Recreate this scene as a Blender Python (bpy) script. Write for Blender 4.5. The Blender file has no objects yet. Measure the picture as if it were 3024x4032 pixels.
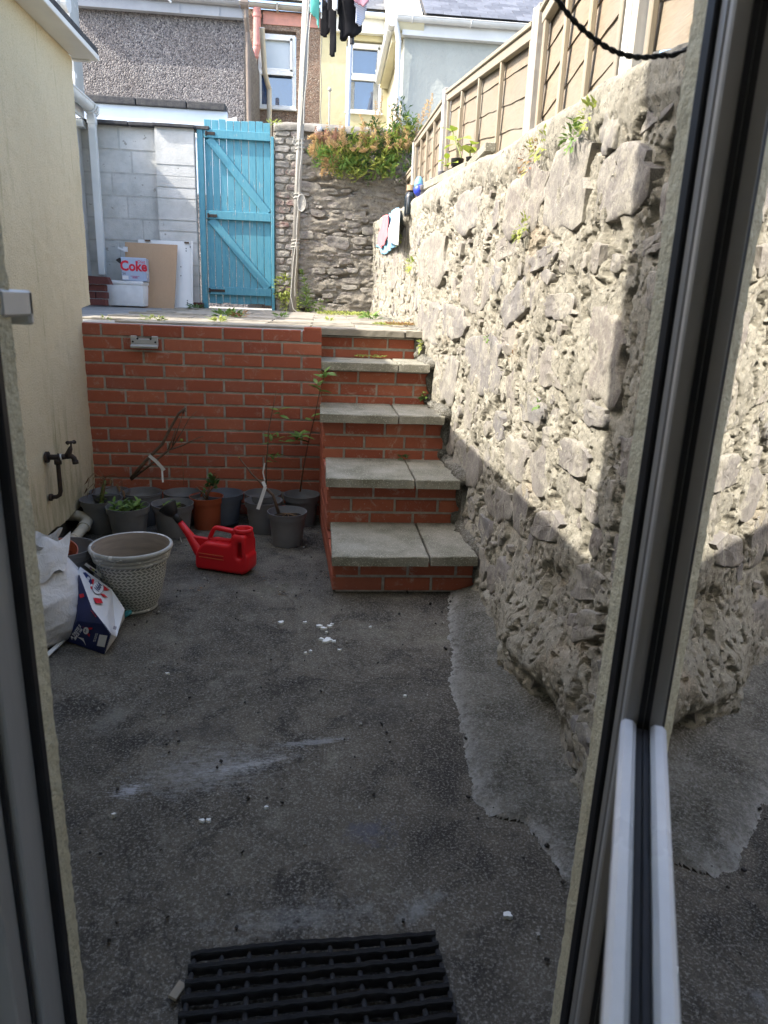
import bpy, bmesh, math, random
import numpy as np
from math import sin, cos, tan, pi, radians, atan2, hypot, sqrt
from mathutils import Vector, Matrix, Euler
random.seed(7)
rnd = random.Random(11)
scene = bpy.context.scene
C = scene.collection

# ---------------------------------------------------------------- camera
FPX = 2739.64; PITCH = radians(16.3417); ROLL = radians(2.28563); YAW = radians(5.52795)
CAM = Vector((0, 0, 1.27))
_F = Vector((sin(YAW)*cos(PITCH), cos(YAW)*cos(PITCH), -sin(PITCH)))
_R = Vector((cos(YAW), -sin(YAW), 0)); _U = _R.cross(_F)
_R2 = cos(ROLL)*_R + sin(ROLL)*_U; _U2 = -sin(ROLL)*_R + cos(ROLL)*_U
camd = bpy.data.cameras.new('camera'); cam = bpy.data.objects.new('camera', camd); C.objects.link(cam)
cam.matrix_world = Matrix(((_R2.x, _U2.x, -_F.x, CAM.x), (_R2.y, _U2.y, -_F.y, CAM.y), (_R2.z, _U2.z, -_F.z, CAM.z), (0, 0, 0, 1)))
camd.sensor_fit = 'VERTICAL'; camd.sensor_height = 36.0; camd.lens = FPX/4032*36.0
camd.clip_start = 0.02; camd.clip_end = 500
camd.dof.use_dof = True; camd.dof.focus_distance = 3.6; camd.dof.aperture_fstop = 8.0
scene.camera = cam
scene.render.resolution_x = 768; scene.render.resolution_y = 1024

# ---------------------------------------------------------------- light
SUN = Vector((1.0, 0.25, -0.98)).normalized()          # travel direction of the sunlight
w = bpy.data.worlds.new("World"); scene.world = w; w.use_nodes = True
nt = w.node_tree; nt.nodes.clear()
sky = nt.nodes.new('ShaderNodeTexSky'); sky.sky_type = 'NISHITA'; sky.sun_disc = False
sky.sun_elevation = math.asin(-SUN.z); sky.sun_rotation = atan2(-SUN.x, -SUN.y)
sky.air_density = 1.0; sky.dust_density = 3.0; sky.ozone_density = 1.0
bg = nt.nodes.new('ShaderNodeBackground'); bg.inputs['Strength'].default_value = 0.15
wo = nt.nodes.new('ShaderNodeOutputWorld')
nt.links.new(sky.outputs[0], bg.inputs[0]); nt.links.new(bg.outputs[0], wo.inputs[0])
sund = bpy.data.lights.new('sun', 'SUN'); sund.energy = 2.05; sund.angle = radians(0.45); sund.color = (1.0, 0.94, 0.84)
sun = bpy.data.objects.new('sun', sund); C.objects.link(sun)
sun.rotation_euler = SUN.to_track_quat('-Z', 'Y').to_euler(); sun.location = (-10, -2, 12)
scene.view_settings.view_transform = 'Standard'; scene.view_settings.look = 'None'
scene.view_settings.gamma = 1.0; scene.view_settings.use_curve_mapping = False
scene.view_settings.exposure = 2.32

# a point of the place seen at view pixel (x, y) (view 1659 wide) on a plane of constant X, Y or Z
def _ray(x, y):
    x *= 1.8228; y *= 1.8228
    return _F + _R2*((x-1512)/FPX) - _U2*((y-2016)/FPX)
def onz(x, y, z): d = _ray(x, y); return CAM + d*((z-CAM.z)/d.z)
def ony(x, y, Y): d = _ray(x, y); return CAM + d*(Y/d.y)
def onx(x, y, X): d = _ray(x, y); return CAM + d*(X/d.x)

# ---------------------------------------------------------------- noise
_perm = np.random.RandomState(3).permutation(256).astype(np.int64); _perm = np.concatenate([_perm, _perm])
_val = np.random.RandomState(5).uniform(-1, 1, 256)
def vnoise(p):
    p = np.asarray(p, float); i = np.floor(p).astype(np.int64); f = p - i; f = f*f*f*(f*(f*6-15)+10); i &= 255
    def h(dx, dy, dz):
        a = _perm[(i[..., 0]+dx) & 255]; b = _perm[(a+i[..., 1]+dy) & 255]; return _val[_perm[(b+i[..., 2]+dz) & 255]]
    fx, fy, fz = f[..., 0], f[..., 1], f[..., 2]
    l = lambda a, b, t: a+(b-a)*t
    return l(l(l(h(0,0,0), h(1,0,0), fx), l(h(0,1,0), h(1,1,0), fx), fy), l(l(h(0,0,1), h(1,0,1), fx), l(h(0,1,1), h(1,1,1), fx), fy), fz)
def fbm(p, s, o=4, gain=.5):
    p = np.asarray(p, float)*s; r = 0; a = 1.0; t = 0
    for k in range(o):
        r = r + a*vnoise(p+17.3*k); t += a; a *= gain; p = p*2.03
    return r/t

# ---------------------------------------------------------------- mesh helpers
class MB:
    def __init__(s): s.v = []; s.f = []; s.m = []; s.uv = None
    def add(s, vs, fs, m=0):
        b = len(s.v); s.v += [tuple(v) for v in vs]; s.f += [tuple(b+i for i in f) for f in fs]; s.m += [m]*len(fs); return s
    def box(s, c, d, rot=None, m=0, bev=0.0, taper=1.0):
        c = Vector(c); x, y, z = d[0]/2, d[1]/2, d[2]/2
        R = (rot if isinstance(rot, Matrix) else (Euler(rot).to_matrix() if rot else Matrix.Identity(3)))
        if bev <= 0:
            vs = [(-x,-y,-z),(x,-y,-z),(x,y,-z),(-x,y,-z),(-x*taper,-y*taper,z),(x*taper,-y*taper,z),(x*taper,y*taper,z),(-x*taper,y*taper,z)]
            fs = [(0,3,2,1),(4,5,6,7),(0,1,5,4),(1,2,6,5),(2,3,7,6),(3,0,4,7)]
            return s.add([c+R@Vector(v) for v in vs], fs, m)
        bm = bmesh.new(); bmesh.ops.create_cube(bm, size=1)
        for v in bm.verts: v.co = Vector((v.co.x*d[0], v.co.y*d[1], v.co.z*d[2]))
        bmesh.ops.bevel(bm, geom=bm.edges[:], offset=bev, segments=1 if bev < .006 else 2, affect='EDGES', profile=.6)
        bm.verts.index_update(); bm.verts.ensure_lookup_table()
        s.add([c+R@v.co for v in bm.verts], [[v.index for v in f.verts] for f in bm.faces], m); bm.free(); return s
    def tube(s, pts, r, n=8, m=0, cap=True):
        pts = [Vector(p) for p in pts]; L = len(pts); rs = r if isinstance(r, (list, tuple)) else [r]*L
        prev = None; b = len(s.v)
        for k, p in enumerate(pts):
            t = (pts[min(k+1, L-1)]-pts[max(k-1, 0)]); t = t.normalized() if t.length > 1e-9 else Vector((0,0,1))
            if prev is None:
                a = Vector((0,0,1)) if abs(t.z) < .9 else Vector((1,0,0)); u = t.cross(a).normalized()
            else:
                u = (prev - t*prev.dot(t)); u = u.normalized() if u.length > 1e-6 else t.orthogonal().normalized()
            prev = u; v_ = t.cross(u)
            for j in range(n):
                a = 2*pi*j/n; s.v.append(tuple(p+(u*cos(a)+v_*sin(a))*rs[k]))
        for k in range(L-1):
            for j in range(n):
                a = b+k*n+j; c = b+k*n+(j+1) % n; s.f.append((a, c, c+n, a+n)); s.m.append(m)
        if cap:
            s.f.append(tuple(b+j for j in reversed(range(n)))); s.m.append(m)
            s.f.append(tuple(b+(L-1)*n+j for j in range(n))); s.m.append(m)
        return s
    def lathe(s, prof, n=32, c=(0,0,0), m=0, M=None, wob=0.0):
        b = len(s.v); c = Vector(c)
        for k, (r, z) in enumerate(prof):
            for j in range(n):
                a = 2*pi*j/n; p = Vector((r*cos(a)*(1+wob*sin(2*a+1)), r*sin(a), z)); s.v.append(tuple(c+(M@p if M else p)))
        for k in range(len(prof)-1):
            for j in range(n):
                a = b+k*n+j; d = b+k*n+(j+1) % n; s.f.append((a, d, d+n, a+n)); s.m.append(m)
        return s
    def disc(s, c, r, n=24, m=0, M=None):
        c = Vector(c); b = len(s.v)
        for j in range(n):
            a = 2*pi*j/n; p = Vector((r*cos(a), r*sin(a), 0)); s.v.append(tuple(c+(M@p if M else p)))
        s.f.append(tuple(range(b, b+n))); s.m.append(m); return s
    def prism(s, pts, d, m=0):
        # polygon pts (3D, planar) extruded by vector d
        n = len(pts); d = Vector(d); vs = [Vector(p) for p in pts]+[Vector(p)+d for p in pts]
        fs = [tuple(reversed(range(n))), tuple(range(n, 2*n))]+[(i, (i+1) % n, n+(i+1) % n, n+i) for i in range(n)]
        return s.add(vs, fs, m)
    def mesh(s, name, mats, smooth=False, off=None):
        me = bpy.data.meshes.new(name)
        vs = s.v if off is None else [(v[0]-off[0], v[1]-off[1], v[2]-off[2]) for v in s.v]
        me.from_pydata(vs, [], s.f)
        for mt in (mats if isinstance(mats, (list, tuple)) else [mats]): me.materials.append(mt)
        me.polygons.foreach_set('material_index', s.m)
        if smooth: me.polygons.foreach_set('use_smooth', [True]*len(me.polygons))
        me.update(); return me

def mk(name, me, parent=None, loc=(0,0,0), rot=(0,0,0), sc=(1,1,1)):
    o = bpy.data.objects.new(name, me); C.objects.link(o); o.location = loc; o.rotation_euler = rot; o.scale = sc
    if parent: o.parent = parent
    return o
def tag(o, label=None, cat=None, group=None, kind=None):
    if label: o['label'] = label
    if cat: o['category'] = cat
    if group: o['group'] = group
    if kind: o['kind'] = kind
    return o
def thing(name, label, cat, loc=(0,0,0), rz=0, group=None):
    o = bpy.data.objects.new(name, None); C.objects.link(o); o.location = loc; o.rotation_euler = (0,0,rz); o.empty_display_size = .05
    return tag(o, label, cat, group)
def part(name, mb, mat, root, smooth=False, world=True):
    """mesh in world coordinates -> child of root (root unrotated)"""
    off = tuple(root.location) if (world and root is not None) else None
    return mk(name, mb.mesh(name, mat, smooth, off), root)
def sub(name, mb, mat, parent, smooth=False, world=True):
    p = parent; off = Vector((0,0,0))
    while p is not None: off = off+Vector(p.location); p = p.parent
    return mk(name, mb.mesh(name, mat, smooth, tuple(off) if world else None), parent)
def smooth_by_angle(o, ang=40):
    me = o.data
    me.polygons.foreach_set('use_smooth', [True]*len(me.polygons))
    try: me.set_sharp_from_angle(angle=radians(ang))
    except Exception: pass
    return o
def dup_tree(o, parent=None, loc=None, rot=None):
    c = o.copy(); C.objects.link(c); c.parent = parent
    if loc is not None: c.location = loc
    if rot is not None: c.rotation_euler = rot
    for ch in list(o.children): dup_tree(ch, c)
    return c
def plate(name, loops, ext, bev, mat, parent=None, M=None, loc=(0,0,0), res=3):
    """2-D outlines (first is outer, the rest holes) -> rounded solid; local XY plane"""
    cu = bpy.data.curves.new('tmp', 'CURVE'); cu.dimensions = '2D'; cu.fill_mode = 'BOTH'
    cu.extrude = max(ext-bev, 0.0001); cu.bevel_depth = bev; cu.bevel_resolution = res; cu.offset = -bev
    for lp in loops:
        sp = cu.splines.new('POLY'); sp.points.add(len(lp)-1)
        for i, q in enumerate(lp): sp.points[i].co = (q[0], q[1], 0, 1)
        sp.use_cyclic_u = True
    o = bpy.data.objects.new('tmp', cu); C.objects.link(o)
    dg = bpy.context.evaluated_depsgraph_get(); me = bpy.data.meshes.new_from_object(o.evaluated_get(dg))
    bpy.data.objects.remove(o); bpy.data.curves.remove(cu)
    me.name = name; me.materials.clear(); me.materials.append(mat)
    if M is not None: me.transform(M)
    n = mk(name, me, parent, loc); smooth_by_angle(n, 50); return n
def text_mesh(txt, size, mat, M, parent, name='lettering', ext=.0004, shear=0, bold=0, align='CENTER', sx=1.0):
    cu = bpy.data.curves.new('tmp', 'FONT'); cu.body = txt; cu.size = size; cu.extrude = ext; cu.align_x = align; cu.align_y = 'CENTER'
    cu.shear = shear; cu.offset = bold; cu.resolution_u = 3
    o = bpy.data.objects.new('tmp', cu); C.objects.link(o)
    dg = bpy.context.evaluated_depsgraph_get(); me = bpy.data.meshes.new_from_object(o.evaluated_get(dg))
    bpy.data.objects.remove(o); bpy.data.curves.remove(cu)
    me.name = name; me.materials.clear(); me.materials.append(mat)
    me.transform(M @ Matrix.Diagonal((sx, 1, 1, 1)))
    return mk(name, me, parent)
def rounded(pts, r=.01, n=4):
    """round the corners of a 2-D polygon"""
    out = []; L = len(pts)
    for i in range(L):
        p = Vector(pts[i][:2]); a = Vector(pts[i-1][:2]); b = Vector(pts[(i+1) % L][:2])
        rr = pts[i][2] if len(pts[i]) > 2 else r
        da = (a-p); db = (b-p); ra = min(rr, da.length*.45); rb = min(rr, db.length*.45)
        s = p+da.normalized()*ra; e = p+db.normalized()*rb
        for k in range(n+1):
            t = k/n; out.append(tuple((1-t)**2*s+2*t*(1-t)*p+t*t*e))
    return out

# ---------------------------------------------------------------- materials
def N(nt, t, **kw):
    n = nt.nodes.new(t)
    for k, v in kw.items():
        if k.startswith('i_'):
            key = k[2:]; key = int(key) if key.isdigit() else key.replace('_', ' ')
            n.inputs[key].default_value = v
        else: setattr(n, k, v)
    return n
def rgba(c): return (c[0], c[1], c[2], 1)
def new_mat(name, rough=.8, spec=.3):
    m = bpy.data.materials.new(name); m.use_nodes = True; t = m.node_tree
    b = t.nodes['Principled BSDF']; b.inputs['Roughness'].default_value = rough
    b.inputs['Specular IOR Level'].default_value = spec; return m, t, b
def mixc(t, fac, a, b, blend='MIX'):
    n = t.nodes.new('ShaderNodeMix'); n.data_type = 'RGBA'; n.blend_type = blend
    for s, v in ((0, fac), (6, a), (7, b)):
        if hasattr(v, 'links') or isinstance(v, bpy.types.NodeSocket): t.links.new(v, n.inputs[s])
        elif s == 0: n.inputs[0].default_value = v
        else: n.inputs[s].default_value = rgba(v)
    return n.outputs[2]
def mth(t, op, a, b=None, c=None):
    n = t.nodes.new('ShaderNodeMath'); n.operation = op
    for i, v in enumerate((a, b, c)):
        if v is None: continue
        if isinstance(v, bpy.types.NodeSocket): t.links.new(v, n.inputs[i])
        else: n.inputs[i].default_value = v
    return n.outputs[0]
def ramp(t, fac, stops):
    n = t.nodes.new('ShaderNodeValToRGB'); t.links.new(fac, n.inputs[0]); e = n.color_ramp.elements
    while len(e) < len(stops): e.new(.5)
    for i, (p, c) in enumerate(stops):
        e[i].position = p; e[i].color = (c, c, c, 1) if isinstance(c, (int, float)) else rgba(c)
    return n.outputs[0]
def coords(t, scale=(1,1,1), rot=(0,0,0), world=False):
    if world: g = t.nodes.new('ShaderNodeNewGeometry').outputs['Position']
    else: g = t.nodes.new('ShaderNodeTexCoord').outputs['Object']
    mp = N(t, 'ShaderNodeMapping'); mp.inputs['Scale'].default_value = scale; mp.inputs['Rotation'].default_value = rot
    t.links.new(g, mp.inputs[0]); return mp.outputs[0]
def noise(t, vec, sc, det=4, rough=.55, dist=0):
    n = N(t, 'ShaderNodeTexNoise'); n.inputs['Scale'].default_value = sc; n.inputs['Detail'].default_value = det
    n.inputs['Roughness'].default_value = rough; n.inputs['Distortion'].default_value = dist; t.links.new(vec, n.inputs['Vector']); return n.outputs[0]
def bump(t, b, h, strength=.5, dist=.01, prev=None):
    n = N(t, 'ShaderNodeBump'); n.inputs['Strength'].default_value = strength; n.inputs['Distance'].default_value = dist
    t.links.new(h, n.inputs['Height'])
    if prev is not None: t.links.new(prev, n.inputs['Normal'])
    t.links.new(n.outputs[0], b.inputs['Normal']); return n.outputs[0]
def simple(name, c1, c2=None, sc=8, rough=.7, spec=.3, bs=0, bsc=60, bd=.003, world=False, var=0, stretch=(1,1,1), metal=0, speck=None):
    """two-tone noisy material with fine relief; var = value change from object to object"""
    m, t, b = new_mat(name, rough, spec); b.inputs['Metallic'].default_value = metal
    v = coords(t, stretch, world=world); c2 = c2 or tuple(x*.8 for x in c1)
    n1 = noise(t, v, sc, 5, .6); f = ramp(t, n1, [(.35, 0.0), (.65, 1.0)])
    col = mixc(t, f, c1, c2)
    if var:
        oi = N(t, 'ShaderNodeObjectInfo'); r = mth(t, 'MULTIPLY_ADD', oi.outputs['Random'], var*2, 1-var)
        cc = t.nodes.new('ShaderNodeCombineColor')
        for i in range(3): t.links.new(r, cc.inputs[i])
        col = mixc(t, 1.0, col, cc.outputs[0], 'MULTIPLY')
    if speck:
        sn = noise(t, v, speck[1], 2, .7); sf = ramp(t, sn, [(speck[2], 0.0), (speck[2]+.05, 1.0)]); col = mixc(t, sf, col, speck[0])
    t.links.new(col, b.inputs['Base Color'])
    rn = mth(t, 'MULTIPLY_ADD', n1, .25, rough-.12); t.links.new(rn, b.inputs['Roughness'])
    if bs: bump(t, b, noise(t, v, bsc, 4, .65), bs, bd)
    return m
# ---------------------------------------------------------------- material set
def brick_mat():
    m, t, b = new_mat('brick_red', .75, .25); v = coords(t, world=True)
    oi = N(t, 'ShaderNodeObjectInfo')
    base = ramp(t, oi.outputs['Random'], [(0, (.30,.080,.046)), (.25, (.38,.112,.060)), (.5, (.33,.094,.054)), (.75, (.42,.135,.074)), (1, (.31,.10,.064))])
    n1 = noise(t, v, 28, 5, .7); base = mixc(t, ramp(t, n1, [(.3,0),(.75,.35)]), base, (.22,.06,.04))
    n2 = noise(t, v, 11, 6, .8, .6); base = mixc(t, ramp(t, n2, [(.56,0),(.68,.6)]), base, (.46,.36,.30))     # lime bloom
    n3 = noise(t, v, 140, 2, .6); base = mixc(t, ramp(t, n3, [(.70,0),(.74,.7)]), base, (.5,.44,.4))
    t.links.new(base, b.inputs['Base Color']); bump(t, b, noise(t, v, 160, 3, .7), .5, .0012); return m
M_brick = brick_mat()
M_mortar = simple('mortar', (.40,.375,.33), (.27,.25,.215), 30, .95, .1, .8, 220, .003, True)
def concrete_mat():
    m, t, b = new_mat('yard_concrete', .88, .2); v = coords(t, world=True)
    big = noise(t, v, 1.1, 7, .7, .5); col = mixc(t, ramp(t, big, [(.38,0),(.62,1)]), (.040,.0355,.029), (.135,.119,.093))
    mid = noise(t, v, 4.5, 9, .78, .4); col = mixc(t, ramp(t, mid, [(.39,.85),(.50,0)]), col, (.027,.024,.021)); col = mixc(t, ramp(t, mid, [(.55,0),(.66,.6)]), col, (.20,.185,.15))
    fine = noise(t, v, 150, 4, .75); col = mixc(t, ramp(t, fine, [(.50,0),(.68,.75)]), col, (.31,.295,.26))
    f2 = noise(t, v, 210, 3, .7); col = mixc(t, ramp(t, f2, [(.30,.75),(.46,0)]), col, (.026,.024,.022))
    vo = N(t, 'ShaderNodeTexVoronoi', feature='DISTANCE_TO_EDGE'); vo.inputs['Scale'].default_value = .75
    wv = N(t, 'ShaderNodeVectorMath', operation='ADD'); nz = N(t, 'ShaderNodeTexNoise'); nz.inputs['Scale'].default_value = 5; nz.inputs['Detail'].default_value = 6; t.links.new(v, nz.inputs['Vector']); t.links.new(v, wv.inputs[0]); sc_ = N(t, 'ShaderNodeVectorMath', operation='SCALE'); sc_.inputs['Scale'].default_value = .35; t.links.new(nz.outputs[1], sc_.inputs[0]); t.links.new(sc_.outputs[0], wv.inputs[1]); t.links.new(wv.outputs[0], vo.inputs['Vector'])
    col = mixc(t, ramp(t, vo.outputs['Distance'], [(0,.55),(.0035,0)]), col, (.02,.018,.016))
    moss = noise(t, v, 2.2, 5, .7); col = mixc(t, ramp(t, moss, [(.60,0),(.72,.35)]), col, (.075,.085,.045))
    # scrubbed, limey streaks and a bluish damp stain, each with its own place and outline
    def blob(cx, cy, rx, ry, ang, lo, hi, colr, nsc, st, amt):
        mp = N(t, 'ShaderNodeMapping', vector_type='TEXTURE'); mp.inputs['Location'].default_value = (cx, cy, 0)
        mp.inputs['Rotation'].default_value = (0,0,ang); mp.inputs['Scale'].default_value = (rx, ry, 1e6)
        g = t.nodes.new('ShaderNodeNewGeometry').outputs['Position']; t.links.new(g, mp.inputs[0])
        ln = N(t, 'ShaderNodeVectorMath', operation='LENGTH'); t.links.new(mp.outputs[0], ln.inputs[0])
        vv = N(t, 'ShaderNodeMapping'); vv.inputs['Rotation'].default_value = (0,0,-ang); vv.inputs['Scale'].default_value = st
        t.links.new(g, vv.inputs[0]); nn = noise(t, vv.outputs[0], nsc, 6, .75, .3)
        nf = noise(t, g, 70, 4, .8); e = mth(t, 'SUBTRACT', mth(t, 'ADD', mth(t, 'MULTIPLY_ADD', nn, 2.2, -.75), mth(t, 'MULTIPLY_ADD', nf, 1.1, -.35)), ln.outputs['Value'])
        f = ramp(t, e, [(lo, 0), (hi, amt)])
        nonlocal col; col = mixc(t, f, col, colr)
    p1 = onz(450,1660,0); p2 = onz(720,1600,0); p3 = onz(800,1800,0); p4 = onz(650,1980,0); p5 = onz(250,1540,0); p6 = onz(900,1960,0); p7 = onz(880, 1500, 0)
    blob(p1.x, p1.y, .42, .20, .25, .0, .8, (.27,.27,.265), 20, (1,3.5,1), .8)
    blob(p2.x-.07, p2.y, .22, .035, .2, .05, .35, (.27,.275,.28), 16, (1,4,1), .6)
    blob(p3.x, p3.y, .17, .12, .5, .05, .5, (.085,.09,.12), 9, (1,1,1), .6)
    blob(p4.x, p4.y, .42, .10, .12, .05, .8, (.25,.25,.24), 26, (1,2,1), .65)
    blob(p5.x, p5.y, .12, .28, -.3, .05, .5, (.19,.18,.155), 12, (1,1,1), .6)
    blob(p6.x, p6.y, .16, .05, .6, .05, .5, (.24,.245,.24), 24, (1,1,1), .6)
    blob(p7.x, p7.y, .5, .22, 0, .1, .7, (.13,.125,.11), 5, (1,1,1), .4)
    blob(p1.x+.12, p1.y+.02, .30, .05, .32, .1, .5, (.34,.34,.335), 30, (1,6,1), .8)
    blob(p1.x-.20, p1.y-.08, .10, .06, .5, .1, .5, (.34,.34,.35), 30, (1,6,1), .9)
    blob(-.35, 1.9, .35, .18, .2, .1, .9, (.045,.042,.04), 8, (1,1,1), .6)
    blob(.2, 2.0, .3, .25, .2, .1, .9, (.05,.048,.045), 8, (1,1,1), .5)
    blob(-.55, 3.1, .75, .45, 0, .15, .9, (.20,.19,.165), 6, (1,1,1), .45)
    t.links.new(col, b.inputs['Base Color'])
    bump(t, b, noise(t, v, 110, 4, .75), .75, .003, bump(t, b, noise(t, v, 14, 4, .6), .35, .006)); return m
M_conc = concrete_mat()
def apron_mat():
    m, t, b = new_mat('apron_concrete', .93, .12); v = coords(t, world=True)
    n = noise(t, v, 6, 8, .75, .5); col = mixc(t, ramp(t, n, [(.36,0),(.64,1)]), (.075,.07,.053), (.235,.225,.19))
    n2 = noise(t, v, 120, 4, .8); col = mixc(t, ramp(t, n2, [(.48,0),(.68,.9)]), col, (.42,.41,.375)); n3 = noise(t, v, 75, 4, .8); col = mixc(t, ramp(t, n3, [(.30,.85),(.44,0)]), col, (.045,.042,.035))
    at = N(t, 'ShaderNodeAttribute', attribute_name='rim'); n4 = noise(t, v, 34, 5, .8); e = mth(t, 'MULTIPLY', at.outputs['Fac'], ramp(t, n4, [(.34,0),(.56,1)])); col = mixc(t, mth(t, 'MULTIPLY', e, .9), col, (.46,.45,.42))
    t.links.new(col, b.inputs['Base Color']); bump(t, b, noise(t, v, 120, 5, .8), 1.0, .006, bump(t, b, noise(t, v, 30, 5, .75), 1.0, .012)); return m
M_apron = apron_mat()
M_slab = simple('paving_concrete', (.29,.275,.225), (.17,.165,.125), 7, .9, .15, .9, 130, .004, True, .10, speck=((.42,.40,.34), 150, .58))
M_deck = simple('deck_paving', (.31,.285,.235), (.22,.20,.165), 5, .9, .15, .7, 120, .003, True, .10, speck=((.16,.15,.13), 40, .66))
def rubble_mat(name, a, bb, c, str_=(1,1,1)):
    m, t, b = new_mat(name, .93, .12); v = coords(t, world=True); vs = coords(t, str_, world=True)
    n = noise(t, v, 3.0, 6, .7, .5); col = mixc(t, ramp(t, n, [(.36,0),(.62,1)]), a, bb)
    n2 = noise(t, vs, 11, 6, .75, .5); col = mixc(t, ramp(t, n2, [(.50,0),(.66,.8)]), col, c)
    n3 = noise(t, v, 80, 3, .7); col = mixc(t, ramp(t, n3, [(.58,0),(.70,.7)]), col, tuple(min(.85, x*1.5) for x in a))
    n5 = noise(t, v, 48, 5, .85); col = mixc(t, ramp(t, n5, [(.34,1),(.46,0)]), col, tuple(x*.38 for x in c))
    n4 = noise(t, v, 1.7, 5, .7); col = mixc(t, ramp(t, n4, [(.60,0),(.70,.25)]), col, (.36,.25,.14))
    t.links.new(col, b.inputs['Base Color'])
    p = bump(t, b, noise(t, v, 60, 6, .8, .4), 1.0, .007); bump(t, b, noise(t, v, 170, 4, .75), .8, .003, p); return m
M_rub = rubble_mat('lime_mortar', (.355,.335,.275), (.27,.252,.205), (.16,.15,.128))
M_rub2 = rubble_mat('old_wall_mortar', (.30,.27,.22), (.215,.195,.16), (.12,.11,.098), (1,1,2))
def stone_mat(name, cols, streak):
    m, t, b = new_mat(name, .85, .2); v = coords(t, world=True); vs = coords(t, streak, world=True)
    oi = N(t, 'ShaderNodeObjectInfo'); base = ramp(t, oi.outputs['Random'], [(i/(len(cols)-1), c) for i, c in enumerate(cols)])
    n = noise(t, vs, 30, 6, .75, .4); base = mixc(t, ramp(t, n, [(.34,0),(.62,.75)]), base, (.17,.155,.145))
    n2 = noise(t, v, 8, 8, .8, .5); base = mixc(t, ramp(t, n2, [(.46,0),(.58,.85)]), base, (.315,.295,.245)); n6 = noise(t, v, 48, 5, .85); base = mixc(t, ramp(t, n6, [(.33,.8),(.45,0)]), base, (.09,.082,.075))
    n3 = noise(t, v, 70, 3, .75); base = mixc(t, ramp(t, n3, [(.60,0),(.68,.6)]), base, (.42,.40,.35))
    t.links.new(base, b.inputs['Base Color'])
    p = bump(t, b, noise(t, vs, 60, 5, .75), .8, .006); bump(t, b, noise(t, v, 22, 4, .7), .6, .01, p); return m
M_stone = stone_mat('slate_stone', [(.165,.155,.145), (.205,.19,.17), (.17,.168,.168), (.24,.225,.195), (.20,.175,.15), (.255,.24,.20)], (1.6,1.6,.35))
M_stone2 = stone_mat('rubble_stone', [(.23,.20,.17), (.18,.16,.14), (.27,.24,.20), (.20,.185,.17), (.29,.26,.22)], (.4,1,2))
def render_mat(name, a, c, bsc=170, bd=.0035, stain=True, base=0.0):
    m, t, b = new_mat(name, .9, .12); v = coords(t, world=True)
    n = noise(t, v, 2.0, 5, .6); col = mixc(t, ramp(t, n, [(.35,0),(.7,1)]), a, c)
    f = noise(t, v, bsc, 2, .7); col = mixc(t, ramp(t, f, [(.30,.45),(.5,0)]), col, tuple(x*.55 for x in c))
    if stain:
        vs = coords(t, (9,9,.8), world=True); s = noise(t, vs, 1.0, 6, .75, .4)
        g = t.nodes.new('ShaderNodeNewGeometry').outputs['Position']; sx = t.nodes.new('ShaderNodeSeparateXYZ'); t.links.new(g, sx.inputs[0])
        low = N(t, 'ShaderNodeMapRange'); low.inputs[1].default_value = .75; low.inputs[2].default_value = .1; t.links.new(sx.outputs[2], low.inputs[0])
        e = mth(t, 'ADD', s, mth(t, 'MULTIPLY', low.outputs[0], .17))
        col = mixc(t, ramp(t, e, [(.58,0),(.78,.75)]), col, (.16,.16,.07))
        s2 = noise(t, coords(t, (5,5,.6), world=True), 1.3, 6, .8, .3); col = mixc(t, ramp(t, s2, [(.58,0),(.80,.3)]), col, (.27,.22,.14))
    t.links.new(col, b.inputs['Base Color'])
    bump(t, b, noise(t, v, bsc*.6, 3, .7), 1.0, bd*1.6, bump(t, b, noise(t, v, 14, 3, .5), .3, .006)); return m
M_cream = render_mat('cream_roughcast', (.61,.54,.38), (.55,.485,.335))
M_cream_p = render_mat('cream_roughcast_plain', (.74,.69,.50), (.66,.61,.43), stain=False)
M_pebble = None
def pebble_mat(name, cols, sc=55):
    m, t, b = new_mat(name, .85, .2); v = coords(t, world=True)
    vo = N(t, 'ShaderNodeTexVoronoi'); vo.inputs['Scale'].default_value = sc; t.links.new(v, vo.inputs['Vector'])
    sp = t.nodes.new('ShaderNodeSeparateColor'); t.links.new(vo.outputs['Color'], sp.inputs[0])
    base = ramp(t, sp.outputs[0], [(i/(len(cols)-1), c) for i, c in enumerate(cols)])
    n = noise(t, v, 1.2, 4, .6); base = mixc(t, ramp(t, n, [(.4,0),(.7,.35)]), base, (.12,.1,.09))
    t.links.new(base, b.inputs['Base Color'])
    h = mth(t, 'SUBTRACT', 1.0, vo.outputs['Distance']); bump(t, b, h, 1.0, .016, bump(t, b, noise(t, v, 5, 3, .5), .5, .03)); return m
M_pebA = pebble_mat('grey_pebbledash', [(.05,.05,.055), (.15,.14,.14), (.27,.25,.245), (.10,.095,.10), (.36,.34,.32)], 52)
M_pebB = pebble_mat('brown_pebbledash', [(.14,.09,.065), (.24,.16,.12), (.28,.21,.16), (.14,.10,.08), (.36,.30,.24)], 50)
M_yel = simple('pale_yellow_render', (.50,.465,.31), (.45,.415,.27), 3, .85, .15, .5, 9, .02, True)
M_lightyel = simple('light_cream_render', (.60,.565,.41), (.54,.505,.36), 3, .85, .15, .4, 9, .015, True)
M_gren = simple('pale_grey_render', (.38,.40,.37), (.34,.355,.33), 2, .85, .15, .6, 16, .02, True)
M_wht = simple('white_upvc', (.66,.67,.66), (.58,.59,.58), 3, .4, .45, 0, world=True)
M_greyupvc = simple('grey_upvc', (.42,.42,.41), (.36,.36,.355), 3, .38, .45, .15, 60, .001, world=True)
M_frame = simple('brushed_grey_frame', (.36,.355,.34), (.30,.30,.29), 20, .4, .5, .2, 90, .0008, world=True, stretch=(1,1,.1))
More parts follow.
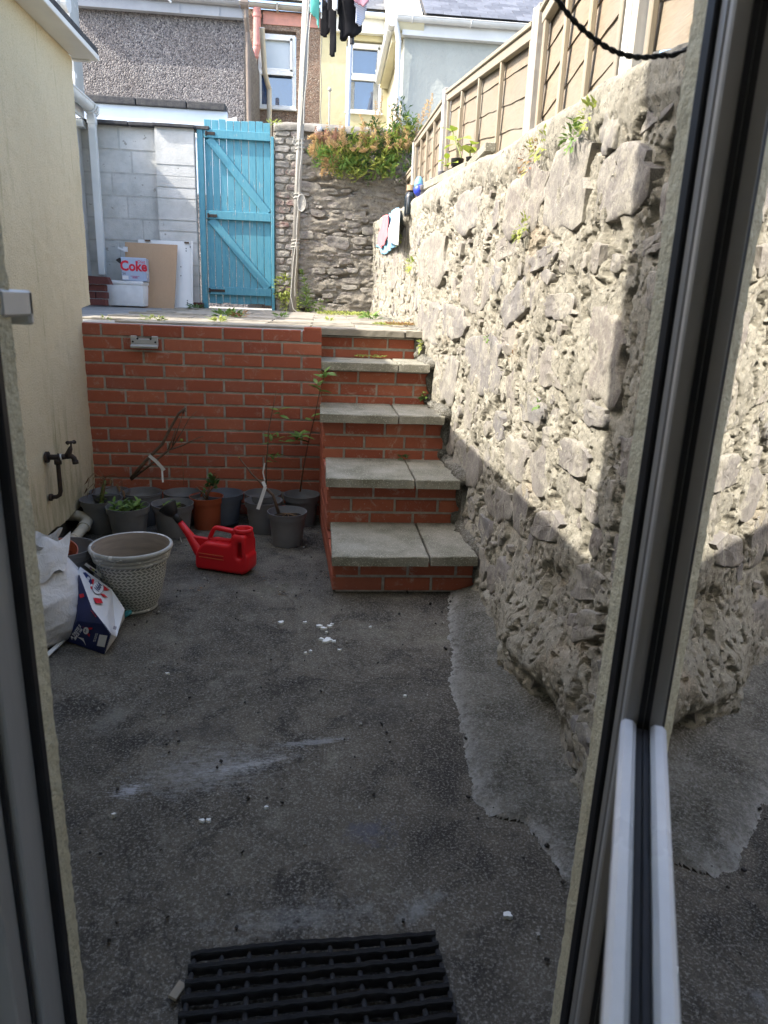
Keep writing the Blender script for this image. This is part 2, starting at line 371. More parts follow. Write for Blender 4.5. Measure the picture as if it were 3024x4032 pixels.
M_seal = simple('black_rubber', (.012,.012,.014), (.02,.02,.022), 20, .6, .3)
M_rail = simple('silver_rail', (.62,.64,.66), (.56,.58,.60), 14, .3, .5, .15, 60, .001, world=True)
M_slate = simple('roof_slate', (.125,.13,.145), (.095,.10,.115), 12, .55, .4, .4, 60, .002, True, .3)
M_slatew = simple('pale_roof_slate', (.46,.45,.41), (.36,.35,.32), 8, .8, .2, .4, 60, .003, True, .2)
M_felt = simple('dark_felt', (.05,.05,.055), (.085,.083,.08), 20, .9, .15, .8, 60, .006, True)
M_block = simple('painted_block', (.54,.54,.52), (.43,.435,.415), 6, .85, .15, .7, 60, .005, True, .05, speck=((.30,.295,.27), 16, .68))
M_blockj = simple('painted_joint', (.46,.46,.44), (.37,.375,.355), 12, .9, .1, .5, 90, .003, True)
M_blue = None
def gate_mat():
    m, t, b = new_mat('turquoise_paint', .5, .35); v = coords(t, world=True); vs = coords(t, (1,1,.12), world=True)
    n = noise(t, v, 4, 4, .6); col = mixc(t, n, (.06,.225,.295), (.11,.30,.365))
    n2 = noise(t, vs, 70, 5, .7); col = mixc(t, ramp(t, n2, [(.35,.5),(.5,0)]), col, (.02,.17,.27))
    n3 = noise(t, vs, 24, 6, .85, .4); col = mixc(t, ramp(t, n3, [(.61,0),(.64,.9)]), col, (.40,.38,.34))
    n4 = noise(t, vs, 13, 6, .85); col = mixc(t, ramp(t, n4, [(.66,0),(.69,.7)]), col, (.20,.42,.46))
    t.links.new(col, b.inputs['Base Color']); bump(t, b, n2, .6, .003); return m
M_blue = gate_mat()
def wood_mat(name, a, c, d, grain=(1,1,8), sc=9, rough=.8, var=.12):
    m, t, b = new_mat(name, rough, .2); v = coords(t, grain, world=True)
    n = noise(t, v, sc, 6, .65, 1.6); col = mixc(t, ramp(t, n, [(.3,0),(.7,1)]), a, c)
    n2 = noise(t, coords(t, world=True), 2.3, 5, .7, .4); col = mixc(t, ramp(t, n2, [(.42,0),(.68,.7)]), col, d)
    oi = N(t, 'ShaderNodeObjectInfo'); r = mth(t, 'MULTIPLY_ADD', oi.outputs['Random'], var*2, 1-var)
    cc = t.nodes.new('ShaderNodeCombineColor'); [t.links.new(r, cc.inputs[i]) for i in range(3)]
    col = mixc(t, 1.0, col, cc.outputs[0], 'MULTIPLY')
    t.links.new(col, b.inputs['Base Color']); bump(t, b, n, .5, .003); return m
M_fence = wood_mat('weathered_fence_board', (.255,.205,.145), (.175,.135,.095), (.205,.195,.165))
M_batten = wood_mat('fence_batten', (.31,.265,.195), (.24,.205,.155), (.23,.215,.18), (1,1,.2), 30)
M_post = wood_mat('grey_fence_post', (.30,.27,.23), (.20,.18,.16), (.50,.48,.44), (1,1,.12), 30)
M_oakfoil = wood_mat('oak_effect_foil', (.40,.27,.165), (.34,.225,.135), (.38,.255,.155), (14,14,.5), 6, .45, .02)
M_rope = simple('white_rope', (.47,.45,.40), (.34,.33,.29), 60, .9, .1, .8, 200, .003)
M_pole = simple('galvanised_pole', (.36,.34,.30), (.28,.265,.235), 14, .6, .4, .3, 60, .002, stretch=(1,1,.2))
M_potg = simple('grey_plastic', (.165,.167,.175), (.135,.137,.145), 9, .5, .4, .15, 60, .001)
M_potb = simple('bluish_grey_plastic', (.105,.12,.155), (.085,.10,.13), 9, .5, .4, .15, 60, .001)
M_potl = simple('light_grey_plastic', (.20,.20,.23), (.17,.17,.20), 9, .5, .4)
M_terra = simple('terracotta_plastic', (.33,.075,.03), (.27,.06,.025), 9, .5, .4, .15, 60, .001)
M_soil = simple('potting_soil', (.045,.036,.028), (.022,.018,.014), 60, 1, .05, 1, 140, .012)
M_soilg = simple('grit_soil', (.22,.20,.18), (.07,.06,.05), 90, 1, .05, 1, 160, .010)
M_red = simple('red_plastic', (.62,.010,.018), (.56,.009,.016), 5, .42, .45, .1, 300, .0006)
M_redin = simple('red_inside', (.25,.006,.008), (.2,.005,.006), 5, .6, .3)
M_black = simple('black_plastic', (.013,.013,.014), (.02,.02,.02), 12, .55, .35, .1, 80, .001)
M_iron = simple('blackened_iron', (.022,.021,.022), (.05,.032,.022), 40, .7, .3, .6, 160, .002)
M_rubber = simple('mat_rubber', (.024,.025,.028), (.048,.048,.052), 40, .75, .25, .8, 120, .002, stretch=(1,6,6))
def leaf_mat(name, a, c, trans=.25):
    m, t, b = new_mat(name, .5, .3); v = coords(t, world=True); n = noise(t, v, 18, 3, .6)
    col = mixc(t, ramp(t, n, [(.35,0),(.65,1)]), a, c); t.links.new(col, b.inputs['Base Color'])
    tr = N(t, 'ShaderNodeBsdfTranslucent'); t.links.new(col, tr.inputs[0]); mx = N(t, 'ShaderNodeMixShader'); mx.inputs[0].default_value = trans
    out = t.nodes['Material Output']; t.links.new(b.outputs[0], mx.inputs[1]); t.links.new(tr.outputs[0], mx.inputs[2]); t.links.new(mx.outputs[0], out.inputs[0]); return m
M_leaf = leaf_mat('green_leaf', (.20,.31,.075), (.11,.20,.05))
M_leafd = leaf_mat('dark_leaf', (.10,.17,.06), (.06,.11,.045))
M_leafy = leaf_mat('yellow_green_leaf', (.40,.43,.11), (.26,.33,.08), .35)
M_laurel = leaf_mat('laurel_leaf', (.20,.30,.035), (.30,.36,.05), .35)
M_seed = leaf_mat('rusty_seed_head', (.58,.38,.18), (.66,.48,.24), .3)
M_seedp = leaf_mat('pinkish_seed_head', (.42,.20,.16), (.38,.25,.15), .25)
M_redleaf = leaf_mat('red_tinged_leaf', (.35,.14,.09), (.30,.30,.09), .25)
M_twig = simple('brown_twig', (.10,.065,.045), (.16,.11,.08), 60, .85, .15, .5, 200, .002)
M_twigg = simple('green_stem', (.16,.18,.06), (.11,.13,.05), 40, .7, .2)
M_dead = simple('dead_leaf', (.24,.15,.08), (.15,.09,.05), 40, .85, .15)
M_paper = simple('white_paper', (.72,.72,.70), (.64,.64,.63), 9, .6, .2, .2, 20, .002)
def cloth_mat(name, a, c=None, bs=.5, bsc=260): return simple(name, a, c or tuple(x*.85 for x in a), 14, .95, .1, bs, bsc, .002)

# ---------------------------------------------------------------- ground
def grid_obj(name, P, mat, kind=None, smooth=True, parent=None, keep=None, off=None):
    nu, nv = P.shape[:2]; idx = np.arange(nu*nv).reshape(nu, nv)
    f = np.stack([idx[:-1,:-1], idx[1:,:-1], idx[1:,1:], idx[:-1,1:]], -1).reshape(-1, 4)
    if keep is not None: f = f[keep.reshape(-1)]
    me = bpy.data.meshes.new(name); V = P.reshape(-1, 3)
    if off is not None: V = V-np.array(off)
    me.from_pydata(V.tolist(), [], f.tolist()); me.materials.append(mat)
    if smooth: me.polygons.foreach_set('use_smooth', [True]*len(me.polygons))
    o = mk(name, me, parent); 
    if kind: o['kind'] = kind
    return o
base = MB(); base.box((0, 0, -.58), (120, 160, 1.0)); g = mk('ground', base.mesh('ground', M_conc)); tag(g, kind='structure')
Xs = np.linspace(-2.0, 1.1, 156); Ys = np.linspace(-.2, 4.3, 226)
X, Y = np.meshgrid(Xs, Ys, indexing='ij'); P = np.stack([X, Y, np.zeros_like(X)], -1)
P[..., 2] = .006*fbm(P, 1.2, 3) + .0022*fbm(P, 9, 4) - .004
yard = grid_obj('yard_floor', P, M_conc, 'structure')
# the patch of newer concrete along the foot of the stone wall
edge = [(.64,3.02),(.60,2.93),(.545,2.62),(.518,2.43),(.470,2.2),(.452,1.88),(.448,1.72),(.430,1.575),(.455,1.50),(.545,1.47),(.565,1.43),(.585,1.33),(.60,1.27),(.62,1.1),(.64,.85)]
ex = np.array([e[0] for e in edge][::-1]); ey = np.array([e[1] for e in edge][::-1])
Xs = np.linspace(.38, .86, 121); Ys = np.linspace(.84, 3.02, 500); X, Y = np.meshgrid(Xs, Ys, indexing='ij')
P = np.stack([X, Y, np.zeros_like(X)], -1)
ed = np.interp(Y, ey, ex) + .030*fbm(P, 8, 6, .7) + .012*fbm(P, 45, 3); dd = X-ed
P[..., 2] = .026*(1-np.exp(-np.maximum(dd, 0)/.03)) + .05*np.exp(-(.76-X)/.05)*(X < .9) + .016*fbm(P, 7, 5, .6)*np.clip(dd*12, 0, 1) + .005*fbm(P, 40, 4, .7) - .008
kp = dd > -.004; kq = kp[:-1,:-1] & kp[1:,1:] & kp[1:,:-1] & kp[:-1,1:]
rim = np.exp(-(np.maximum(dd,0)/.035)**1.3)
P[..., 0] = np.where(dd < .006, P[..., 0] - .002, P[..., 0])
apron = grid_obj('concrete_apron', P, M_apron, 'structure', keep=kq)
at_ = apron.data.attributes.new('rim', 'FLOAT', 'POINT'); at_.data.foreach_set('value', rim.reshape(-1).astype(np.float32))
# spilled paint and crumbs
def paint_flecks():
    mb = MB()
    for x, y, r in [(607,1345,.011),(660,1345,.007),(690,1352,.012),(700,1358,.010),(712,1353,.008),(708,1383,.020),(722,1386,.009),(695,1381,.008),(733,1405,.007),(671,1407,.005),(661,1411,.005),(361,1456,.006),(705,1366,.005),(718,1349,.006),(800,1355,.005),(875,1504,.004),(1095,1978,.008),(575,1745,.004),(437,1774,.006),(450,1773,.005),(246,1760,.004)]:
        c = onz(x, y, .0); n = 11; vs = []
        for k in range(n):
            a = 2*pi*k/n; q = r*rnd.uniform(.45, 1.35); vs.append((c.x+q*cos(a)*1.25, c.y+q*sin(a)*.9, .0045))
        mb.prism(vs, (0,0,-.010))
    o = mk('paint_splashes', mb.mesh('paint_splashes', simple('spilt_white_paint', (.75,.76,.74), (.7,.7,.68), 20, .6, .3)))
    tag(o, 'white paint splashes dried on the dark yard concrete in front of the steps', 'paint splashes', kind='stuff')
    mb = MB()
    for k in range(420):
        x, y = rnd.uniform(-1.2, .72), rnd.uniform(.95, 3.9); s = rnd.uniform(.0012, .0045)
        if x > .4: s *= 1.3
        mb.box((x, y, s*.4+.002), (s*2, s*1.6, s*1.2), (rnd.random(), rnd.random(), rnd.random()*3), m=rnd.choice((0,0,1)))
    for x, y in [(935,872+800),(600,1335),(900,1270),(870,1700)]: pass
    o = mk('grit', mb.mesh('grit', [simple('grit_dark', (.03,.027,.024)), simple('grit_pale', (.32,.31,.28))]))
    tag(o, 'loose grit and crumbs scattered over the yard concrete', 'grit', kind='stuff')
paint_flecks()

# ---------------------------------------------------------------- bricks
def brick_mesh(seed, L=.215, H=.0635, D=.09):
    r = random.Random(seed); bm = bmesh.new(); bmesh.ops.create_cube(bm, size=1)
    for v in bm.verts: v.co = Vector((v.co.x*L, v.co.y*D+D/2, v.co.z*H))
    fe = [e for e in bm.edges if sum(1 for v in e.verts if v.co.y < .001) == 2]
    bmesh.ops.bevel(bm, geom=fe, offset=.0028, segments=1, affect='EDGES')
    for v in bm.verts: v.co += Vector((r.uniform(-1,1)*.0008, r.uniform(-1,1)*.0012, r.uniform(-1,1)*.0012))
    me = bpy.data.meshes.new('brick'); bm.to_mesh(me); bm.free(); me.materials.append(M_brick); return me
BR = [brick_mesh(i) for i in range(5)]
def course(parent, y, z, xs, x0, x1, rz=0, h=1.0, org=(0,0)):
    """bricks between joint centres xs, clipped to x0..x1; front faces -Y; rz turns the whole line about org"""
    e = [x0]+[x for x in xs if x0+.012 < x < x1-.012]+[x1]
    for a, b in zip(e[:-1], e[1:]):
        aa = a+(.0062 if a != x0 else 0); bb = b-(.0062 if b != x1 else 0); L = bb-aa
        if L < .012: continue
        cx = (aa+bb)/2; p = Vector((cx, y, 0)); 
        if rz:
            q = Vector((cx, 0, 0)); q = Matrix.Rotation(rz, 3, 'Z') @ q; p = Vector((org[0]+q.x, org[1]+q.y, 0))
        o = mk('brick', rnd.choice(BR), parent, (p.x-parent.location.x+rnd.uniform(-1,1)*.0006, p.y-parent.location.y+rnd.uniform(-1,1)*.0012, z-parent.location.z), (rnd.uniform(-1,1)*.004, rnd.uniform(-1,1)*.004, rz), (L/.215, 1, h))
def joints(first, lo=-3, hi=3): return [first+.225*i for i in range(-12, 13) if lo < first+.225*i < hi]
YB = 4.173
bw = thing('brick_wall', 'low red brick retaining wall at the back of the sunken yard, below the paved terrace', 'brick wall', (-.67, YB, 0))
for r in range(15):
    z = 1.094-.075*r
    course(bw, YB, z, joints(-1.24 if r % 2 == 0 else -1.1275), -1.352, 0.0)
mb = MB(); mb.box((-.676, YB+.0045+.06, .56), (1.352, .12, 1.12)); part('mortar', mb, M_mortar, bw)
mb = MB(); mb.box((-.052, YB+.052, 1.134), (.10, .10, .022), bev=.004); part('cap_brick', mb, M_brick, bw)

st = thing('steps', 'five red brick steps with concrete slab treads climbing beside the stone wall', 'steps', (.37, 3.6, 0))
ri = [ # y, left x, right x, list of (z, first joint, height factor)
 (2.992, .068, .732, [(.115,.186,1),(.040,.073,1)]),
 (3.440, .045, .735, [(.366,.274,1),(.291,.1615,1),(.222,.259,.8)]),
 (3.836, .015, .71, [(.621,.132,1),(.546,.2447,1),(.476,.132,.85)]),
 (4.240, -.006, .675, [(.864,.2225,1),(.789,.110,1),(.724,.218,.75)]),
 (4.600, -.010, .60, [(1.048,.20,.9),(.978,.083,.8)])]
for y, a, b, rows in ri:
    for z, j, h in rows: course(st, y, z, joints(j), a, b, h=h)
tz = [.2, .455, .710, .955]; ys = [2.992, 3.440, 3.836, 4.240, 4.600]; ax = [.068,.045,.015,-.006,-.010]
mb = MB()
for k in range(5):
    top = (tz+[1.136])[k]-.05
    mb.box(((ax[k]+.80)/2+.006, (ys[k]+.005+4.75)/2, top/2), (.80-ax[k]-.010, 4.75-ys[k]-.005, top))
part('mortar', mb, M_mortar, st)
# left flank of the steps, bricks laid along Y
for r in range(15):
    z = .04+.075*r; k = sum(1 for t in [.15,.405,.66,.905,1.05] if z-.03 > t)
    if k > 4: break
    y0 = ys[k]; y1 = YB
    if y0 >= y1-.02: continue
    e = [y0]+[v for v in [y0+.108*(r % 2)+.225*i for i in range(1-(r % 2)*0, 8)] if y0+.03 < v < y1-.02]+[y1]
    for a, b in zip(e[:-1], e[1:]):
        f = lambda y: .068+(y-2.992)*(0-.068)/(4.173-2.992)
        m = (a+b)/2; o = mk('brick', rnd.choice(BR), st, (f(m)-.004-st.location.x, m-st.location.y, z), (0, 0, -pi/2+.057), ((b-a-.01)/.215, .5, 1))
def slab_mesh(seed, L, W, T=.047):
    r = random.Random(seed); nx, ny = max(4, int(L/.03)), max(4, int(W/.03)); mb = MB()
    bm = bmesh.new()
    def ring(z, ins):
        pts = []
        for i in range(nx): pts.append((-L/2+L*i/nx, -W/2))
        for i in range(ny): pts.append((L/2, -W/2+W*i/ny))
        for i in range(nx): pts.append((L/2-L*i/nx, W/2))
        for i in range(ny): pts.append((-L/2, W/2-W*i/ny))
        return [Vector((x*(1-2*ins/L)+r.uniform(-1,1)*.0016, y*(1-2*ins/W)+r.uniform(-1,1)*.0016, z+r.uniform(-1,1)*.0006)) for x, y in pts]
    rs = [ring(-T, .001), ring(-.006, 0), ring(-.0015, .0025), ring(0, .007)]; n = len(rs[0]); vs = []
    for q in rs: vs += q
    fs = [(k*n+i, k*n+(i+1) % n, (k+1)*n+(i+1) % n, (k+1)*n+i) for k in range(3) for i in range(n)]+[tuple(range(3*n, 4*n)), tuple(reversed(range(n)))]
    me = bpy.data.meshes.new('slab'); me.from_pydata([tuple(v) for v in vs], [], fs); me.materials.append(M_slab); return me
for k in range(4):
    y0 = [2.925, 3.345, 3.765, 4.175][k]; y1 = ys[k+1]+.01; z = tz[k]; jx = [.50,.475,.425,.455][k]; a = [.058,.030,-.004,-.012][k]; b = [.722,.702,.680,.645][k]
    for (p, q) in ((a, jx-.004), (jx+.004, b)):
        L = q-p; W = y1-y0-.004; mk('slab', slab_mesh(k*7+int(p*100), L, W), st, ((p+q)/2-st.location.x, (y0+y1)/2-st.location.y, z+rnd.uniform(-.002,.002)), (rnd.uniform(-.004,.004), rnd.uniform(-.003,.003), rnd.uniform(-.004,.004)))

# wall light on the brick wall
lm = thing('outdoor_wall_light', 'grey metal bracket fitting with four screw holes on the brick wall', 'light fitting', (-1.0, YB-.002, 1.04))
p = [ony(x, y, YB-.02) for x, y in [(279,730),(279,748),(335,752),(337,731)]]
mb = MB(); mb.box((-1.0, YB-.012, 1.035), (.150, .022, .030), bev=.003); part('bracket', mb, M_greyupvc, lm)
for s in (-1, 1):
    mb = MB(); mb.box((-1.0+s*.058, YB-.014, 1.057), (.034, .018, .018), bev=.003); part('lug', mb, M_greyupvc, lm)
    for (dx, dz) in ((.062, .030), (.036, .047)):
        mb = MB(); c = Vector((-1.0+s*dx, YB-.024, 1.003+dz)); mb.tube([c, c+Vector((0,.004,0))], .0055, 12); part('screw_hole', mb, M_black, lm)
mb = MB(); mb.box((-1.0, YB-.020, 1.012), (.150, .040, .016), (.5,0,0), bev=.003); part('hood', mb, M_greyupvc, lm)

# ---------------------------------------------------------------- terrace
def zd(y): return 1.13+(y-4.5)*.0155
Xs = np.linspace(-3.2, 1.0, 140); Ys = np.linspace(4.29, 8.6, 144); X, Y = np.meshgrid(Xs, Ys, indexing='ij')
P = np.stack([X, Y, zd(Y)-.010], -1); P[..., 2] += .003*fbm(P, 6, 4)
tr = grid_obj('terrace_floor', P, simple('terrace_screed', (.27,.265,.25), (.19,.19,.18), 5, .9, .15, .8, 70, .004, True), 'structure', keep=~((X[:-1,:-1] > -.03) & (Y[:-1,:-1] < 4.56)))
fb = MB(); fb.box((-1.1, 6.62, .53), (4.2, 3.96, 1.06)); fb.box((-1.65, 4.45, .53), (3.25, .30, 1.06)); o = mk('terrace_fill', fb.mesh('terrace_fill', M_mortar)); tag(o, kind='structure')
SL = [slab_mesh(100+i, .592, .292, .042) for i in range(4)]
for s_ in SL: s_.materials[0] = M_deck
k = 0; y = 4.545
while y < 8.15:
    for i in range(4):
        x0 = -1.32+.6*i-(.3 if k % 2 else 0)+.05
        o = mk('paving_slab', rnd.choice(SL), tr, (x0+.3, y+.15, zd(y+.15)+.003+rnd.uniform(-.0015,.0015)), (.0155+rnd.uniform(-.004,.004), rnd.uniform(-.003,.003), rnd.uniform(-.004,.004)+(pi if rnd.random() < .5 else 0)))
        if x0+.3 < -1.0 and y < 5: o.location.z -= 0
    y += .3; k += 1
# ---------------------------------------------------------------- rubble walls
def xf(Y): return np.interp(Y, [0, 3.0, 3.44, 3.83, 4.24, 4.65, 8.4], [.755, .752, .735, .708, .672, .645, .572])
def topz(Y): return np.interp(Y, [0, 1.64, 2.3, 3.0, 3.65, 4.9, 5.93, 8.4], [1.76, 1.845, 1.885, 1.92, 1.96, 1.985, 2.04, 2.2])
def lowrel(P): return .020*fbm(P, 2.4, 3) + .016*fbm(P+3, 7, 3)
def rub_disp(P, a=1.0):
    """outward relief of rubble masonry"""
    wq = P + .05*np.stack([fbm(P, 9, 2), fbm(P+7, 9, 2), fbm(P+13, 9, 2)], -1)
    st_ = np.array([1.1, 1.1, .72])
    d = lowrel(P) + .011*fbm(P+3, 26, 4, .68)
    cv = fbm(wq*st_+9, 12, 4, .6); d -= .020*np.clip((cv-.24)/.07, 0, 1)
    c2 = fbm(wq*st_+31, 30, 3, .6); d -= .013*np.clip((c2-.24)/.08, 0, 1)
    c3 = fbm(P+57, 4.2, 3); d -= .016*np.clip((c3-.26)/.06, 0, 1)
    cr_ = np.abs(fbm(wq*st_+21, 5.5, 3)); d -= .016*np.clip(1-cr_/.016, 0, 1)
    return d*a
def stone_patch(w, h, proud, seed, ang=0, n=16, pw=3.0, mat=None):
    """one squared rubble stone: face in local XZ looking along -Y"""
    r = np.random.RandomState(seed); rings = [0, .32, .60, .82, .95, 1.0, 1.03]; hh = [1, 1, 1, .98, .90, .35, -1.2]
    th = np.arange(n)/n*2*pi+r.uniform(0, .4); rad = 1/(np.abs(np.cos(th))**pw+np.abs(np.sin(th))**pw)**(1/pw)*(1+r.uniform(-.20,.08,n))
    ca, sa = cos(ang), sin(ang); tx, tz_ = r.uniform(-.25,.25,2)*proud
    V = [(0, -proud*1.0, 0)]
    for k, q in enumerate(rings[1:]):
        for j in range(n):
            x = rad[j]*q*w/2*cos(th[j]); z = rad[j]*q*h/2*sin(th[j]); X_, Z_ = x*ca-z*sa, x*sa+z*ca
            d = proud*hh[k+1] if hh[k+1] > 0 else -.03
            if hh[k+1] > 0: d += tx*x/w*2+tz_*z/h*2 + (.010*float(fbm(np.array([X_*1.0+seed, 0, Z_]), 14, 3)) + .006*float(fbm(np.array([X_+seed, 3, Z_]), 45, 2)))*min(1, w/.08)
            V.append((X_, -d, Z_))
    F = [(0, 1+(j+1) % n, 1+j)[::-1] for j in range(n)]
    for k in range(len(rings)-2):
        for j in range(n): a = 1+k*n+j; b = 1+k*n+(j+1) % n; F.append((a, b, b+n, a+n))
    me = bpy.data.meshes.new('stone'); me.from_pydata(V, [], F); me.materials.append(mat or M_stone)
    me.polygons.foreach_set('use_smooth', [True]*len(me.polygons))
    try: me.set_sharp_from_angle(angle=radians(42))
    except Exception: pass
    return me
# right-hand wall
sw = thing('stone_wall', 'tall sunlit rubble stone wall with pale lime mortar along the right of yard and steps', 'stone wall', (.75, 3.5, 0))
Ya = np.concatenate([np.arange(.80, 1.25, .012), np.arange(1.25, 3.4, .0058), np.arange(3.4, 4.8, .0085), np.arange(4.8, 8.62, .015)]); 
S = np.linspace(0, 1, 345); K = 30                        # face samples, then over the top
YY = Ya[:, None]; H = topz(YY)+.02*fbm(np.stack([YY*0, YY, YY*0], -1), 2.5, 3)
z = -.05+(H+.05)*S[None, :]; x = xf(YY)+0*z; y = YY+0*z
bat = .018*(z-1.0); x = x+bat*0
P = np.stack([x, y, z], -1); d = rub_disp(P)
low = np.clip((.45-z)/.45, 0, 1); d += low*(.055*fbm(P, 4.5, 5, .6)+.038)
bulge = np.exp(-((y-2.15)/.28)**2-((z-.16)/.16)**2)*.05 - np.exp(-((y-1.90)/.10)**2-((z-.07)/.055)**2)*.10 + np.exp(-((y-1.82)/.2)**2-((z-.22)/.10)**2)*.03
cap = np.clip((z-(H-.14))/.05, 0, 1); d = d*(1-.75*cap)+cap*(.012+.004*fbm(P, 20, 3)); d += bulge*(1-cap)
rnd_top = np.clip((z-(H-.03))/.03, 0, 1); P[..., 0] -= d; P[..., 0] += .018*rnd_top**2
t = np.linspace(0, 1, K)[None, 1:]; Pt = np.stack([P[:, -1:, 0]+(.98-P[:, -1:, 0])*t, YY+0*t, H+.010*np.sin(np.minimum(t*3, 1)*pi/2)+0*t], -1)
Pt[..., 2] += .006*fbm(Pt, 14, 3)
Pall = np.concatenate([P, Pt], 1)
wallmesh = grid_obj('mortar_bed', Pall, M_rub, parent=sw, off=tuple(sw.location)); wallmesh['kind'] = 'stuff'
smooth_by_angle(wallmesh, 60)
placed = []
def ok(u, v, w, h, f=.46):
    for (a, b, c, e) in placed:
        if abs(u-a) < (w+c)*f and abs(v-b) < (h+e)*f: return False
    return True
def add_wall_stone(u, v, w, h, proud, ang, seed, pw=3.0, n=16, mat=None):
    X0 = float(xf(np.array(u)))-float(lowrel(np.array([float(xf(np.array(u))), u, v])))-(.038+.055*float(fbm(np.array([.75,u,v]),4.5,5,.6)))*max(0,(.45-v)/.45); o = mk('stone', stone_patch(w, h, proud, seed, ang, n, pw, mat), sw, (X0-.75+.002, u-3.5, v), (0, 0, -pi/2-(float(xf(np.array(u+.12)))-float(xf(np.array(u-.12))))/.24))
    placed.append((u, v, w, h)); return o
# the stones that stand out in the picture (view x, y, width, height in metres, tilt)
for cx_, cy_, wp_, hp_, an, pw in [(525,270,140,215,.05,2.3),(385,285,105,240,.03,4),(272,325,110,175,.05,3),(500,110,58,150,-.5,4),(605,75,115,90,.05,3.4),(470,735,100,275,.02,4.5),(604,560,80,110,0,3),(160,750,85,165,0,3.5),(125,350,60,110,0,3.5),(38,480,50,150,0,4),
    (140,545,62,140,0,3.5),(245,590,70,100,.3,3),(290,870,60,85,0,3.5),(220,690,90,75,0,3),(70,790,50,140,0,4),(590,435,110,50,.1,3),(530,1000,80,130,0,3.5),(330,470,70,60,.1,3),(205,450,80,60,0,3),(375,600,80,70,0,3),(350,760,70,120,0,3.5),(400,1000,90,100,0,3),(30,640,44,120,0,4),(90,640,50,100,0,3.5),(440,880,90,70,0,3),(250,1000,60,110,0,3.5),
    (120,1010,60,120,0,3.5),(200,1120,80,100,.2,3),(330,1180,90,90,.3,3),(520,1290,110,200,.1,3.5),(420,1330,100,110,.3,3),(400,1450,130,90,.5,3),(480,1560,120,70,.5,3.5),(280,1300,80,90,.2,3),(360,1700,120,90,-.3,2.6),(440,1740,80,120,.2,3)]:
    x, y_ = 905+.8167*cx_, 172.8+.8167*cy_; Xq = .75
    for _ in range(3): q = onx(x, y_, Xq); Xq = float(xf(np.array(q.y)))-.01
    qa, qb = onx(x-.408*wp_, y_, Xq), onx(x+.408*wp_, y_, Xq); qc, qd = onx(x, y_-.408*hp_, Xq), onx(x, y_+.408*hp_, Xq)
    w_, h_ = abs(qa.y-qb.y), abs(qc.z-qd.z)
    if q.z-h_/2 < .01 or q.y > 8: continue
    add_wall_stone(q.y, q.z, w_, h_, .006, an, int(x+y_), pw, 24)
n_ = 0
for it in range(9000):
    u = rnd.uniform(1.0, 8.3); zt = float(topz(np.array(u)))-.14; v = rnd.uniform(.02, zt)
    big = it < 1500; w_ = rnd.uniform(.12, .30) if big else rnd.uniform(.04, .11); h_ = w_*(rnd.uniform(.55, 1.35) if big else rnd.uniform(.45, 1.3))
    if v+h_/2 > zt or v-h_/2 < -.02: continue
    if u > 4.45 and v < 1.18+h_/2: continue
    if not ok(u, v, w_, h_, .47 if big else .53): continue
    add_wall_stone(u, v, w_, h_, rnd.uniform(.001, .006) if big else rnd.uniform(.001, .008), rnd.uniform(-.35, .35), it, rnd.choice((2.4, 3, 4)), 14 if big else 10)
    n_ += 1
    if n_ > 225: break
# mortar fillets where treads and terrace meet the wall
def lump(mb, c, r, seed, n=9, m=0, sq=(1,1,1)):
    c = Vector(c); b = len(mb.v)
    for i in range(n):
        ph = pi*i/(n-1)
        for j in range(n+3):
            a = 2*pi*j/(n+3); p = np.array([sin(ph)*cos(a), sin(ph)*sin(a), cos(ph)])
            q = 1+.45*float(fbm(p+seed*3.1, 1.6, 3)); mb.v.append((c.x+p[0]*r*q*sq[0], c.y+p[1]*r*q*sq[1], c.z+p[2]*r*q*sq[2]))
    k = n+3
    for i in range(n-1):
        for j in range(k): mb.f.append((b+i*k+j, b+(i+1)*k+j, b+(i+1)*k+(j+1) % k, b+i*k+(j+1) % k)); mb.m.append(m)
mb = MB()
for k in range(4):
    y0 = [2.95, 3.36, 3.78, 4.19][k]; y1 = ys[k+1]
    for i in range(9):
        yy = y0+(y1-y0)*(i+.5)/9; lump(mb, (float(xf(np.array(yy)))+rnd.uniform(-.012,.012), yy, tz[k]+.004), .034, k*10+i, 7, sq=(1.3,1.2,1))
    lump(mb, (float(xf(np.array(ys[k+1])))-.015, ys[k+1]+.01, tz[k]+.03), .035, 99+k, 8); lump(mb, (float(xf(np.array(ys[k])))-.005, ys[k]+.0, tz[k]-.1), .032, 77+k, 8, sq=(1,1,2.2))
for i in range(14): lump(mb, (.635+rnd.uniform(-.02,.03), 4.57+.02*rnd.random(), .98+i*.008), .026, 200+i, 7)
for i in range(40): yy = 4.6+i*.095; lump(mb, (float(xf(np.array(yy)))-.005, yy, zd(yy)), .03, 300+i, 6, sq=(1,1.6,.8))
for i in range(0): lump(mb, (.74+rnd.uniform(-.02,.01), 1.25+i*.11, .02), .04, 400+i, 7, sq=(1,1.6,.8))
fl = part('mortar_fillet', mb, M_apron, sw, smooth=True); fl['kind'] = 'stuff'

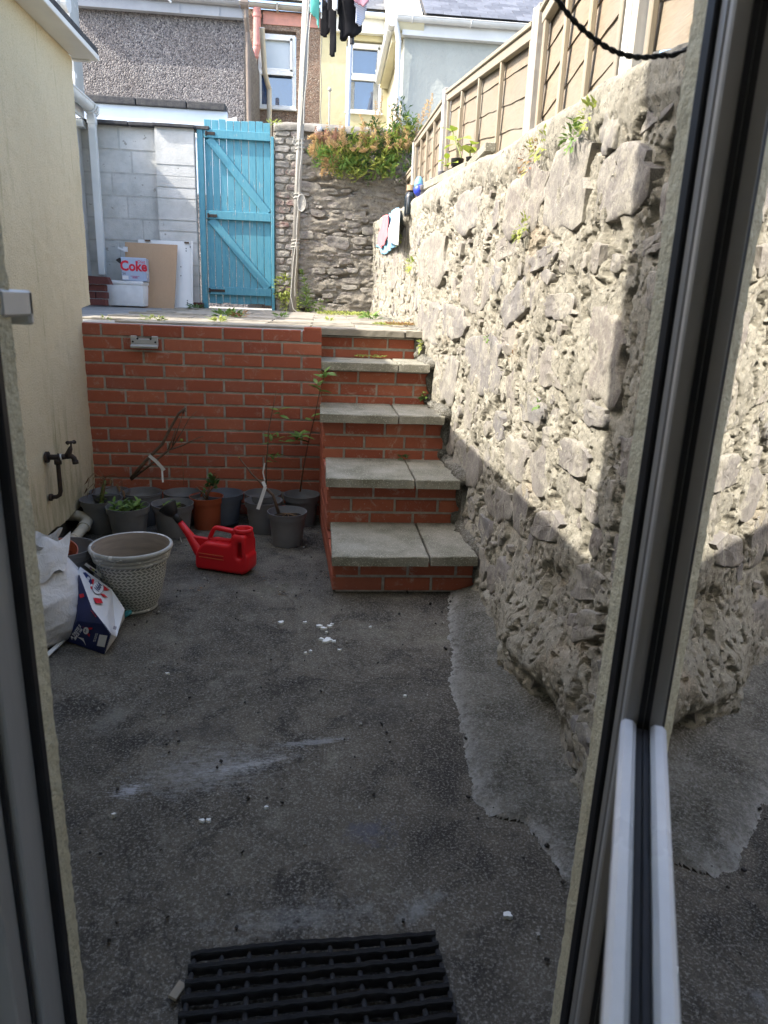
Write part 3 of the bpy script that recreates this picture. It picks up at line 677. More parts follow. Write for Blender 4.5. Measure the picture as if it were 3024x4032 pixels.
# back wall beyond the terrace (faces the camera)
YW = 8.42
bk = thing('stone_back_wall', 'rough rubble stone wall with rounded coping behind the terrace, right of the turquoise gate', 'stone wall', (.3, YW, 1.15))
Xa = np.arange(-.30, 1.75, .0125); Za = np.arange(1.10, 3.08, .0125); X, Z = np.meshgrid(Xa, Za, indexing='ij'); P = np.stack([X, X*0+YW, Z], -1)
d = .050*fbm(P*np.array([.55,1,1.5]), 5, 6, .66)+.018*np.abs(fbm(P*np.array([.55,1,1.7]), 15, 3)); cv = fbm(P*np.array([.5,1,1.7])+4, 8, 3); d -= .045*np.clip((cv-.28)/.15, 0, 1)
P[..., 1] -= d; bm_ = grid_obj('mortar_bed', P, M_rub2, parent=bk, off=tuple(bk.location)); bm_['kind'] = 'stuff'
placed2 = []
def ok2(u, v, w, h, f=.5):
    return all(not (abs(u-a) < (w+c)*f and abs(v-b) < (h+e)*f) for a, b, c, e in placed2)
n_ = 0
for it in range(4500):
    big = it < 1200; w_ = rnd.uniform(.12, .30) if big else rnd.uniform(.05, .14); h_ = w_*rnd.uniform(.26, .48)
    u = rnd.uniform(-.25, 1.1); v = rnd.uniform(1.16, 3.0)
    if u > .72 and v < 2.1: continue
    if not ok2(u, v, w_, h_, .47 if big else .5): continue
    placed2.append((u, v, w_, h_)); n_ += 1
    mk('stone', stone_patch(w_, h_, rnd.uniform(.008,.024), 5000+it, rnd.uniform(-.1,.1), 14, rnd.choice((3,4,5)), M_stone2), bk, (u-.3, .008, v-1.15))
mb = MB(); prof = [(-.06,0),(-.065,.04),(-.04,.075),(.02,.095),(.12,.10),(.25,.09)]
Xc = np.arange(-.54, 1.8, .02)
for i, xx in enumerate(Xc):
    for (yy, zz) in prof:
        e = np.array([xx, yy, zz]); mb.v.append((xx, YW+yy+.008*float(fbm(e, 9, 3)), 3.055+zz+.008*float(fbm(e+3, 7, 3))-.02*max(0, (-.40-xx)/.14)))
k = len(prof)
for i in range(len(Xc)-1):
    for j in range(k-1): a = i*k+j; mb.f.append((a, a+k, a+k+1, a+1)); mb.m.append(0)
mb.f.append(tuple(range(k))); mb.m.append(0)
mb.box((.6, YW+.19, 2.1), (2.3, .26, 1.9))
part('coping', mb, simple('coping_render', (.25,.235,.21), (.16,.15,.13), 8, .9, .15, .8, 60, .006, True), bk, smooth=True)
# brick gate pier, partly rendered and painted
pr = thing('brick_gate_pier', 'old brick gate pier with flaking grey render, right of the turquoise gate', 'pier', (-.41, YW-.04, 1.15))
M_oldbr = stone_mat('old_painted_brick', [(.30,.28,.25), (.36,.34,.31), (.22,.10,.075), (.27,.25,.22), (.33,.30,.26)], (1,1,1))
mb = MB(); mb.box((-.405, YW+.06, 2.1), (.25, .20, 1.94)); part('mortar', mb, M_rub2, pr)
for r in range(25):
    z = 1.20+.076*r; cut = -.42 if r % 2 else -.36
    for a, b in ((-.528, cut-.006), (cut+.006, -.275)):
        L = b-a; mk('brick', stone_patch(L*1.02, .064, .016, 9000+r*2+int(a*10), 0, 14, 6, M_oldbr), pr, ((a+b)/2+.41, .0, z-1.15))

# ---------------------------------------------------------------- turquoise gate
GX0, GX1, GY, GB, GT = -1.338, -.535, 8.40, 1.25, 3.12
gt = thing('garden_gate', 'turquoise painted wooden gate, ledged and braced, closed', 'gate', ((GX0+GX1)/2, GY, zd(8.4)))
nb = 9; bx0 = -1.275; bx1 = -.575; bw_ = (bx1-bx0)/nb
for i in range(nb):
    mb = MB(); mb.box((bx0+bw_*(i+.5), GY, (GB+GT)/2+rnd.uniform(-.006,.006)), (bw_-.005, .018, GT-GB), bev=.0025); part('board', mb, M_blue, gt)
for z, h in ((2.975,.082), (2.175,.085), (1.385,.085)):
    mb = MB(); mb.box((-.925, GY-.029, z), (.70, .038, h), bev=.003); part('rail', mb, M_blue, gt)
for (z0, z1) in ((2.93, 2.215), (2.13, 1.43)):
    a = Vector((-1.225, GY-.0225, z0)); b = Vector((-.61, GY-.0225, z1)); dv = b-a; L = dv.length; an = atan2(dv.z, dv.x)
    mb = MB(); mb.box((a+b)/2, (L, .026, .085), (0, -an, 0), bev=.003); part('brace', mb, M_blue, gt)
for z in (2.975, 2.165):
    mb = MB(); mb.box((-1.20, GY-.053, z), (.09, .006, .03), bev=.002); mb.tube([(-1.25,GY-.052,z-.022),(-1.25,GY-.052,z+.022)], .010, 10); part('hinge', mb, M_iron, gt)
mb = MB(); mb.box((-1.17, GY-.053, 1.385), (.16, .006, .028), bev=.002); mb.tube([(-1.26,GY-.052,1.36),(-1.26,GY-.052,1.41)], .010, 10); part('hinge', mb, M_iron, gt)
gf = thing('gate_frame', 'turquoise timber posts that hang the garden gate between block pier and brick pier', 'gate frame', (-.94, GY, zd(8.4)))
for x, w_, zt in ((-1.315, .062, 3.02), (-.553, .034, 2.98)):
    mb = MB(); mb.box((x, GY-.005, (1.18+zt)/2), (w_, .09, zt-1.18), bev=.004); part('post', mb, M_blue, gf)
mb = MB(); mb.box((-1.31, GY-.053, 2.45), (.022,.004,.07)); mb.box((-1.305, GY-.053, 2.6), (.02,.004,.05)); part('keeper_plate', mb, M_blue, gf)

# ---------------------------------------------------------------- painted block wall
bl = thing('block_wall', 'white painted concrete block wall with a pier, left of the turquoise gate', 'block wall', (-2.2, YW, 1.15))
mb = MB(); mb.box((-2.55, YW+.0545, 2.08), (1.55, .10, 1.88)); mb.box((-1.575, YW-.0455, 2.08), (.40, .10, 1.88)); part('joint_bed', mb, M_blockj, bl)
BLM = {}
def block(x0, x1, z0, z1, y):
    mb = MB(); L, Hh = x1-x0, z1-z0; bm = bmesh.new(); bmesh.ops.create_cube(bm, size=1)
    for v in bm.verts: v.co = Vector((v.co.x*L, v.co.y*.1+.05, v.co.z*Hh))
    bmesh.ops.bevel(bm, geom=[e for e in bm.edges if all(v.co.y < .01 for v in e.verts)], offset=.005, segments=2, affect='EDGES')
    me = bpy.data.meshes.new('block'); bm.to_mesh(me); bm.free(); me.materials.append(M_block)
    mk('block', me, bl, ((x0+x1)/2+2.2, y-YW+rnd.uniform(-.003,.003), (z0+z1)/2-1.15), (rnd.uniform(-.004,.004), 0, 0))
zr = [1.19+.2265*i for i in range(9)]
for i in range(8):
    off = [.0,.17,-.06,.20,.05,-.1,.12,.0][i]; e = [-3.3]+[v for v in [-3.05+off+.44*k for k in range(4)] if v < -1.85]+[-1.775]
    for a, b in zip(e[:-1], e[1:]): block(a+.005, b-.005, zr[i]+.005, zr[i+1]-.005, YW)
zz = [1.19, 1.42, 1.53, 1.64, 1.87, 1.98, 2.09, 2.31, 2.42, 2.53, 2.64, 2.98]
for a, b in zip(zz[:-1], zz[1:]): block(-1.778, -1.372, a+.004, b-.004, YW-.10)
mb = MB()
for i in range(5): a = -3.3+i*.42; mb.box((a+.2, YW+.02, 3.025), (.41, .20, .035), (0, rnd.uniform(-.01,.01), 0), bev=.006)
mb.box((-1.575, YW-.02, 3.018), (.43, .24, .03), bev=.006); part('coping_slate', mb, M_felt, bl)

# ---------------------------------------------------------------- cream outbuilding on the left
cr = thing('cream_extension', 'cream roughcast side wall with pale eaves board filling the left side', 'building', (-1.34, 2.6, 0))
def wallgrid(y0, y1, z0, z1, mat, name, keepf=None, amp=.0035):
    Ya = np.arange(y0, y1+.001, .018); Za = np.arange(z0, z1+.001, .018); Y, Z = np.meshgrid(Ya, Za, indexing='ij'); P = np.stack([Y*0-1.34, Y, Z], -1)
    P[..., 0] += amp*fbm(P, 30, 3)+.004*fbm(P, 3, 2); P[-1:, :, 1] += .012*fbm(P[-1:], 16, 3); P[:, :1, 2] += (.014 if z0 < 1 else 0)*fbm(P[:, :1], 10, 3)
    P[:, :, 1] = np.where((P[:, :, 1] > 4.178) & (P[:, :, 2] < 1.205), np.minimum(P[:, :, 1], 4.20), P[:, :, 1]); kp = ~((Y[:-1,:-1] > 4.175) & (Z[:-1,:-1] < 1.19)); o = grid_obj(name, P, mat, parent=cr, keep=kp, off=tuple(cr.location)); return o
wallgrid(.86, 4.36, .125, 2.50, M_cream, 'wall_face')
mb = MB(); mb.box((-1.72, 2.51, .67), (.74, 3.30, 1.09)); mb.box((-1.72, 2.60, 1.86), (.74, 3.48, 1.29)); part('wall_core', mb, M_cream_p, cr)
mb = MB(); mb.box((-1.80, 2.5, .06), (.80, 3.32, .14)); part('plinth', mb, simple('dark_plinth', (.10,.095,.085), (.05,.05,.045), 10, .95, .1, .8, 60, .006), cr)  # set-back plinth in a dark mottled grey
mb = MB(); mb.box((-1.275, 2.62, 2.497), (.13, 3.56, .028), bev=.003); mb.box((-1.30, 4.385, 2.49), (.09, .03, .03)); part('eaves_board', mb, M_wht, cr)
mb = MB(); mb.prism([(-1.215,.86,2.513),(-1.215,4.40,2.513),(-3.4,4.40,3.0),(-3.4,.86,3.0)], (0,0,.03)); part('roof', mb, M_felt, cr)

# our own house: rear wall with the doorway, and the room behind it
YO = .846; XL, XR = -.352, .400
hs = thing('house', 'cream roughcast house wall, narrow strips either side of the open doorway', 'building', (0, YO, 0))
mb = MB()
def hw(x0, x1, z0, z1): mb.box(((x0+x1)/2, YO-.018, (z0+z1)/2), (x1-x0, .034, z1-z0))
hw(-1.34, XL, 0, 3.0); hw(XR, 1.4, 0, 3.0); hw(XL, XR, 2.15, 3.0); hw(-2.4, 1.4, 3.0, 6.3); hw(-2.4, -1.34, 0, 3.0)
mb.box((-1.43, 1.04, 3.5), (.14, .38, 1.86))  # unseen fin, added to cast the upright shadow edge on the stone wall
part('wall', mb, M_cream_p, hs)
def reveal(x, sgn):
    Ya = np.arange(YO-.035, YO+.0012, .006); Za = np.arange(0, 2.16, .008); Y, Z = np.meshgrid(Ya, Za, indexing='ij'); P = np.stack([Y*0+x, Y, Z], -1)
    P[..., 0] += sgn*(.003+.0018*fbm(P, 110, 2)+.0012*fbm(P, 30, 2)); P[-1, :, 1] += .0015*fbm(P[-1], 60, 2)+.001
    o = grid_obj('reveal', P, M_cream_p, parent=hs, off=tuple(hs.location))
reveal(XL, 1); reveal(XR, -1)
mb = MB(); mb.prism([(-2.4,-6,6.3),(1.5,-6,6.3),(1.5,.86,6.3),(-2.4,.86,6.3)], (0,0,.15)); part('roof', mb, M_felt, hs)
room = MB(); room.box((-.3, -2.0, -.02), (4.6, 5.2, .06)); o = mk('floor', room.mesh('floor', simple('kitchen_floor', (.22,.19,.16), (.18,.15,.13), 4, .5, .4))); tag(o, kind='structure'); 
room = MB(); room.box((-.3, -2.0, 2.43), (4.6, 5.2, .06)); o = mk('ceiling', room.mesh('ceiling', simple('ceiling_paint', (.75,.75,.72)))); tag(o, kind='structure')
room = MB(); room.box((-2.5, -1.9, 1.2), (.1, 5.0, 2.46)); room.box((1.9, -1.9, 1.2), (.1, 5.0, 2.46)); room.box((-2.0, -4.4, 1.2), (1.0, .1, 2.46)); room.box((1.4, -4.4, 1.2), (1.0, .1, 2.46)); room.box((-.3, -4.4, .4), (2.4, .1, .86)); room.box((-.3, -4.4, 2.3), (2.4, .1, .3))
o = mk('wall', room.mesh('wall', simple('wall_paint', (.62,.60,.55)))); tag(o, kind='structure')
# sill of the kitchen window left of the door
sl = thing('window_sill', 'end of a white window sill jutting in at the left edge of the doorway', 'window sill', (-.48, YO, 1.26))
mb = MB(); mb.box((-.62, .865, 1.259), (.548, .085, .030), bev=.003); mb.box((-.62, .901, 1.254), (.548, .012, .04), bev=.003); part('sill_board', mb, M_wht, sl)

# door frame and seals
df = thing('door_frame', 'grey door frame with black rubber seals around the open back door', 'door frame', (0, .79, 0))
def fbox(name, x0, x1, y0, y1, mat, z0=0.0, z1=2.12, bev=.002):
    mb = MB(); mb.box(((x0+x1)/2, (y0+y1)/2, (z0+z1)/2), (x1-x0, y1-y0, z1-z0), bev=bev); return part(name, mb, mat, df)
# left jamb
fbox('seal', XL-.02, XL+.004, .796, .812, M_seal); fbox('jamb', XL-.05, XL-.006, .735, .795, M_frame); fbox('jamb', XL-.075, XL-.016, .690, .734, M_frame); fbox('seal', XL-.03, XL-.012, .722, .730, M_seal); fbox('jamb', XL-.16, XL-.045, .62, .689, M_frame)
# right jamb
fbox('seal', XR-.006, XR+.03, .792, .812, M_seal); fbox('jamb', XR-.001, XR+.052, .776, .7915, M_frame)
fbox('jamb', XR+.045, XR+.16, .66, .727, M_frame)
fbox('threshold', XL-.1, XR+.1, .62, .84, M_frame, -.02, .03); fbox('head', XL-.1, XR+.1, .64, .81, M_frame, 2.12, 2.2)
# open leaf
LU = Vector((sin(radians(24.8)), cos(radians(24.8)), 0)); LN = Vector((LU.y, -LU.x, 0)); E0 = .083
dl = thing('glazed_door', 'open glazed back door leaf on the right, its pane mirroring the stone wall', 'door', tuple((LN*.09+LU*.45)[:]))
def lp(s, n, z): q = LN*n+LU*s; return Vector((q.x, q.y, z))
def lbox(name, s0, s1, n0, n1, z0, z1, mat, bev=.002):
    mb = MB(); R = Matrix((( LU.x, LN.x, 0), (LU.y, LN.y, 0), (0, 0, 1)))
    mb.box(lp((s0+s1)/2, (n0+n1)/2, (z0+z1)/2), (s1-s0, n1-n0, z1-z0), R, bev=bev); return part(name, mb, mat, dl)
lbox('stile', .752, .815, .036, .105, .05, 2.10, M_frame, .004); lbox('bead', .744, .7518, .037, .056, .13, 2.02, M_frame, .001); lbox('gasket', .738, .7435, .0505, .0565, .13, 2.02, M_seal, 0)
lbox('stile', -.02, .05, .040, .105, .05, 2.10, M_frame)
lbox('rail', .05, .752, .040, .105, .05, .14, M_frame); lbox('rail', .05, .752, .040, .105, 2.02, 2.10, M_frame)
M_glass, t_, b_ = new_mat('door_glass', .0, .5); b_.inputs['Transmission Weight'].default_value = 1; b_.inputs['IOR'].default_value = 1.52; b_.inputs['Base Color'].default_value = (.55,.62,.62,1); b_.inputs['Roughness'].default_value = 0
E0 = .0567
lbox('pane', .048, .7375, E0, E0+.005, .13, 2.03, M_glass, 0)
lbox('mid_rail', .058, .742, .033, .0492, .812, .840, M_rail, .004); lbox('rail_gasket', .058, .742, .0495, E0-.0004, .80, .832, M_seal, .0008)
# ---------------------------------------------------------------- white guttered outhouse on the far left
ob = thing('white_outhouse', 'low outhouse with white eaves, gutter and square downpipe, behind the cream wall', 'outhouse', (-2.4, 6.6, 1.15))
GXo, GZo, Ye = -2.40, 3.15, 8.30
mb = MB(); mb.box((-3.05, 6.7, 2.08), (1.0, 3.4, 1.84)); part('wall', mb, M_block, ob)
mb = MB(); mb.box((GXo-.10, 6.65, GZo-.05), (.03, 3.4, .13), bev=.003); mb.box((GXo-.14, Ye, GZo-.17), (.12,.12,.07), bev=.003); part('fascia', mb, M_wht, ob)
mb = MB(); mb.prism([(GXo-.02, 5.0, GZo+.03), (GXo-.02, Ye+.10, GZo+.03), (GXo-1.2, Ye+.10, GZo+.40), (GXo-1.2, 5.0, GZo+.40)], (0,0,.045)); part('roof', mb, M_felt, ob)
mb = MB(); n = 10
for yy in (5.05, Ye+.05):
    for j in range(n+1):
        a = pi+pi*j/n; mb.v.append((GXo+.065*cos(a), yy, GZo+.065*sin(a)))
for j in range(n): mb.f.append((j, j+1, n+2+j, n+1+j)); mb.m.append(0)
mb.tube([(GXo-.065,5.05,GZo),(GXo-.065,Ye+.05,GZo)], .007, 6); mb.tube([(GXo+.065,5.05,GZo),(GXo+.065,Ye+.05,GZo)], .009, 6)
mb.tube([(GXo,Ye+.02,GZo-.03),(GXo,Ye+.06,GZo-.03)], .068, 14)
part('gutter', mb, M_wht, ob, smooth=False)
for yy in (Ye-.08, Ye-.01):
    mb = MB(); mb.tube([(GXo+.074*cos(pi+pi*j/10), yy, GZo+.074*sin(pi+pi*j/10)) for j in range(11)], .010, 6); part('gutter_clip', mb, M_wht, ob)
mb = MB(); mb.box((GXo, Ye, 2.30), (.072, .072, 1.60), bev=.006); mb.box((GXo, Ye, GZo-.13), (.085,.085,.08), bev=.006); part('downpipe', mb, M_wht, ob)
# low shed roof behind the block wall: pale fascia with a ridge of dark felt
ln = MB(); ln.box((-1.0, 10.75, 1.13), (9, 4.3, .1)); tag(mk('back_lane', ln.mesh('back_lane', simple('lane_stone', (.42,.40,.36), (.30,.28,.25), 9, .9, .1, .8, 30, .01, True))), kind='structure')
sh = thing('lean_to_roof', 'pale blue-white fascia and dark ridge tiles of a lean-to behind the block wall', 'roof', (-2.2, 10.0, 1.2))
a = ony(196, 262, 10.0); b = ony(492, 262, 10.0); zt = ony(350, 232, 10.0).z; zb = 3.1; x1 = ony(490, 250, 10.).x; x0 = -4.2
mb = MB(); mb.box(((x0+x1)/2, 10.06, (zt+2.6)/2), (x1-x0, .1, zt-2.6)); part('fascia', mb, simple('pale_blue_board', (.55,.62,.70), (.50,.57,.66), 3, .5, .3, world=True), sh)
L = .62; xx = x0
while xx < x1-.02:
    e = min(xx+L, x1-.01); mb = MB(); mb.box(((xx+e)/2, 10.10, zt+.045), (e-xx-.012, .26, .085), (.0,0,0), bev=.012); part('ridge_tile', mb, M_felt, sh); xx += L
mb = MB(); mb.tube([(x1-.005, 9.99, zt-.14), (x1+.13, 9.99, zt-.10)], .045, 10); part('gutter_end', mb, M_wht, sh)
mb = MB()
for i in range(60):
    t = i/59; x_ = x0+.1+(x1-x0-.5)*t; z0_ = zt-.19-.02*sin(t*3); 
    mb.box((x_, 10.0, z0_-.05+.018*float(fbm(np.array([x_,0,0]), 6, 3))), ((x1-x0)/60, .012, .14))
part('flashing', mb, M_wht, sh)

# ---------------------------------------------------------------- window builder
M_pane, t_, b_ = new_mat('window_pane', .02, 1.0); b_.inputs['Base Color'].default_value = (.015,.04,.10,1); b_.inputs['IOR'].default_value = 1.9  # blue in the base colour paints in the sky's reflection
M_curtain = cloth_mat('net_curtain', (.62,.64,.62), bs=.2)
M_blind = simple('pale_blind', (.42,.47,.50), (.38,.43,.46), 3, .35, .6)
def sash_window(root, x0, x1, z0, z1, y, split, curtain=None, blind=False, dark=False):
    w_ = .062
    fr = MB()
    for (a, b, c, d) in ((x0, x0+w_, z0, z1), (x1-w_, x1, z0, z1), (x0+w_, x1-w_, z1-w_, z1), (x0+w_, x1-w_, z0, z0+w_)):
        fr.box(((a+b)/2, y, (c+d)/2), (b-a, .07, d-c), bev=.005)
    f = sub('window_frame', fr, M_wht, root)
    zs = z0+(z1-z0)*split
    tb = MB(); tb.box(((x0+x1)/2, y-.03, zs), (x1-x0-.10, .06, .075), bev=.005); sub('transom', tb, M_wht, f)
    us = MB()
    for (a, b, c, d) in ((x0+w_, x0+w_+.045, zs+.03, z1-w_), (x1-w_-.045, x1-w_, zs+.03, z1-w_), (x0+w_, x1-w_, z1-w_-.045, z1-w_), (x0+w_, x1-w_, zs+.035, zs+.08)):
        us.box(((a+b)/2, y-.035, (c+d)/2), (b-a, .05, d-c), bev=.004)
    sub('sash', us, M_wht, f)
    for (c, d) in ((z0+w_, zs-.03), (zs+.05, z1-w_)):
        p = MB(); p.box(((x0+x1)/2, y+.012, (c+d)/2), (x1-x0-2*w_+.01, .008, d-c+.02))
        sub('pane', p, M_blind if (blind and c > z0+.3) else M_pane, f)
    if curtain:
        for (xa, xb) in curtain:
            g = MB(); n = 14
            for i in range(n):
                a0 = xa+(xb-xa)*i/n; g.box((a0+(xb-xa)/n/2, y+.006+.004*(i % 2), (z0+zs)/2), ((xb-xa)/n, .004, zs-z0-.12))
            sub('curtain', g, M_curtain, f)
    s = MB(); s.box(((x0+x1)/2, y-.05, z0-.02), (x1-x0+.06, .14, .04), bev=.005); sub('window_sill', s, M_wht, root)
def wall_with_hole(x0, x1, z0, z1, hx0, hx1, hz0, hz1, y, th=.3):
    mb = MB()
    for a, b, c, d in ((x0, hx0, z0, z1), (hx1, x1, z0, z1), (hx0, hx1, z0, hz0), (hx0, hx1, hz1, z1)):
        mb.box(((a+b)/2, y+th/2, (c+d)/2), (b-a, th, d-c))
    return mb
def slate_roof(root, x0, x1, y0, z0, pitch, rows, sw_, sh_, mat, name='slate', edge=None, bedx=None):
    """courses of slates on a slope rising away from the camera"""
    R = Matrix.Rotation(pitch, 3, 'X'); me = None
    mb = MB(); L = rows*sh_+.2; xa, xb = (bedx or (x0, x1)); c = Vector(((xa+xb)/2, y0, z0))+R@Vector((0, L/2, -.03)); mb.box(c, (xb-xa, L, .03), R); sub('roof_bed', mb, M_felt, root)
    q = MB(); q.box((0,0,0), (sw_-.006, sh_*1.25, .008), bev=.0015); me = q.mesh(name, mat)
    cnt = 0
    for r in range(rows):
        x = x0-(sw_/2 if r % 2 else 0)
        while x < x1:
            a, b = max(x, x0), min(x+sw_, x1)
            if b-a > .04:
                p = Vector(((a+b)/2, y0, z0))+R@Vector((0, (r+.5)*sh_, .012+rnd.uniform(-.0015,.0015)))
                if edge is None or edge(p):
                    o = mk(name, me, root, (p-root.location)[:], (pitch+.012, rnd.uniform(-.004,.004), rnd.uniform(-.006,.006)), ((b-a)/sw_, 1, 1)); cnt += 1
            x += sw_
    return cnt
def halfgutter(mb, p0, p1, r=.06, n=8, m=0):
    p0, p1 = Vector(p0), Vector(p1); d = (p1-p0).normalized(); s = d.cross(Vector((0,0,1))).normalized(); b = len(mb.v)
    for p in (p0, p1):
        for rr in (r, r-.008):
            for j in range(n+1):
                a = pi+pi*j/n; q = p+s*rr*cos(a)+Vector((0,0,rr*sin(a))); mb.v.append(tuple(q))
    k = n+1
    for j in range(n):
        mb.f.append((b+j, b+j+1, b+2*k+j+1, b+2*k+j)); mb.m.append(m); mb.f.append((b+k+j+1, b+k+j, b+3*k+j, b+3*k+j+1)); mb.m.append(m)
    mb.tube([p0+s*r, p1+s*r], .008, 6, m); mb.tube([p0-s*r, p1-s*r], .008, 6, m)

# ---------------------------------------------------------------- grey pebbledashed house (left) with its brown rear wall
YN, YF = 13.0, 16.0
def P13(x, y): return ony(x, y, YN)
def P16(x, y): return ony(x, y, YF)
hp = thing('pebbledash_house', 'terraced house with grey pebbledashed rear extension and brown pebbledashed wall with sash window', 'building', (-2.5, 13, 1.2))
xl, xr = P13(158,120).x, P13(527,120).x; zt = P13(340, 12).z
mb = MB(); mb.box(((xl+xr)/2, YN+1.5, (zt+.2)/2), (xr-xl, 3.0, zt-.2)); part('extension_wall', mb, M_pebA, hp)
mb = MB(); zt2 = P13(340, 30).z; mb.box(((xl+xr)/2+.0, YN-.07, (zt+zt2)/2+.02), (xr-xl+.02, .10, zt-zt2+.06), bev=.004); 
for xx in (390, 475): p = P13(xx, 25); mb.box((p.x, YN-.125, (zt+zt2)/2+.02), (.02, .02, zt-zt2+.05))
part('fascia', mb, simple('grey_fascia', (.33,.34,.36), (.28,.29,.31), 4, .5, .3, world=True), hp)
mb = MB(); halfgutter(mb, (xl-.1, YN-.15, zt+.10), (xr-.05, YN-.15, zt+.08), .065); part('gutter', mb, simple('grey_gutter', (.30,.30,.30), (.25,.25,.25), 6, .5), hp)
mb = MB(); mb.tube([(xr+.06, YN-.15, zt+.0), (xr+.06, YN-.15, zt-.12), (xr+.07,YN-.06,zt-.3),(xr+.07,YN-.06,2.0)], .038, 12); mb.tube([(xr-.02,YN-.17,zt+.06),(xr+.10,YN-.17,zt+.06)], .07, 12); part('downpipe', mb, simple('brown_pipe', (.20,.16,.13), (.16,.13,.11), 6, .5), hp, smooth=False)
mb = MB(); q0 = P16(537, 20); mb.tube([(xr+.22, YN+.9, zt+.1),(xr+.24, YN+1.2, zt-.5), (xr+.30, YN+1.4, zt-.7), (xr+.30, YN+1.4, 2.0)], .045, 12); part('downpipe', mb, simple('cream_pipe', (.50,.44,.34), (.42,.37,.29), 6, .5), hp, smooth=False)
pa = [P16(556, 22), P16(556, 105), P16(549, 128), P16(549, 262)]
mb = MB(); mb.tube([(p.x, YF-.10, p.z) for p in pa[:3]], .075, 14)
for p in (P16(556,38), P16(557,100), P16(550,124)): mb.tube([(p.x, YF-.10, p.z-.03), (p.x, YF-.10, p.z+.03)], .088, 14)
part('soil_pipe', mb, simple('pink_soil_pipe', (.50,.23,.20), (.42,.19,.17), 6, .5), hp, smooth=False)
mb = MB(); mb.tube([(pa[2].x, YF-.10, pa[2].z), (pa[3].x, YF-.10, 2.0)], .062, 14); part('downpipe', mb, simple('grey_beige_pipe', (.42,.39,.33), (.36,.33,.28), 6, .5), hp, smooth=False)
# brown rear wall with window
wx0, wx1 = P16(559,100).x, P16(636,100).x; wz0, wz1 = P16(597,234).z, P16(597,73).z; xm = P16(692,100).x; ztw = P16(640, 26).z
part('rear_wall', wall_with_hole(-6, xm, 1.0, ztw, wx0-.03, wx1+.03, wz0-.04, wz1+.06, YF), M_pebB, hp)
sash_window(hp, wx0-.02, wx1+.02, wz0, wz1, YF+.05, .48, blind=True)
mb = MB(); mb.box(((wx0+wx1)/2, YF+.02, wz0+(wz1-wz0)*.46-.02), (wx1-wx0-.12, .02, .03)); part('open_gap', mb, M_black, hp)
mb = MB(); mb.box(((pa[0].x+xm)/2+.05, YF-.012, ztw-.14), (xm-pa[0].x-.12, .02, .22)); part('painted_band', mb, simple('pink_paint', (.55,.27,.22), (.45,.24,.2), 9, .85, .1, .4, 30, .01, True), hp)
mb = MB(); halfgutter(mb, (pa[0].x-.5, YF-.12, ztw+.05), (xm, YF-.12, ztw+.03), .07)
for xx in (600, 655): mb.box((P16(xx,20).x, YF-.12, ztw), (.04,.17,.13), bev=.01)
part('gutter', mb, simple('old_gutter', (.33,.31,.27), (.27,.25,.22), 6, .6), hp)
slate_roof(hp, xl-.1, xr-.1, YN-.22, zt+.16, radians(28), 6, .36, .20, M_slatew, bedx=(xl-.1, xr-.05))
slate_roof(hp, xr-.3, xm, YF-.22, ztw+.12, radians(34), 5, .32, .17, M_slatew)
mb = MB(); mb.tube([(P13(367,0).x, YN-.3, zt+.6), (P13(367,0).x, YN-.3, zt+.02), (P13(370,0).x+.05, YN-.28, zt-.04)], .016, 8); part('cable_conduit', mb, M_wht, hp)
# scrap of rendered gable and a flue at the far left
sg = thing('rendered_gable', 'grey rendered gable with peeling white paint and a round flue pipe, above the cream eaves', 'building', (-3.6, 11.5, 1.2))
gx0, gx1 = ony(60,80,11.5).x, ony(158,120,11.5).x
mb = MB(); mb.box(((gx0+gx1)/2, 11.7, 3.2), (gx1-gx0, .4, 5.2)); part('wall', mb, simple('grey_render_old', (.42,.43,.42), (.34,.35,.34), 2.5, .85, .15, .4, 12, .01, True, speck=((.68,.68,.66), 3.2, .60)), sg)
c = ony(112, 6, 11.0); mb = MB(); mb.tube([(c.x-.55, 11.0, c.z+.06), (c.x+.12, 11.0, c.z+.02)], .115, 20); mb.tube([(c.x+.06,11.0,c.z+.02),(c.x+.10,11.0,c.z+.02)], .128, 20); mb.tube([(c.x+.17,11.0,c.z+.02),(c.x+.21,11.0,c.z+.02)], .120, 20); mb.tube([(c.x+.1,11.0,c.z+.02),(c.x+.2,11.0,c.z+.02)], .10, 20); mb.box((c.x-.2,11.25,c.z),(.08,.5,.08)); part('flue', mb, M_wht, sg)

# ---------------------------------------------------------------- pale yellow house and grey extension
hy = thing('pale_yellow_house', 'pale yellow rendered rear wall with a tall sash window behind the washing pole', 'building', (.5, 16, 1.2))
wx0, wx1 = P16(751,100).x, P16(828,100).x; wz0, wz1 = P16(785,243).z, P16(790,92).z; xe = P16(905,100).x; zy = P16(800, 52).z
part('rear_wall', wall_with_hole(xm, xe, 1.0, zy, wx0-.02, wx1+.02, wz0-.02, wz1+.03, YF, .4), M_yel, hy)
sash_window(hy, wx0, wx1, wz0, wz1, YF+.08, .50, curtain=[(wx0+.07, wx0+.16), (wx1-.17, wx1-.07)])
mb = MB(); mb.box(((xm+xe)/2, YF-.06, zy-.05), (xe-xm, .12, .30), bev=.005); part('fascia', mb, M_wht, hy)
mb = MB(); halfgutter(mb, (xm+.02, YF-.18, zy+.12), (xe, YF-.18, zy+.10), .07); part('gutter', mb, M_wht, hy)
mb = MB(); q = P16(857, 100); mb.tube([(q.x, YF-.16, zy+.08), (q.x, YF-.14, zy-.2), (q.x-.02, YF-.08, 2.0)], .048, 12); mb.box((q.x, YF-.16, zy+.05), (.14,.12,.14), bev=.01); part('downpipe', mb, M_wht, hy)
slate_roof(hy, xm+.02, xe+.2, YF-.22, zy+.18, radians(34), 6, .30, .16, M_slate)
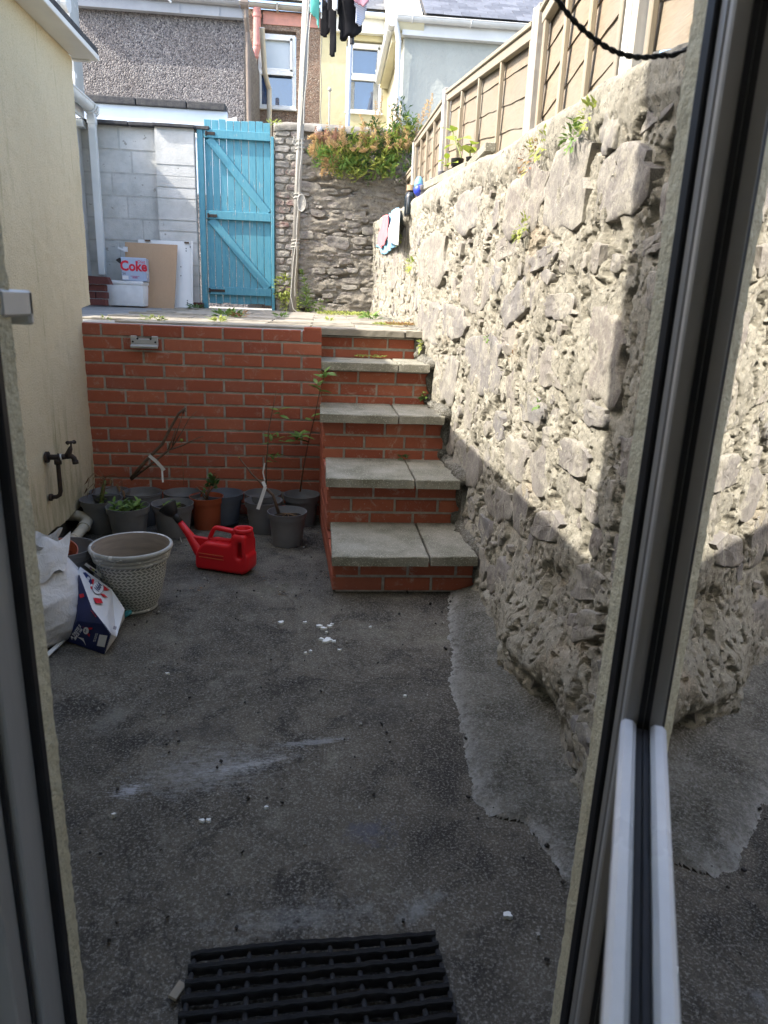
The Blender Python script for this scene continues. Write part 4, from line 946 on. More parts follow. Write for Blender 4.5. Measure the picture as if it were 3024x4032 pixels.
hg = thing('grey_extension', 'pale grey rendered extension with slate roof and white gutters, cream side wall', 'building', (2.5, 13, 1.2))
gx = P13(872, 120).x; zg = P13(950, 62).z; xg = 5.2
mb = MB(); mb.box(((gx+xg)/2+.003, YN+.15, (zg+.5)/2), (xg-gx, .3, zg-.5)); part('front_wall', mb, M_gren, hg)
mb = MB(); mb.box((gx+.14, (YN+YF)/2+.16, (zg+.5)/2), (.28, YF-YN-.3, zg-.5)); part('side_wall', mb, M_lightyel, hg)
mb = MB(); mb.box((gx-.015, YN+.95, 4.1), (.03, .75, 1.5), bev=.005); part('window_frame', mb, M_wht, hg)
mb = MB(); mb.box((gx-.033, YN+.95, 4.1), (.008, .60, 1.35)); part('pane', mb, M_pane, hg)
mb = MB(); mb.box(((gx+xg)/2, YN-.05, zg-.06), (xg-gx+.1, .12, .20), bev=.005); part('fascia', mb, M_wht, hg)
mb = MB(); mb.box((gx-.09, (YN+YF)/2+.1, zg-.06), (.18, YF-YN-.4, .16), bev=.005); part('side_fascia', mb, M_lightyel, hg)
mb = MB(); halfgutter(mb, (gx-.15, YN-.17, zg+.07), (xg, YN-.17, zg+.09), .07); part('gutter', mb, M_wht, hg)
for i in range(5):
    mb = MB(); xx = gx+.1+i*.95; mb.tube([(xx, YN-.17+.078*cos(pi+pi*j/8), zg+.075+.078*sin(pi+pi*j/8)) for j in range(9)], .010, 6); part('gutter_clip', mb, M_wht, hg)
mb = MB(); halfgutter(mb, (gx-.22, YN-.12, zg+.03), (gx-.22, YF-.3, zg-.06), .07); mb.tube([(gx-.22,YN-.17,zg+.0),(gx-.22,YN-.12,zg+.0)], .072, 12); part('side_gutter', mb, M_wht, hg)
for i in range(6):
    mb = MB(); yy = YN+.1+i*.45; mb.tube([(gx-.22+.078*cos(pi+pi*j/8), yy, zg+.02+.078*sin(pi+pi*j/8)) for j in range(9)], .010, 6); part('gutter_clip', mb, M_wht, hg)
mb = MB(); mb.tube([(gx-.16, YN-.14, zg), (gx-.10, YN-.10, zg-.25), (gx-.06, YN-.06, 1.5)], .045, 12)
for zz_ in (4.6, 3.9): mb.tube([(gx-.06,YN-.06,zz_-.03),(gx-.06,YN-.06,zz_+.03)], .056, 12)
part('downpipe', mb, M_wht, hg)
slate_roof(hg, gx+.30, xg, YN-.19, zg+.13, radians(33), 13, .30, .165, M_slate)
mb = MB()
mb.prism([(gx-.12, YN-.18, zg+.02), (gx-.12, YN+3.2, zg+2.30), (gx-.12, YN+3.2, zg-.1), (gx-.12, YN-.1, zg-.1)], (.42, 0, 0)); part('gable_parapet', mb, M_lightyel, hg)

# ---------------------------------------------------------------- lap-panel fence on the stone wall
def fence_panel(label, A, B, zb, nbat, group='weathered lap fence lengths standing on the stone wall', top=True, gap=0):
    """A, B = (y, ztop) of near and far end"""
    (y0, z0), (y1, z1) = A, B; X0 = .935
    t = thing('fence', label, 'fence', (X0, (y0+y1)/2, zb), 0, group)
    nbrd = 12; H = (z0+z1)/2-zb
    sl = (z1-z0)/(y1-y0)
    # overlapping waney boards: each tilts so its lower edge laps the one below
    L = y1-y0; n = 22; bh = .165; k = 0; zz0 = zb-.1
    while True:
        za = zz0+k*.128
        if za > max(z0, z1): break
        mb = MB(); b = len(mb.v); wob = rnd.uniform(0, 50)
        for i in range(n+1):
            y = y0+L*i/n; zt_ = za+bh; zl = za+.012*float(fbm(np.array([wob, y, 0]), 5, 3))+.004
            top_ = z0+(z1-z0)*(y-y0)/L-.03
            zl_ = min(zl+sl*(y-y0), top_); zu = min(zt_+sl*(y-y0), top_)
            for (dx, zz_) in ((.001, zu), (-.007, zl_), (-.003, zl_), (.006, zu)): mb.v.append((X0+dx+.003*float(fbm(np.array([wob, y, zz_]), 4, 2)), y, zz_))
        for i in range(n):
            for j in range(4): a = b+i*4+j; c = b+i*4+(j+1) % 4; mb.f.append((a, c, c+4, a+4)); mb.m.append(0)
        part('board', mb, M_fence, t); k += 1
    e = MB(); c = Vector((X0-.022, (y0+y1)/2, (z0+z1)/2-.035)); e.box(c, (.035, hypot(L, z1-z0), .045), (atan2(z1-z0, L), 0, 0), bev=.003); part('top_rail', e, M_batten, t)
    e = MB(); c = Vector((X0-.008, (y0+y1)/2, (z0+z1)/2+.0)); e.box(c, (.085, hypot(L, z1-z0)+.01, .022), (atan2(z1-z0, L), 0, 0), bev=.003); part('capping_rail', e, M_batten, t)
    for i in range(nbat):
        y = y0+.03+(L-.06)*i/(nbat-1); zt_ = z0+(z1-z0)*(y-y0)/L-.03
        e = MB(); e.box((X0-.026, y, (zb-.1+zt_)/2), (.020, .028, zt_-zb+.1), bev=.003); part('batten', e, M_batten, t)
    return t
def fpt(x, y): p = onx(x, y, .915); return (p.y, p.z)
PB0, PB1 = fpt(1160, 53), fpt(971, 200); PA0, PA1 = fpt(961, 219), fpt(901, 303)
fence_panel('second fence panel from the near end, its top starting at the slate roof', PB0, PB1, 1.93, 5)
PC1 = fpt(1178, 36); sB = (PB1[1]-PB0[1])/(PB1[0]-PB0[0])
PC1 = (PC1[0]-.02, PC1[1]+.0); PD = onx(1371, 130, .915); yD = PD.y
fence_panel('nearest full fence panel, reddish brown boards running out of the top of the frame', (yD+.09, PC1[1]-.10+.26), (PC1[0], PC1[1]+.02), 1.80, 4)
fence_panel('orange-brown fence panel just beside the black cable', (yD-1.6, 2.35), (yD-.075, 2.75), 1.70, 4)
PA1 = (7.6, PA1[1] if PA1[0] < 7.6 else PA0[1]+(7.6-PA0[0])*.04)
fence_panel('far shaded fence panel beside the overgrown back wall', PA0, PA1, 2.0, 5)
fence_panel('farthest fence panel half hidden by the shrub', (7.72, PA1[1]-.22), (9.4, PA1[1]-.18), 2.0, 4)
for (yy, zt_, wh, lb) in [((PB0[0]+PC1[0])/2, 2.52, 0, 'grey fence post with one whitewashed side under the slate roof'), (yD, 2.9, 1, 'broad whitewashed fence post nearest the cable'), ((PB1[0]+PA0[0])/2, PB1[1]+.05, 0, 'grey fence post between the two far panels'), (7.66, PA1[1], 0, 'fence post beside the shrub')]:
    mb = MB(); mb.box((.93, yy, (1.75+zt_)/2), (.085, .080, zt_-1.75), bev=.004)
    o = mk('fence_post', mb.mesh('fence_post', M_post, off=(.93, yy, 1.75)), None, (.93, yy, 1.75)); tag(o, lb, 'fence post', 'fence posts on the stone wall')
    if wh == 1:
        m2 = MB(); m2.box((.8855, yy+.018, (1.75+zt_)/2), (.002, .044, zt_-1.75)); part('whitewashed_face', m2, simple('whitewash', (.66,.66,.63), (.5,.5,.47), 12, .85, .1, .3, 60, .003, True), o)
    else:
        m2 = MB(); m2.box((.8855, yy+.025, (1.75+zt_)/2), (.002, .022, zt_-1.75)); part('pale_edge', m2, simple('whitewash', (.60,.60,.57), (.5,.5,.47), 12, .85, .1, .3, 60, .003, True), o)
# ---------------------------------------------------------------- flower pots
def pot_profile(R, H, rb, band=.035, th=.0028, foot=True):
    o = [(rb*.55, .004), (rb*.9, .004), (rb*.93, 0), (rb, 0), (rb+.001, .004), (R-.011, H-band), (R-.003, H-band+.001), (R-.0012, H-.004), (R, H-.002), (R, H), (R-.004, H), (R-.0045, H-.004), (R-.011, H-band*.75), (R-.013, H-band-.003), (R-.0155, H-band-.006), (rb-.002, .010), (0.001, .010)]
    return o
POT = {}
def pot_mesh(key, R, H, rb, mat):
    if key not in POT:
        mb = MB(); mb.lathe(pot_profile(R, H, rb), 48); 
        for i in range(6):
            a = i*pi/3; mb.box((cos(a)*(rb-.006), sin(a)*(rb-.006), .000), (.012, .022, .010), (0,0,a))
        me = mb.mesh('pot', mat, False)
        me.polygons.foreach_set('use_smooth', [True]*len(me.polygons)); me.set_sharp_from_angle(angle=radians(35)); POT[key] = me
    return POT[key]
def soil_mesh(r, seed, amp=.006):
    n = 20; mb = MB(); b = [(0,0,.004)]
    for k in range(1, 6):
        for j in range(n):
            a = 2*pi*j/n; x, y = r*k/5*cos(a), r*k/5*sin(a); b.append((x, y, amp*float(fbm(np.array([x*1.0+seed, y, 0]), 30, 3))*2))
    f = [(0, 1+j, 1+(j+1) % n) for j in range(n)]
    for k in range(4):
        for j in range(n): a = 1+k*n+j; c = 1+k*n+(j+1) % n; f.append((a, a+n, c+n, c))
    mb.add(b, f); return mb
def place_pot(name, label, x, y, R, H, rb, mat, key, soil=.35, smat=None, group='grey plastic flower pots by the brick wall', rz=0, tilt=(0,0), cat='flower pot', z=0):
    t = thing(name, label, cat, (x, y, z), rz, group); t.rotation_euler = (tilt[0], tilt[1], rz)
    mk('pot', pot_mesh(key, R, H, rb, mat), t)
    zz_ = H*soil; rs = rb+(R-.013-rb)*soil-.001
    o = mk('soil', soil_mesh(rs, x*7).mesh('soil', smat or M_soil, True), t, (0, 0, zz_)); return t
H0 = .185
def PC(cx, cy): return (54.86+.3968*cx, 932.6+.3968*cy)
def potc(cx, cy, h=H0): q = onz(*PC(cx, cy), h); return q.x, q.y
defs = {}
for key, cx, cy, R, lab, mat, soil, nm in [
 ('A',385,362,.114,'grey pot nearest the cream wall, a wilted brown-leaved plant on a thick green stalk','g',.75,'potted_plant'),
 ('B',557,402,.115,'grey pot full of short leafy green sprouts, front row beside the woven planter','g',.8,'potted_plant'),
 ('C',800,387,.115,'grey pot of pale round seedling leaves behind the watering can rose','g',.82,'potted_plant'),
 ('E',1300,362,.108,'empty grey pot in front row with a white plant tag draped over its rim','g',.3,'flower_pot'),
 ('F',1425,432,.108,'frontmost grey pot holding a bare angled twig tied with a white tag','g',.8,'potted_plant'),
 ('G',463,302,.113,'empty grey pot in the back corner against the cream wall','g',.3,'flower_pot'),
 ('H',680,277,.112,'grey pot of leaning bare branches with a white tag, against the brick wall','g',.7,'potted_plant'),
 ('I',630,332,.117,'empty grey pot in the middle of the left cluster','g',.25,'flower_pot'),
 ('J',890,280,.108,'grey pot with a thin dry flower stalk behind the terracotta pot','g',.7,'potted_plant'),
 ('K',1105,282,.116,'empty bluish grey pot against the brick wall right of the terracotta pot','b',.3,'flower_pot'),
 ('L',1303,302,.110,'grey pot of a tall leafy sapling against the brick wall','g',.7,'potted_plant'),
 ('M',1507,310,.108,'dark grey pot of a tall thin red-stemmed sapling in the corner by the steps','g',.7,'potted_plant')]:
    x, y = potc(cx, cy); x = max(x, -1.22); y = min(y, YB-.125)
    if key in 'GHJKLM': y = min(y, YB-R-.006)
    if key == 'L': y = YB-R-.004
    if key == 'E': y -= .035
    defs[key] = place_pot(nm, lab, x, y, R, H0, .083 if R > .11 else .080, M_potb if mat == 'b' else M_potg, mat+str(R), soil, rz=rnd.uniform(0,6))
x, y = potc(985, 350); defs['D'] = place_pot('potted_plant', 'terracotta coloured plastic pot with a small jade plant in gritty soil', x, y, .098, H0, .075, M_terra, 'terra', .86, M_soilg, None)
# plants ------------------------------------------------------------
def leaf_verts(L, W, fold=.12, curl=.25, n=5):
    vs = []; 
    for i in range(n+1):
        t = i/n; w_ = W/2*(sin(pi*min(1, t**.8))**.8 if 0 < t < 1 else 0.0); zc = -curl*L*t*t
        vs += [(t*L, -w_, zc+fold*w_), (t*L, 0, zc), (t*L, w_, zc+fold*w_)]
    fs = []
    for i in range(n):
        a = i*3; fs += [(a, a+3, a+4, a+1), (a+1, a+4, a+5, a+2)]
    return vs, fs
def add_leaf(mb, p, d, L, W, m=0, roll=None, n=3, curl=.25):
    vs, fs = leaf_verts(L, W, n=n, curl=curl); d = Vector(d).normalized(); up = Vector((0,0,1)) if abs(d.z) < .95 else Vector((1,0,0))
    s = up.cross(d).normalized(); u = d.cross(s); r = rnd.uniform(-.6,.6) if roll is None else roll
    s2 = s*cos(r)+u*sin(r); u2 = -s*sin(r)+u*cos(r)
    mb.add([Vector(p)+d*v[0]+s2*v[1]+u2*v[2] for v in vs], fs, m)
def lpart(name, mb, mats, root, smooth=True):
    me = mb.mesh(name, mats, smooth); return mk(name, me, root, rot=(0,0,-root.rotation_euler.z))
# A: wilted plant
mb = MB(); z0 = H0*.75; mb.tube([(0,0,z0),(.006,0,z0+.06),(.02,0,z0+.12),(.03,.0,z0+.15)], [.013,.012,.010,.006], 8); lpart('stem', mb, M_twigg, defs['A'])
mb = MB()
for i in range(16):
    a = i*2.4; p = Vector((.025, 0, z0+.10+.01*i*.5)); d = Vector((cos(a), sin(a)*.6, rnd.uniform(.1,.8))); q = p+d*.06
    mb.tube([p, q, q+Vector((cos(a)*.03, 0, -.03)), q+Vector((cos(a)*.04, 0, -.08))], [.002,.0015,.001,.001], 4); add_leaf(mb, q+Vector((cos(a)*.035,0,-.02)), (cos(a)*.3, .1, -1), rnd.uniform(.03,.06), .016)
lpart('dead_leaves', mb, M_dead, defs['A'])
mb = MB()
for i in range(9): a = i*2.4; add_leaf(mb, (.004,0,z0+.01+i*.008), (cos(a), sin(a), .2), .035, .03)
lpart('leaves', mb, M_leaf, defs['A'])
def sprouts(root, z0, R, n, L, mat, hh=.05, tall=0):
    mb = MB()
    for i in range(n):
        a = rnd.uniform(0, 6.28); r = R*sqrt(rnd.random()); p = Vector((r*cos(a), r*sin(a), z0)); h = rnd.uniform(.4, 1)*hh
        mb.tube([p, p+Vector((0,0,h))], .0018, 4, 0)
        for k in range(5):
            b = rnd.uniform(0, 6.28); add_leaf(mb, p+Vector((0,0,h*(.4+.15*k))), (cos(b), sin(b), rnd.uniform(.2,1.2)), L*rnd.uniform(.7,1.2), L*.42)
    lpart('leaves', mb, mat, root)
sprouts(defs['B'], H0*.8, .085, 26, .045, M_leaf, .05); sprouts(defs['C'], H0*.82, .05, 14, .035, leaf_mat('seedling_leaf', (.20,.28,.06), (.13,.21,.05)), .035)
# D: jade plant
z0 = H0*.86; mb = MB(); mb.tube([(.0,0,z0),(.01,0,z0+.05),(.03,0,z0+.10)], [.008,.007,.004], 7); mb.tube([(.0,0,z0+.0),(-.03,0,z0+.05),(-.055,0,z0+.08)], [.005,.004,.003], 6); mb.tube([(.01,0,z0+.04),(.05,.01,z0+.09)], [.004,.003], 6); lpart('stem', mb, M_twig, defs['D'])
mb = MB()
for c, n, s in (((.03,0,z0+.115), 16, .042), ((.055,.01,z0+.10), 12, .036), ((.0,0,z0+.08), 8, .03)):
    for i in range(n): a = i*2.4; add_leaf(mb, Vector(c)+Vector((0,0,rnd.uniform(-.04,.03))), (cos(a), sin(a), rnd.uniform(.1,1.3)), s, s*.62, curl=-.15)
lpart('leaves', mb, leaf_mat('jade_leaf', (.10,.19,.05), (.05,.12,.04), .1), defs['D'])
mb = MB()
for i in range(3): add_leaf(mb, (-.03+.02*i, -.02, z0+.07+.01*i), (-.7,0,.5), .03, .01)
lpart('dry_twigs', mb, M_dead, defs['D'])
def wp(root, p): return Vector(p)-Vector(root.location)
def tag_strip(root, pts, w_=.016):
    """folded strip of white label"""
    mb = MB(); pts = [Vector(p) for p in pts]
    for a, b in zip(pts[:-1], pts[1:]):
        d = (b-a).normalized(); s = d.cross(Vector((0,1,.1))).normalized()*w_/2; n_ = Vector((0,-.0006,0))
        mb.add([a-s, a+s, b+s, b-s, a-s+n_, a+s+n_, b+s+n_, b-s+n_], [(0,1,2,3), (7,6,5,4), (0,4,5,1), (1,5,6,2), (2,6,7,3), (3,7,4,0)])
    me = mb.mesh('plant_tag', M_paper); o = mk('plant_tag', me, root, rot=(0,0,-root.rotation_euler.z)); return o
# H: leaning bare branches
r = defs['H']; bp = wp(r, (0,0,0)); yH = r.location.y-.02
def V3(x, y, Y): return ony(x, y, Y)
mb = MB(); b0 = V3(278, 1034, yH); 
def br(pix, Y, r0, r1): return [wp(r, V3(x, y, Y)) for x, y in pix], [r0+(r1-r0)*i/(len(pix)-1) for i in range(len(pix))]
for pix, r0, r1 in [([(283,1034),(315,995),(350,960),(368,925),(386,893),(400,881)], .011, .006), ([(283,1036),(330,1000),(365,972),(395,962),(425,947),(440,942)], .008, .002), ([(362,975),(372,950),(380,925)], .005, .003), ([(372,962),(385,925),(396,890)], .004, .002), ([(368,972),(392,935),(408,905),(425,888)], .004, .0015), ([(395,893),(399,884),(402,890)], .005, .003)]:
    a, b = br(pix, yH, r0, r1); mb.tube(a, b, 7)
lpart('branches', mb, M_twig, r)
tag_strip(r, [wp(r, V3(322,984,yH-.03)), wp(r, V3(338,997,yH-.035)), wp(r, V3(355,1016,yH-.035))], .020); tag_strip(r, [wp(r, V3(343,1000,yH-.036)), wp(r, V3(350,1015,yH-.03)), wp(r, V3(352,1042,yH-.05))], .010)
# J: dry stalk, red-capped
r = defs['J']; mb = MB(); yJ = r.location.y
mb.tube([wp(r, V3(397,1048,yJ)), wp(r, V3(395,1005,yJ)), wp(r, V3(392,952,yJ))], .0016, 5); lpart('stalk', mb, M_dead, r)
mb = MB(); lump(mb, wp(r, V3(392,951,yJ)), .010, 3, 6); lpart('flower_head', mb, M_leafy, r)
mb = MB()
for i in range(10): add_leaf(mb, wp(r, V3(397+rnd.uniform(-12,12), 1030-rnd.uniform(0,40), yJ)), (rnd.uniform(-1,1), 0, rnd.uniform(-.3,1)), .02, .006)
lpart('dry_leaves', mb, M_dead, r)
# saplings
def sapling(root, pix, Y, r0, r1, leaves, L=.062, mstem=None, mleaf=None):
    mb = MB(); pts = [wp(root, V3(x, y, Y)) for x, y in pix]; mb.tube(pts, [r0+(r1-r0)*i/(len(pts)-1) for i in range(len(pts))], 6); lpart('stem', mb, mstem or M_twig, root)
    mb = MB()
    for (x, y, n, s) in leaves:
        c = wp(root, V3(x, y, Y))
        for i in range(n):
            a = i*2.39+x; add_leaf(mb, c+Vector((0,0,rnd.uniform(-.02,.02))), (cos(a), sin(a)*.8, rnd.uniform(-.1,.9)), L*s*rnd.uniform(.75,1.15), L*s*.36)
    lpart('leaves', mb, mleaf or M_leaf, root)
sapling(defs['L'], [(575,1060),(575,1010),(578,970),(580,930),(590,880),(597,845)], defs['L'].location.y, .0055, .002, [(603,890,7,1.1),(596,985,6,.9),(585,950,7,1.0),(600,950,5,.8),(590,1000,3,.8)])
sapling(defs['M'], [(648,1062),(655,1015),(665,960),(680,900),(690,850),(700,815)], defs['M'].location.y, .0055, .002, [(650,940,8,1.3),(640,950,4,1.4),(672,905,4,1.2),(690,842,6,1.2),(700,812,8,1.2),(686,835,4,1.0)], mleaf=M_leaf, mstem=simple('red_stem', (.13,.035,.025), (.10,.06,.03), 30, .7))
sapling(defs['F'], [(602,1108),(590,1070),(570,1050),(545,1025),(517,989)], defs['F'].location.y, .010, .003, [])
r = defs['F']; mb = MB(); c = wp(r, V3(517,989,r.location.y)); mb.tube([c, c+Vector((-.005,0,.006))], .005, 6); lpart('cut_tip', mb, M_redleaf, r)
yF = r.location.y-.03
tag_strip(r, [wp(r, V3(568,1040,yF)), wp(r, V3(573,1052,yF-.01)), wp(r, V3(557,1100,yF-.02))], .018)
mb = MB()
for i in range(7):
    a = i; mb.tube([(.07*cos(a), .07*sin(a), H0*.84), (.0, .02, H0*.9), (-.06*cos(a*1.3), .05, H0*.86)], .0016, 4)
lpart('dry_stalks', mb, M_dead, r)
r = defs['E']; yE = r.location.y
tag_strip(r, [wp(r, V3(572,1000,yE+.05)), wp(r, V3(568,1020,yE+.05)), wp(r, V3(572,1038,yE+.05))], .008)
# saucer under the terracotta pot
x, y = defs['D'].location.x+.07, defs['D'].location.y+.03
o = mk('saucer', (lambda m: (m.lathe([(.001,.004),(.085,.004),(.098,.018),(.100,.018),(.088,0),(.001,0)], 36), m.mesh('saucer', M_black, True))[1])(MB()), None, (x, y, .006)); tag(o, 'dark round saucer on the concrete beneath the terracotta pot', 'saucer')

lit = MB()
for k in range(260):
    if k < 150: x, y = rnd.uniform(-1.25, .0), rnd.uniform(3.5, 4.1)
    elif k < 200: x, y = rnd.gauss(.70, .03), rnd.uniform(1.3, 2.9)
    else: q_ = onz(*[(607,1282),(560,1250),(425,1275),(700,1240),(480,1255)][k % 5], 0); x, y = rnd.gauss(q_.x, .02), rnd.gauss(q_.y, .015)
    add_leaf(lit, (x, y, .006), (rnd.uniform(-1,1), rnd.uniform(-1,1), rnd.uniform(-.05,.3)), rnd.uniform(.008,.022), rnd.uniform(.003,.008), rnd.choice((0,0,1)), n=2)
tag(mk('leaf_litter', lit.mesh('leaf_litter', [simple('litter_dark', (.03,.024,.018)), M_dead])), 'dry leaf litter gathered round the pots and wall foot', 'leaf litter', kind='stuff')
# stack of nested black pots behind the rubble sack
sp = thing('stacked_pots', 'stack of nested dark grey plastic pots with orange one inside, between sack and woven planter', 'flower pots', (-1.13, 2.93, 0))
q = onz(54.86+.3968*205, 932.6+.3968*640, .26); sp.location = (q.x, q.y, 0)
for i in range(5): mk('pot', pot_mesh('stk', .125, .20, .088, M_potg), sp, (0, 0, .018*i), (0, 0, i))
mk('inner_pot', pot_mesh('ter2', .075, .13, .055, M_terra), sp, (-.03, .01, .15), (.35, .2, 0))

# ---------------------------------------------------------------- big woven planter
M_weave, t_, b_ = new_mat('woven_planter', .6, .3)
def weave():
    t, b = t_, b_; uv = t.nodes.new('ShaderNodeUVMap').outputs[0]; sx = t.nodes.new('ShaderNodeSeparateXYZ'); t.links.new(uv, sx.inputs[0])
    U, V_ = sx.outputs[0], sx.outputs[1]; rows = 15.0; cols = 44.0
    v = mth(t, 'MULTIPLY', V_, rows); fl_ = mth(t, 'FLOOR', v); fv = mth(t, 'FRACT', v); par = mth(t, 'MULTIPLY_ADD', mth(t, 'MODULO', fl_, 2.0), 2.0, -1.0)
    ph = mth(t, 'FRACT', mth(t, 'ADD', mth(t, 'MULTIPLY', U, cols), mth(t, 'MULTIPLY', mth(t, 'MULTIPLY', fv, par), .75)))
    du = mth(t, 'ABSOLUTE', mth(t, 'SUBTRACT', ph, .5)); dv = mth(t, 'ABSOLUTE', mth(t, 'SUBTRACT', fv, .5))
    w_ = mth(t, 'MULTIPLY', du, 1.0); e = mth(t, 'MAXIMUM', w_, mth(t, 'MULTIPLY_ADD', dv, .9, 0))
    line = ramp(t, e, [(.30, 0), (.38, 1), (.5, 1)])
    nn = noise(t, coords(t), 30, 4, .7); col = mixc(t, line, (.215,.22,.205), (.62,.62,.58)); col = mixc(t, ramp(t, nn, [(.5,0),(.8,.35)]), col, (.22,.22,.19))
    t.links.new(col, b.inputs['Base Color']); bump(t, b, line, .8, .003)
weave()
M_planter_rim = simple('planter_rim', (.42,.42,.395), (.32,.32,.30), 16, .55, .3, .2, 60, .001, speck=((.62,.62,.59), 22, .56))
q = onz(*PC(575, 612), .282); bp_ = thing('woven_planter', 'large empty pale grey plastic planter with woven leaf pattern and ridged rim', 'planter', (q.x, q.y+.0, 0))

body = [(.082,.000), (.086,.004), (.090,.010), (.092,.016), (.106,.045), (.119,.09), (.130,.14), (.138,.19), (.142,.222)]
mb = MB(); n = 72; prof = body
mb.lathe(prof, n, wob=.0); me = mb.mesh('body', M_weave, True, None); uvl = me.uv_layers.new(name='UVMap')
for p in me.polygons:
    for li, vi in zip(p.loop_indices, p.vertices):
        k, j = divmod(vi, n); jj = j
        if j == 0 and any(v % n == n-1 for v in p.vertices): jj = n
        uvl.data[li].uv = (jj/n, (prof[k][1]-.014)/(.224-.014))
mk('body', me, bp_)
mb = MB(); mb.lathe([(.140,.220),(.147,.223),(.153,.228),(.155,.235),(.149,.239),(.149,.242),(.158,.246),(.160,.253),(.154,.257),(.154,.260),(.164,.264),(.168,.272),(.167,.280),(.161,.285),(.155,.282)], n); mk('rim', mb.mesh('rim', M_planter_rim, True), bp_)
mb = MB(); mb.lathe([(.155,.282),(.146,.26),(.133,.21),(.110,.10),(.080,.02),(.001,.02)], n); mk('inside', mb.mesh('inside', simple('planter_inside', (.27,.225,.185), (.21,.175,.145), 9, .7, .2, .2, 40, .002, stretch=(1,1,8)), True), bp_)
mb = MB(); mb.lathe([(.001,.0),(.084,.0),(.094,.002),(.094,.012),(.090,.014)], n); mk('foot', mb.mesh('foot', M_planter_rim, True), bp_)

# ---------------------------------------------------------------- red watering can (local x along its length, y up)
wa, wb = onz(*PC(940, 745), 0), onz(*PC(1225, 788), 0); ang = atan2(wb.y-wa.y, wb.x-wa.x)
wc = thing('watering_can', 'red plastic watering can with black rose lying level on the yard floor', 'watering can', ((wa.x+wb.x)/2, (wa.y+wb.y)/2+.055, 0)); wc.rotation_euler = (0, 0, ang); wc.scale = (1.07, 1.07, 1.07)
MX = Matrix.Rotation(pi/2, 4, 'X')
body = rounded([(-.130,.0,.02),(.115,.0,.02),(.138,.02,.02),(.140,.085,.02),(.128,.10,.02),(.128,.19,.02),(.060,.188,.02),(.055,.135,.02),(-.085,.135,.03),(-.128,.075,.02)], .02, 5)
o = plate('body', [body, rounded([(.085,.075),(.112,.078),(.112,.150),(.088,.150)][::-1], .012, 4)], .052, .016, M_red, wc, MX, res=4)
hand = rounded([(-.090,.128,.02),(-.072,.170,.02),(-.050,.205,.02),(.070,.196,.02),(.066,.130,.02)], .02, 5)
plate('handle', [hand, rounded([(-.066,.142),(-.045,.184),(.040,.178),(.036,.150)][::-1], .010, 4)], .013, .0085, M_red, wc, MX, res=4)
web = rounded([(-.130,.05,.01),(-.185,.150,.008),(-.155,.140,.01),(-.070,.138,.01)], .01, 3); plate('web', [web], .010, .006, M_red, wc, MX)
mb = MB(); pp = [(-.10,0,.04),(-.135,0,.075),(-.185,0,.145),(-.235,0,.205)]; mb.tube(pp, [.036,.028,.018,.013], 18); part('spout', mb, M_red, wc, True, False)
mb = MB(); mb.lathe([(.040,.170),(.0395,.190),(.043,.192),(.0435,.207),(.041,.209),(.034,.209),(.032,.205),(.032,.16),(.001,.16)], 30, (.095,0,0)); part('filler_neck', mb, M_red, wc, True, False)
mb = MB(); mb.disc((.095,0,.17), .0318); part('opening', mb, M_redin, wc, False, False)
for k in range(3):
    mb = MB(); mb.tube([(-.105,-.0525,.062+.009*k),(.02,-.0530,.062+.009*k)], .0014, 5); part('moulded_rib', mb, M_redin if k == 1 else simple('rib_highlight', (.55,.16,.06), (.5,.1,.05), 9, .5), wc, False, False)
mb = MB(); mb.tube([(-.228,0,.197),(-.262,0,.236)], [.016,.017], 16); 
R_ = Matrix.Rotation(radians(-42), 3, 'Y'); mb.lathe([(.001,0),(.018,0),(.030,.02),(.043,.05),(.045,.056),(.043,.060),(.001,.066)], 28, (-.255,0,.226), M=R_); part('rose', mb, M_black, wc, True, False)
smooth_by_angle(wc.children[-1], 50)

# ---------------------------------------------------------------- rubber link mat
mt = thing('door_mat', 'black rubber link doormat of ribbed strips on metal rods, outside the doorway', 'doormat', (0, .98, .0))
tl, trr, bl_, brr = onz(412,2062,.022), onz(940,2012,.022), onz(385,2175,.022), onz(985,2165,.022)
ux = (trr-tl).normalized(); wv = Vector((-ux.y, ux.x, 0)); 
c0 = tl; dx = (trr-tl).length; pit = (onz(675,2041,.022)-onz(680,2080,.022)).length
pit = .0305
W0 = dx
for k in range(11):
    o_ = c0-wv*pit*k+ux*(-.002*k); wdt = dx+.0022*k
    mb = MB(); n = 46; b = len(mb.v); hh_ = .011; prof = [(-.0044,-hh_),(-.0044,hh_-.001),(-.003,hh_),(-.0016,hh_-.0016),(0,hh_),(.0016,hh_-.0016),(.003,hh_),(.0044,hh_-.001),(.0044,-hh_)]
    for i in range(n+1):
        p = o_+ux*(wdt*i/n)+wv*(.0035*float(fbm(np.array([i*.12+k*3.3, k*1.7, 0]), 1.0, 2))+.004*sin(i*.10+.4)*max(0, 1-k*.3)); p.z = .0155+.0015*float(fbm(np.array([i*.3, k*2.0, 4]), 1, 2))
        jag = .0006*((i*7+k) % 3-1)
        for (a, z) in prof: mb.v.append(tuple(p+wv*(a+jag)+Vector((0,0,z+jag*.5))))
    m_ = len(prof)
    for i in range(n):
        for j in range(m_): a = b+i*m_+j; c = b+i*m_+(j+1) % m_; mb.f.append((a, c, c+m_, a+m_)); mb.m.append(0)
    mb.f.append(tuple(range(b, b+m_))); mb.m.append(0); mb.f.append(tuple(reversed(range(b+n*m_, b+n*m_+m_)))); mb.m.append(0)
    part('strip', mb, M_rubber, mt)
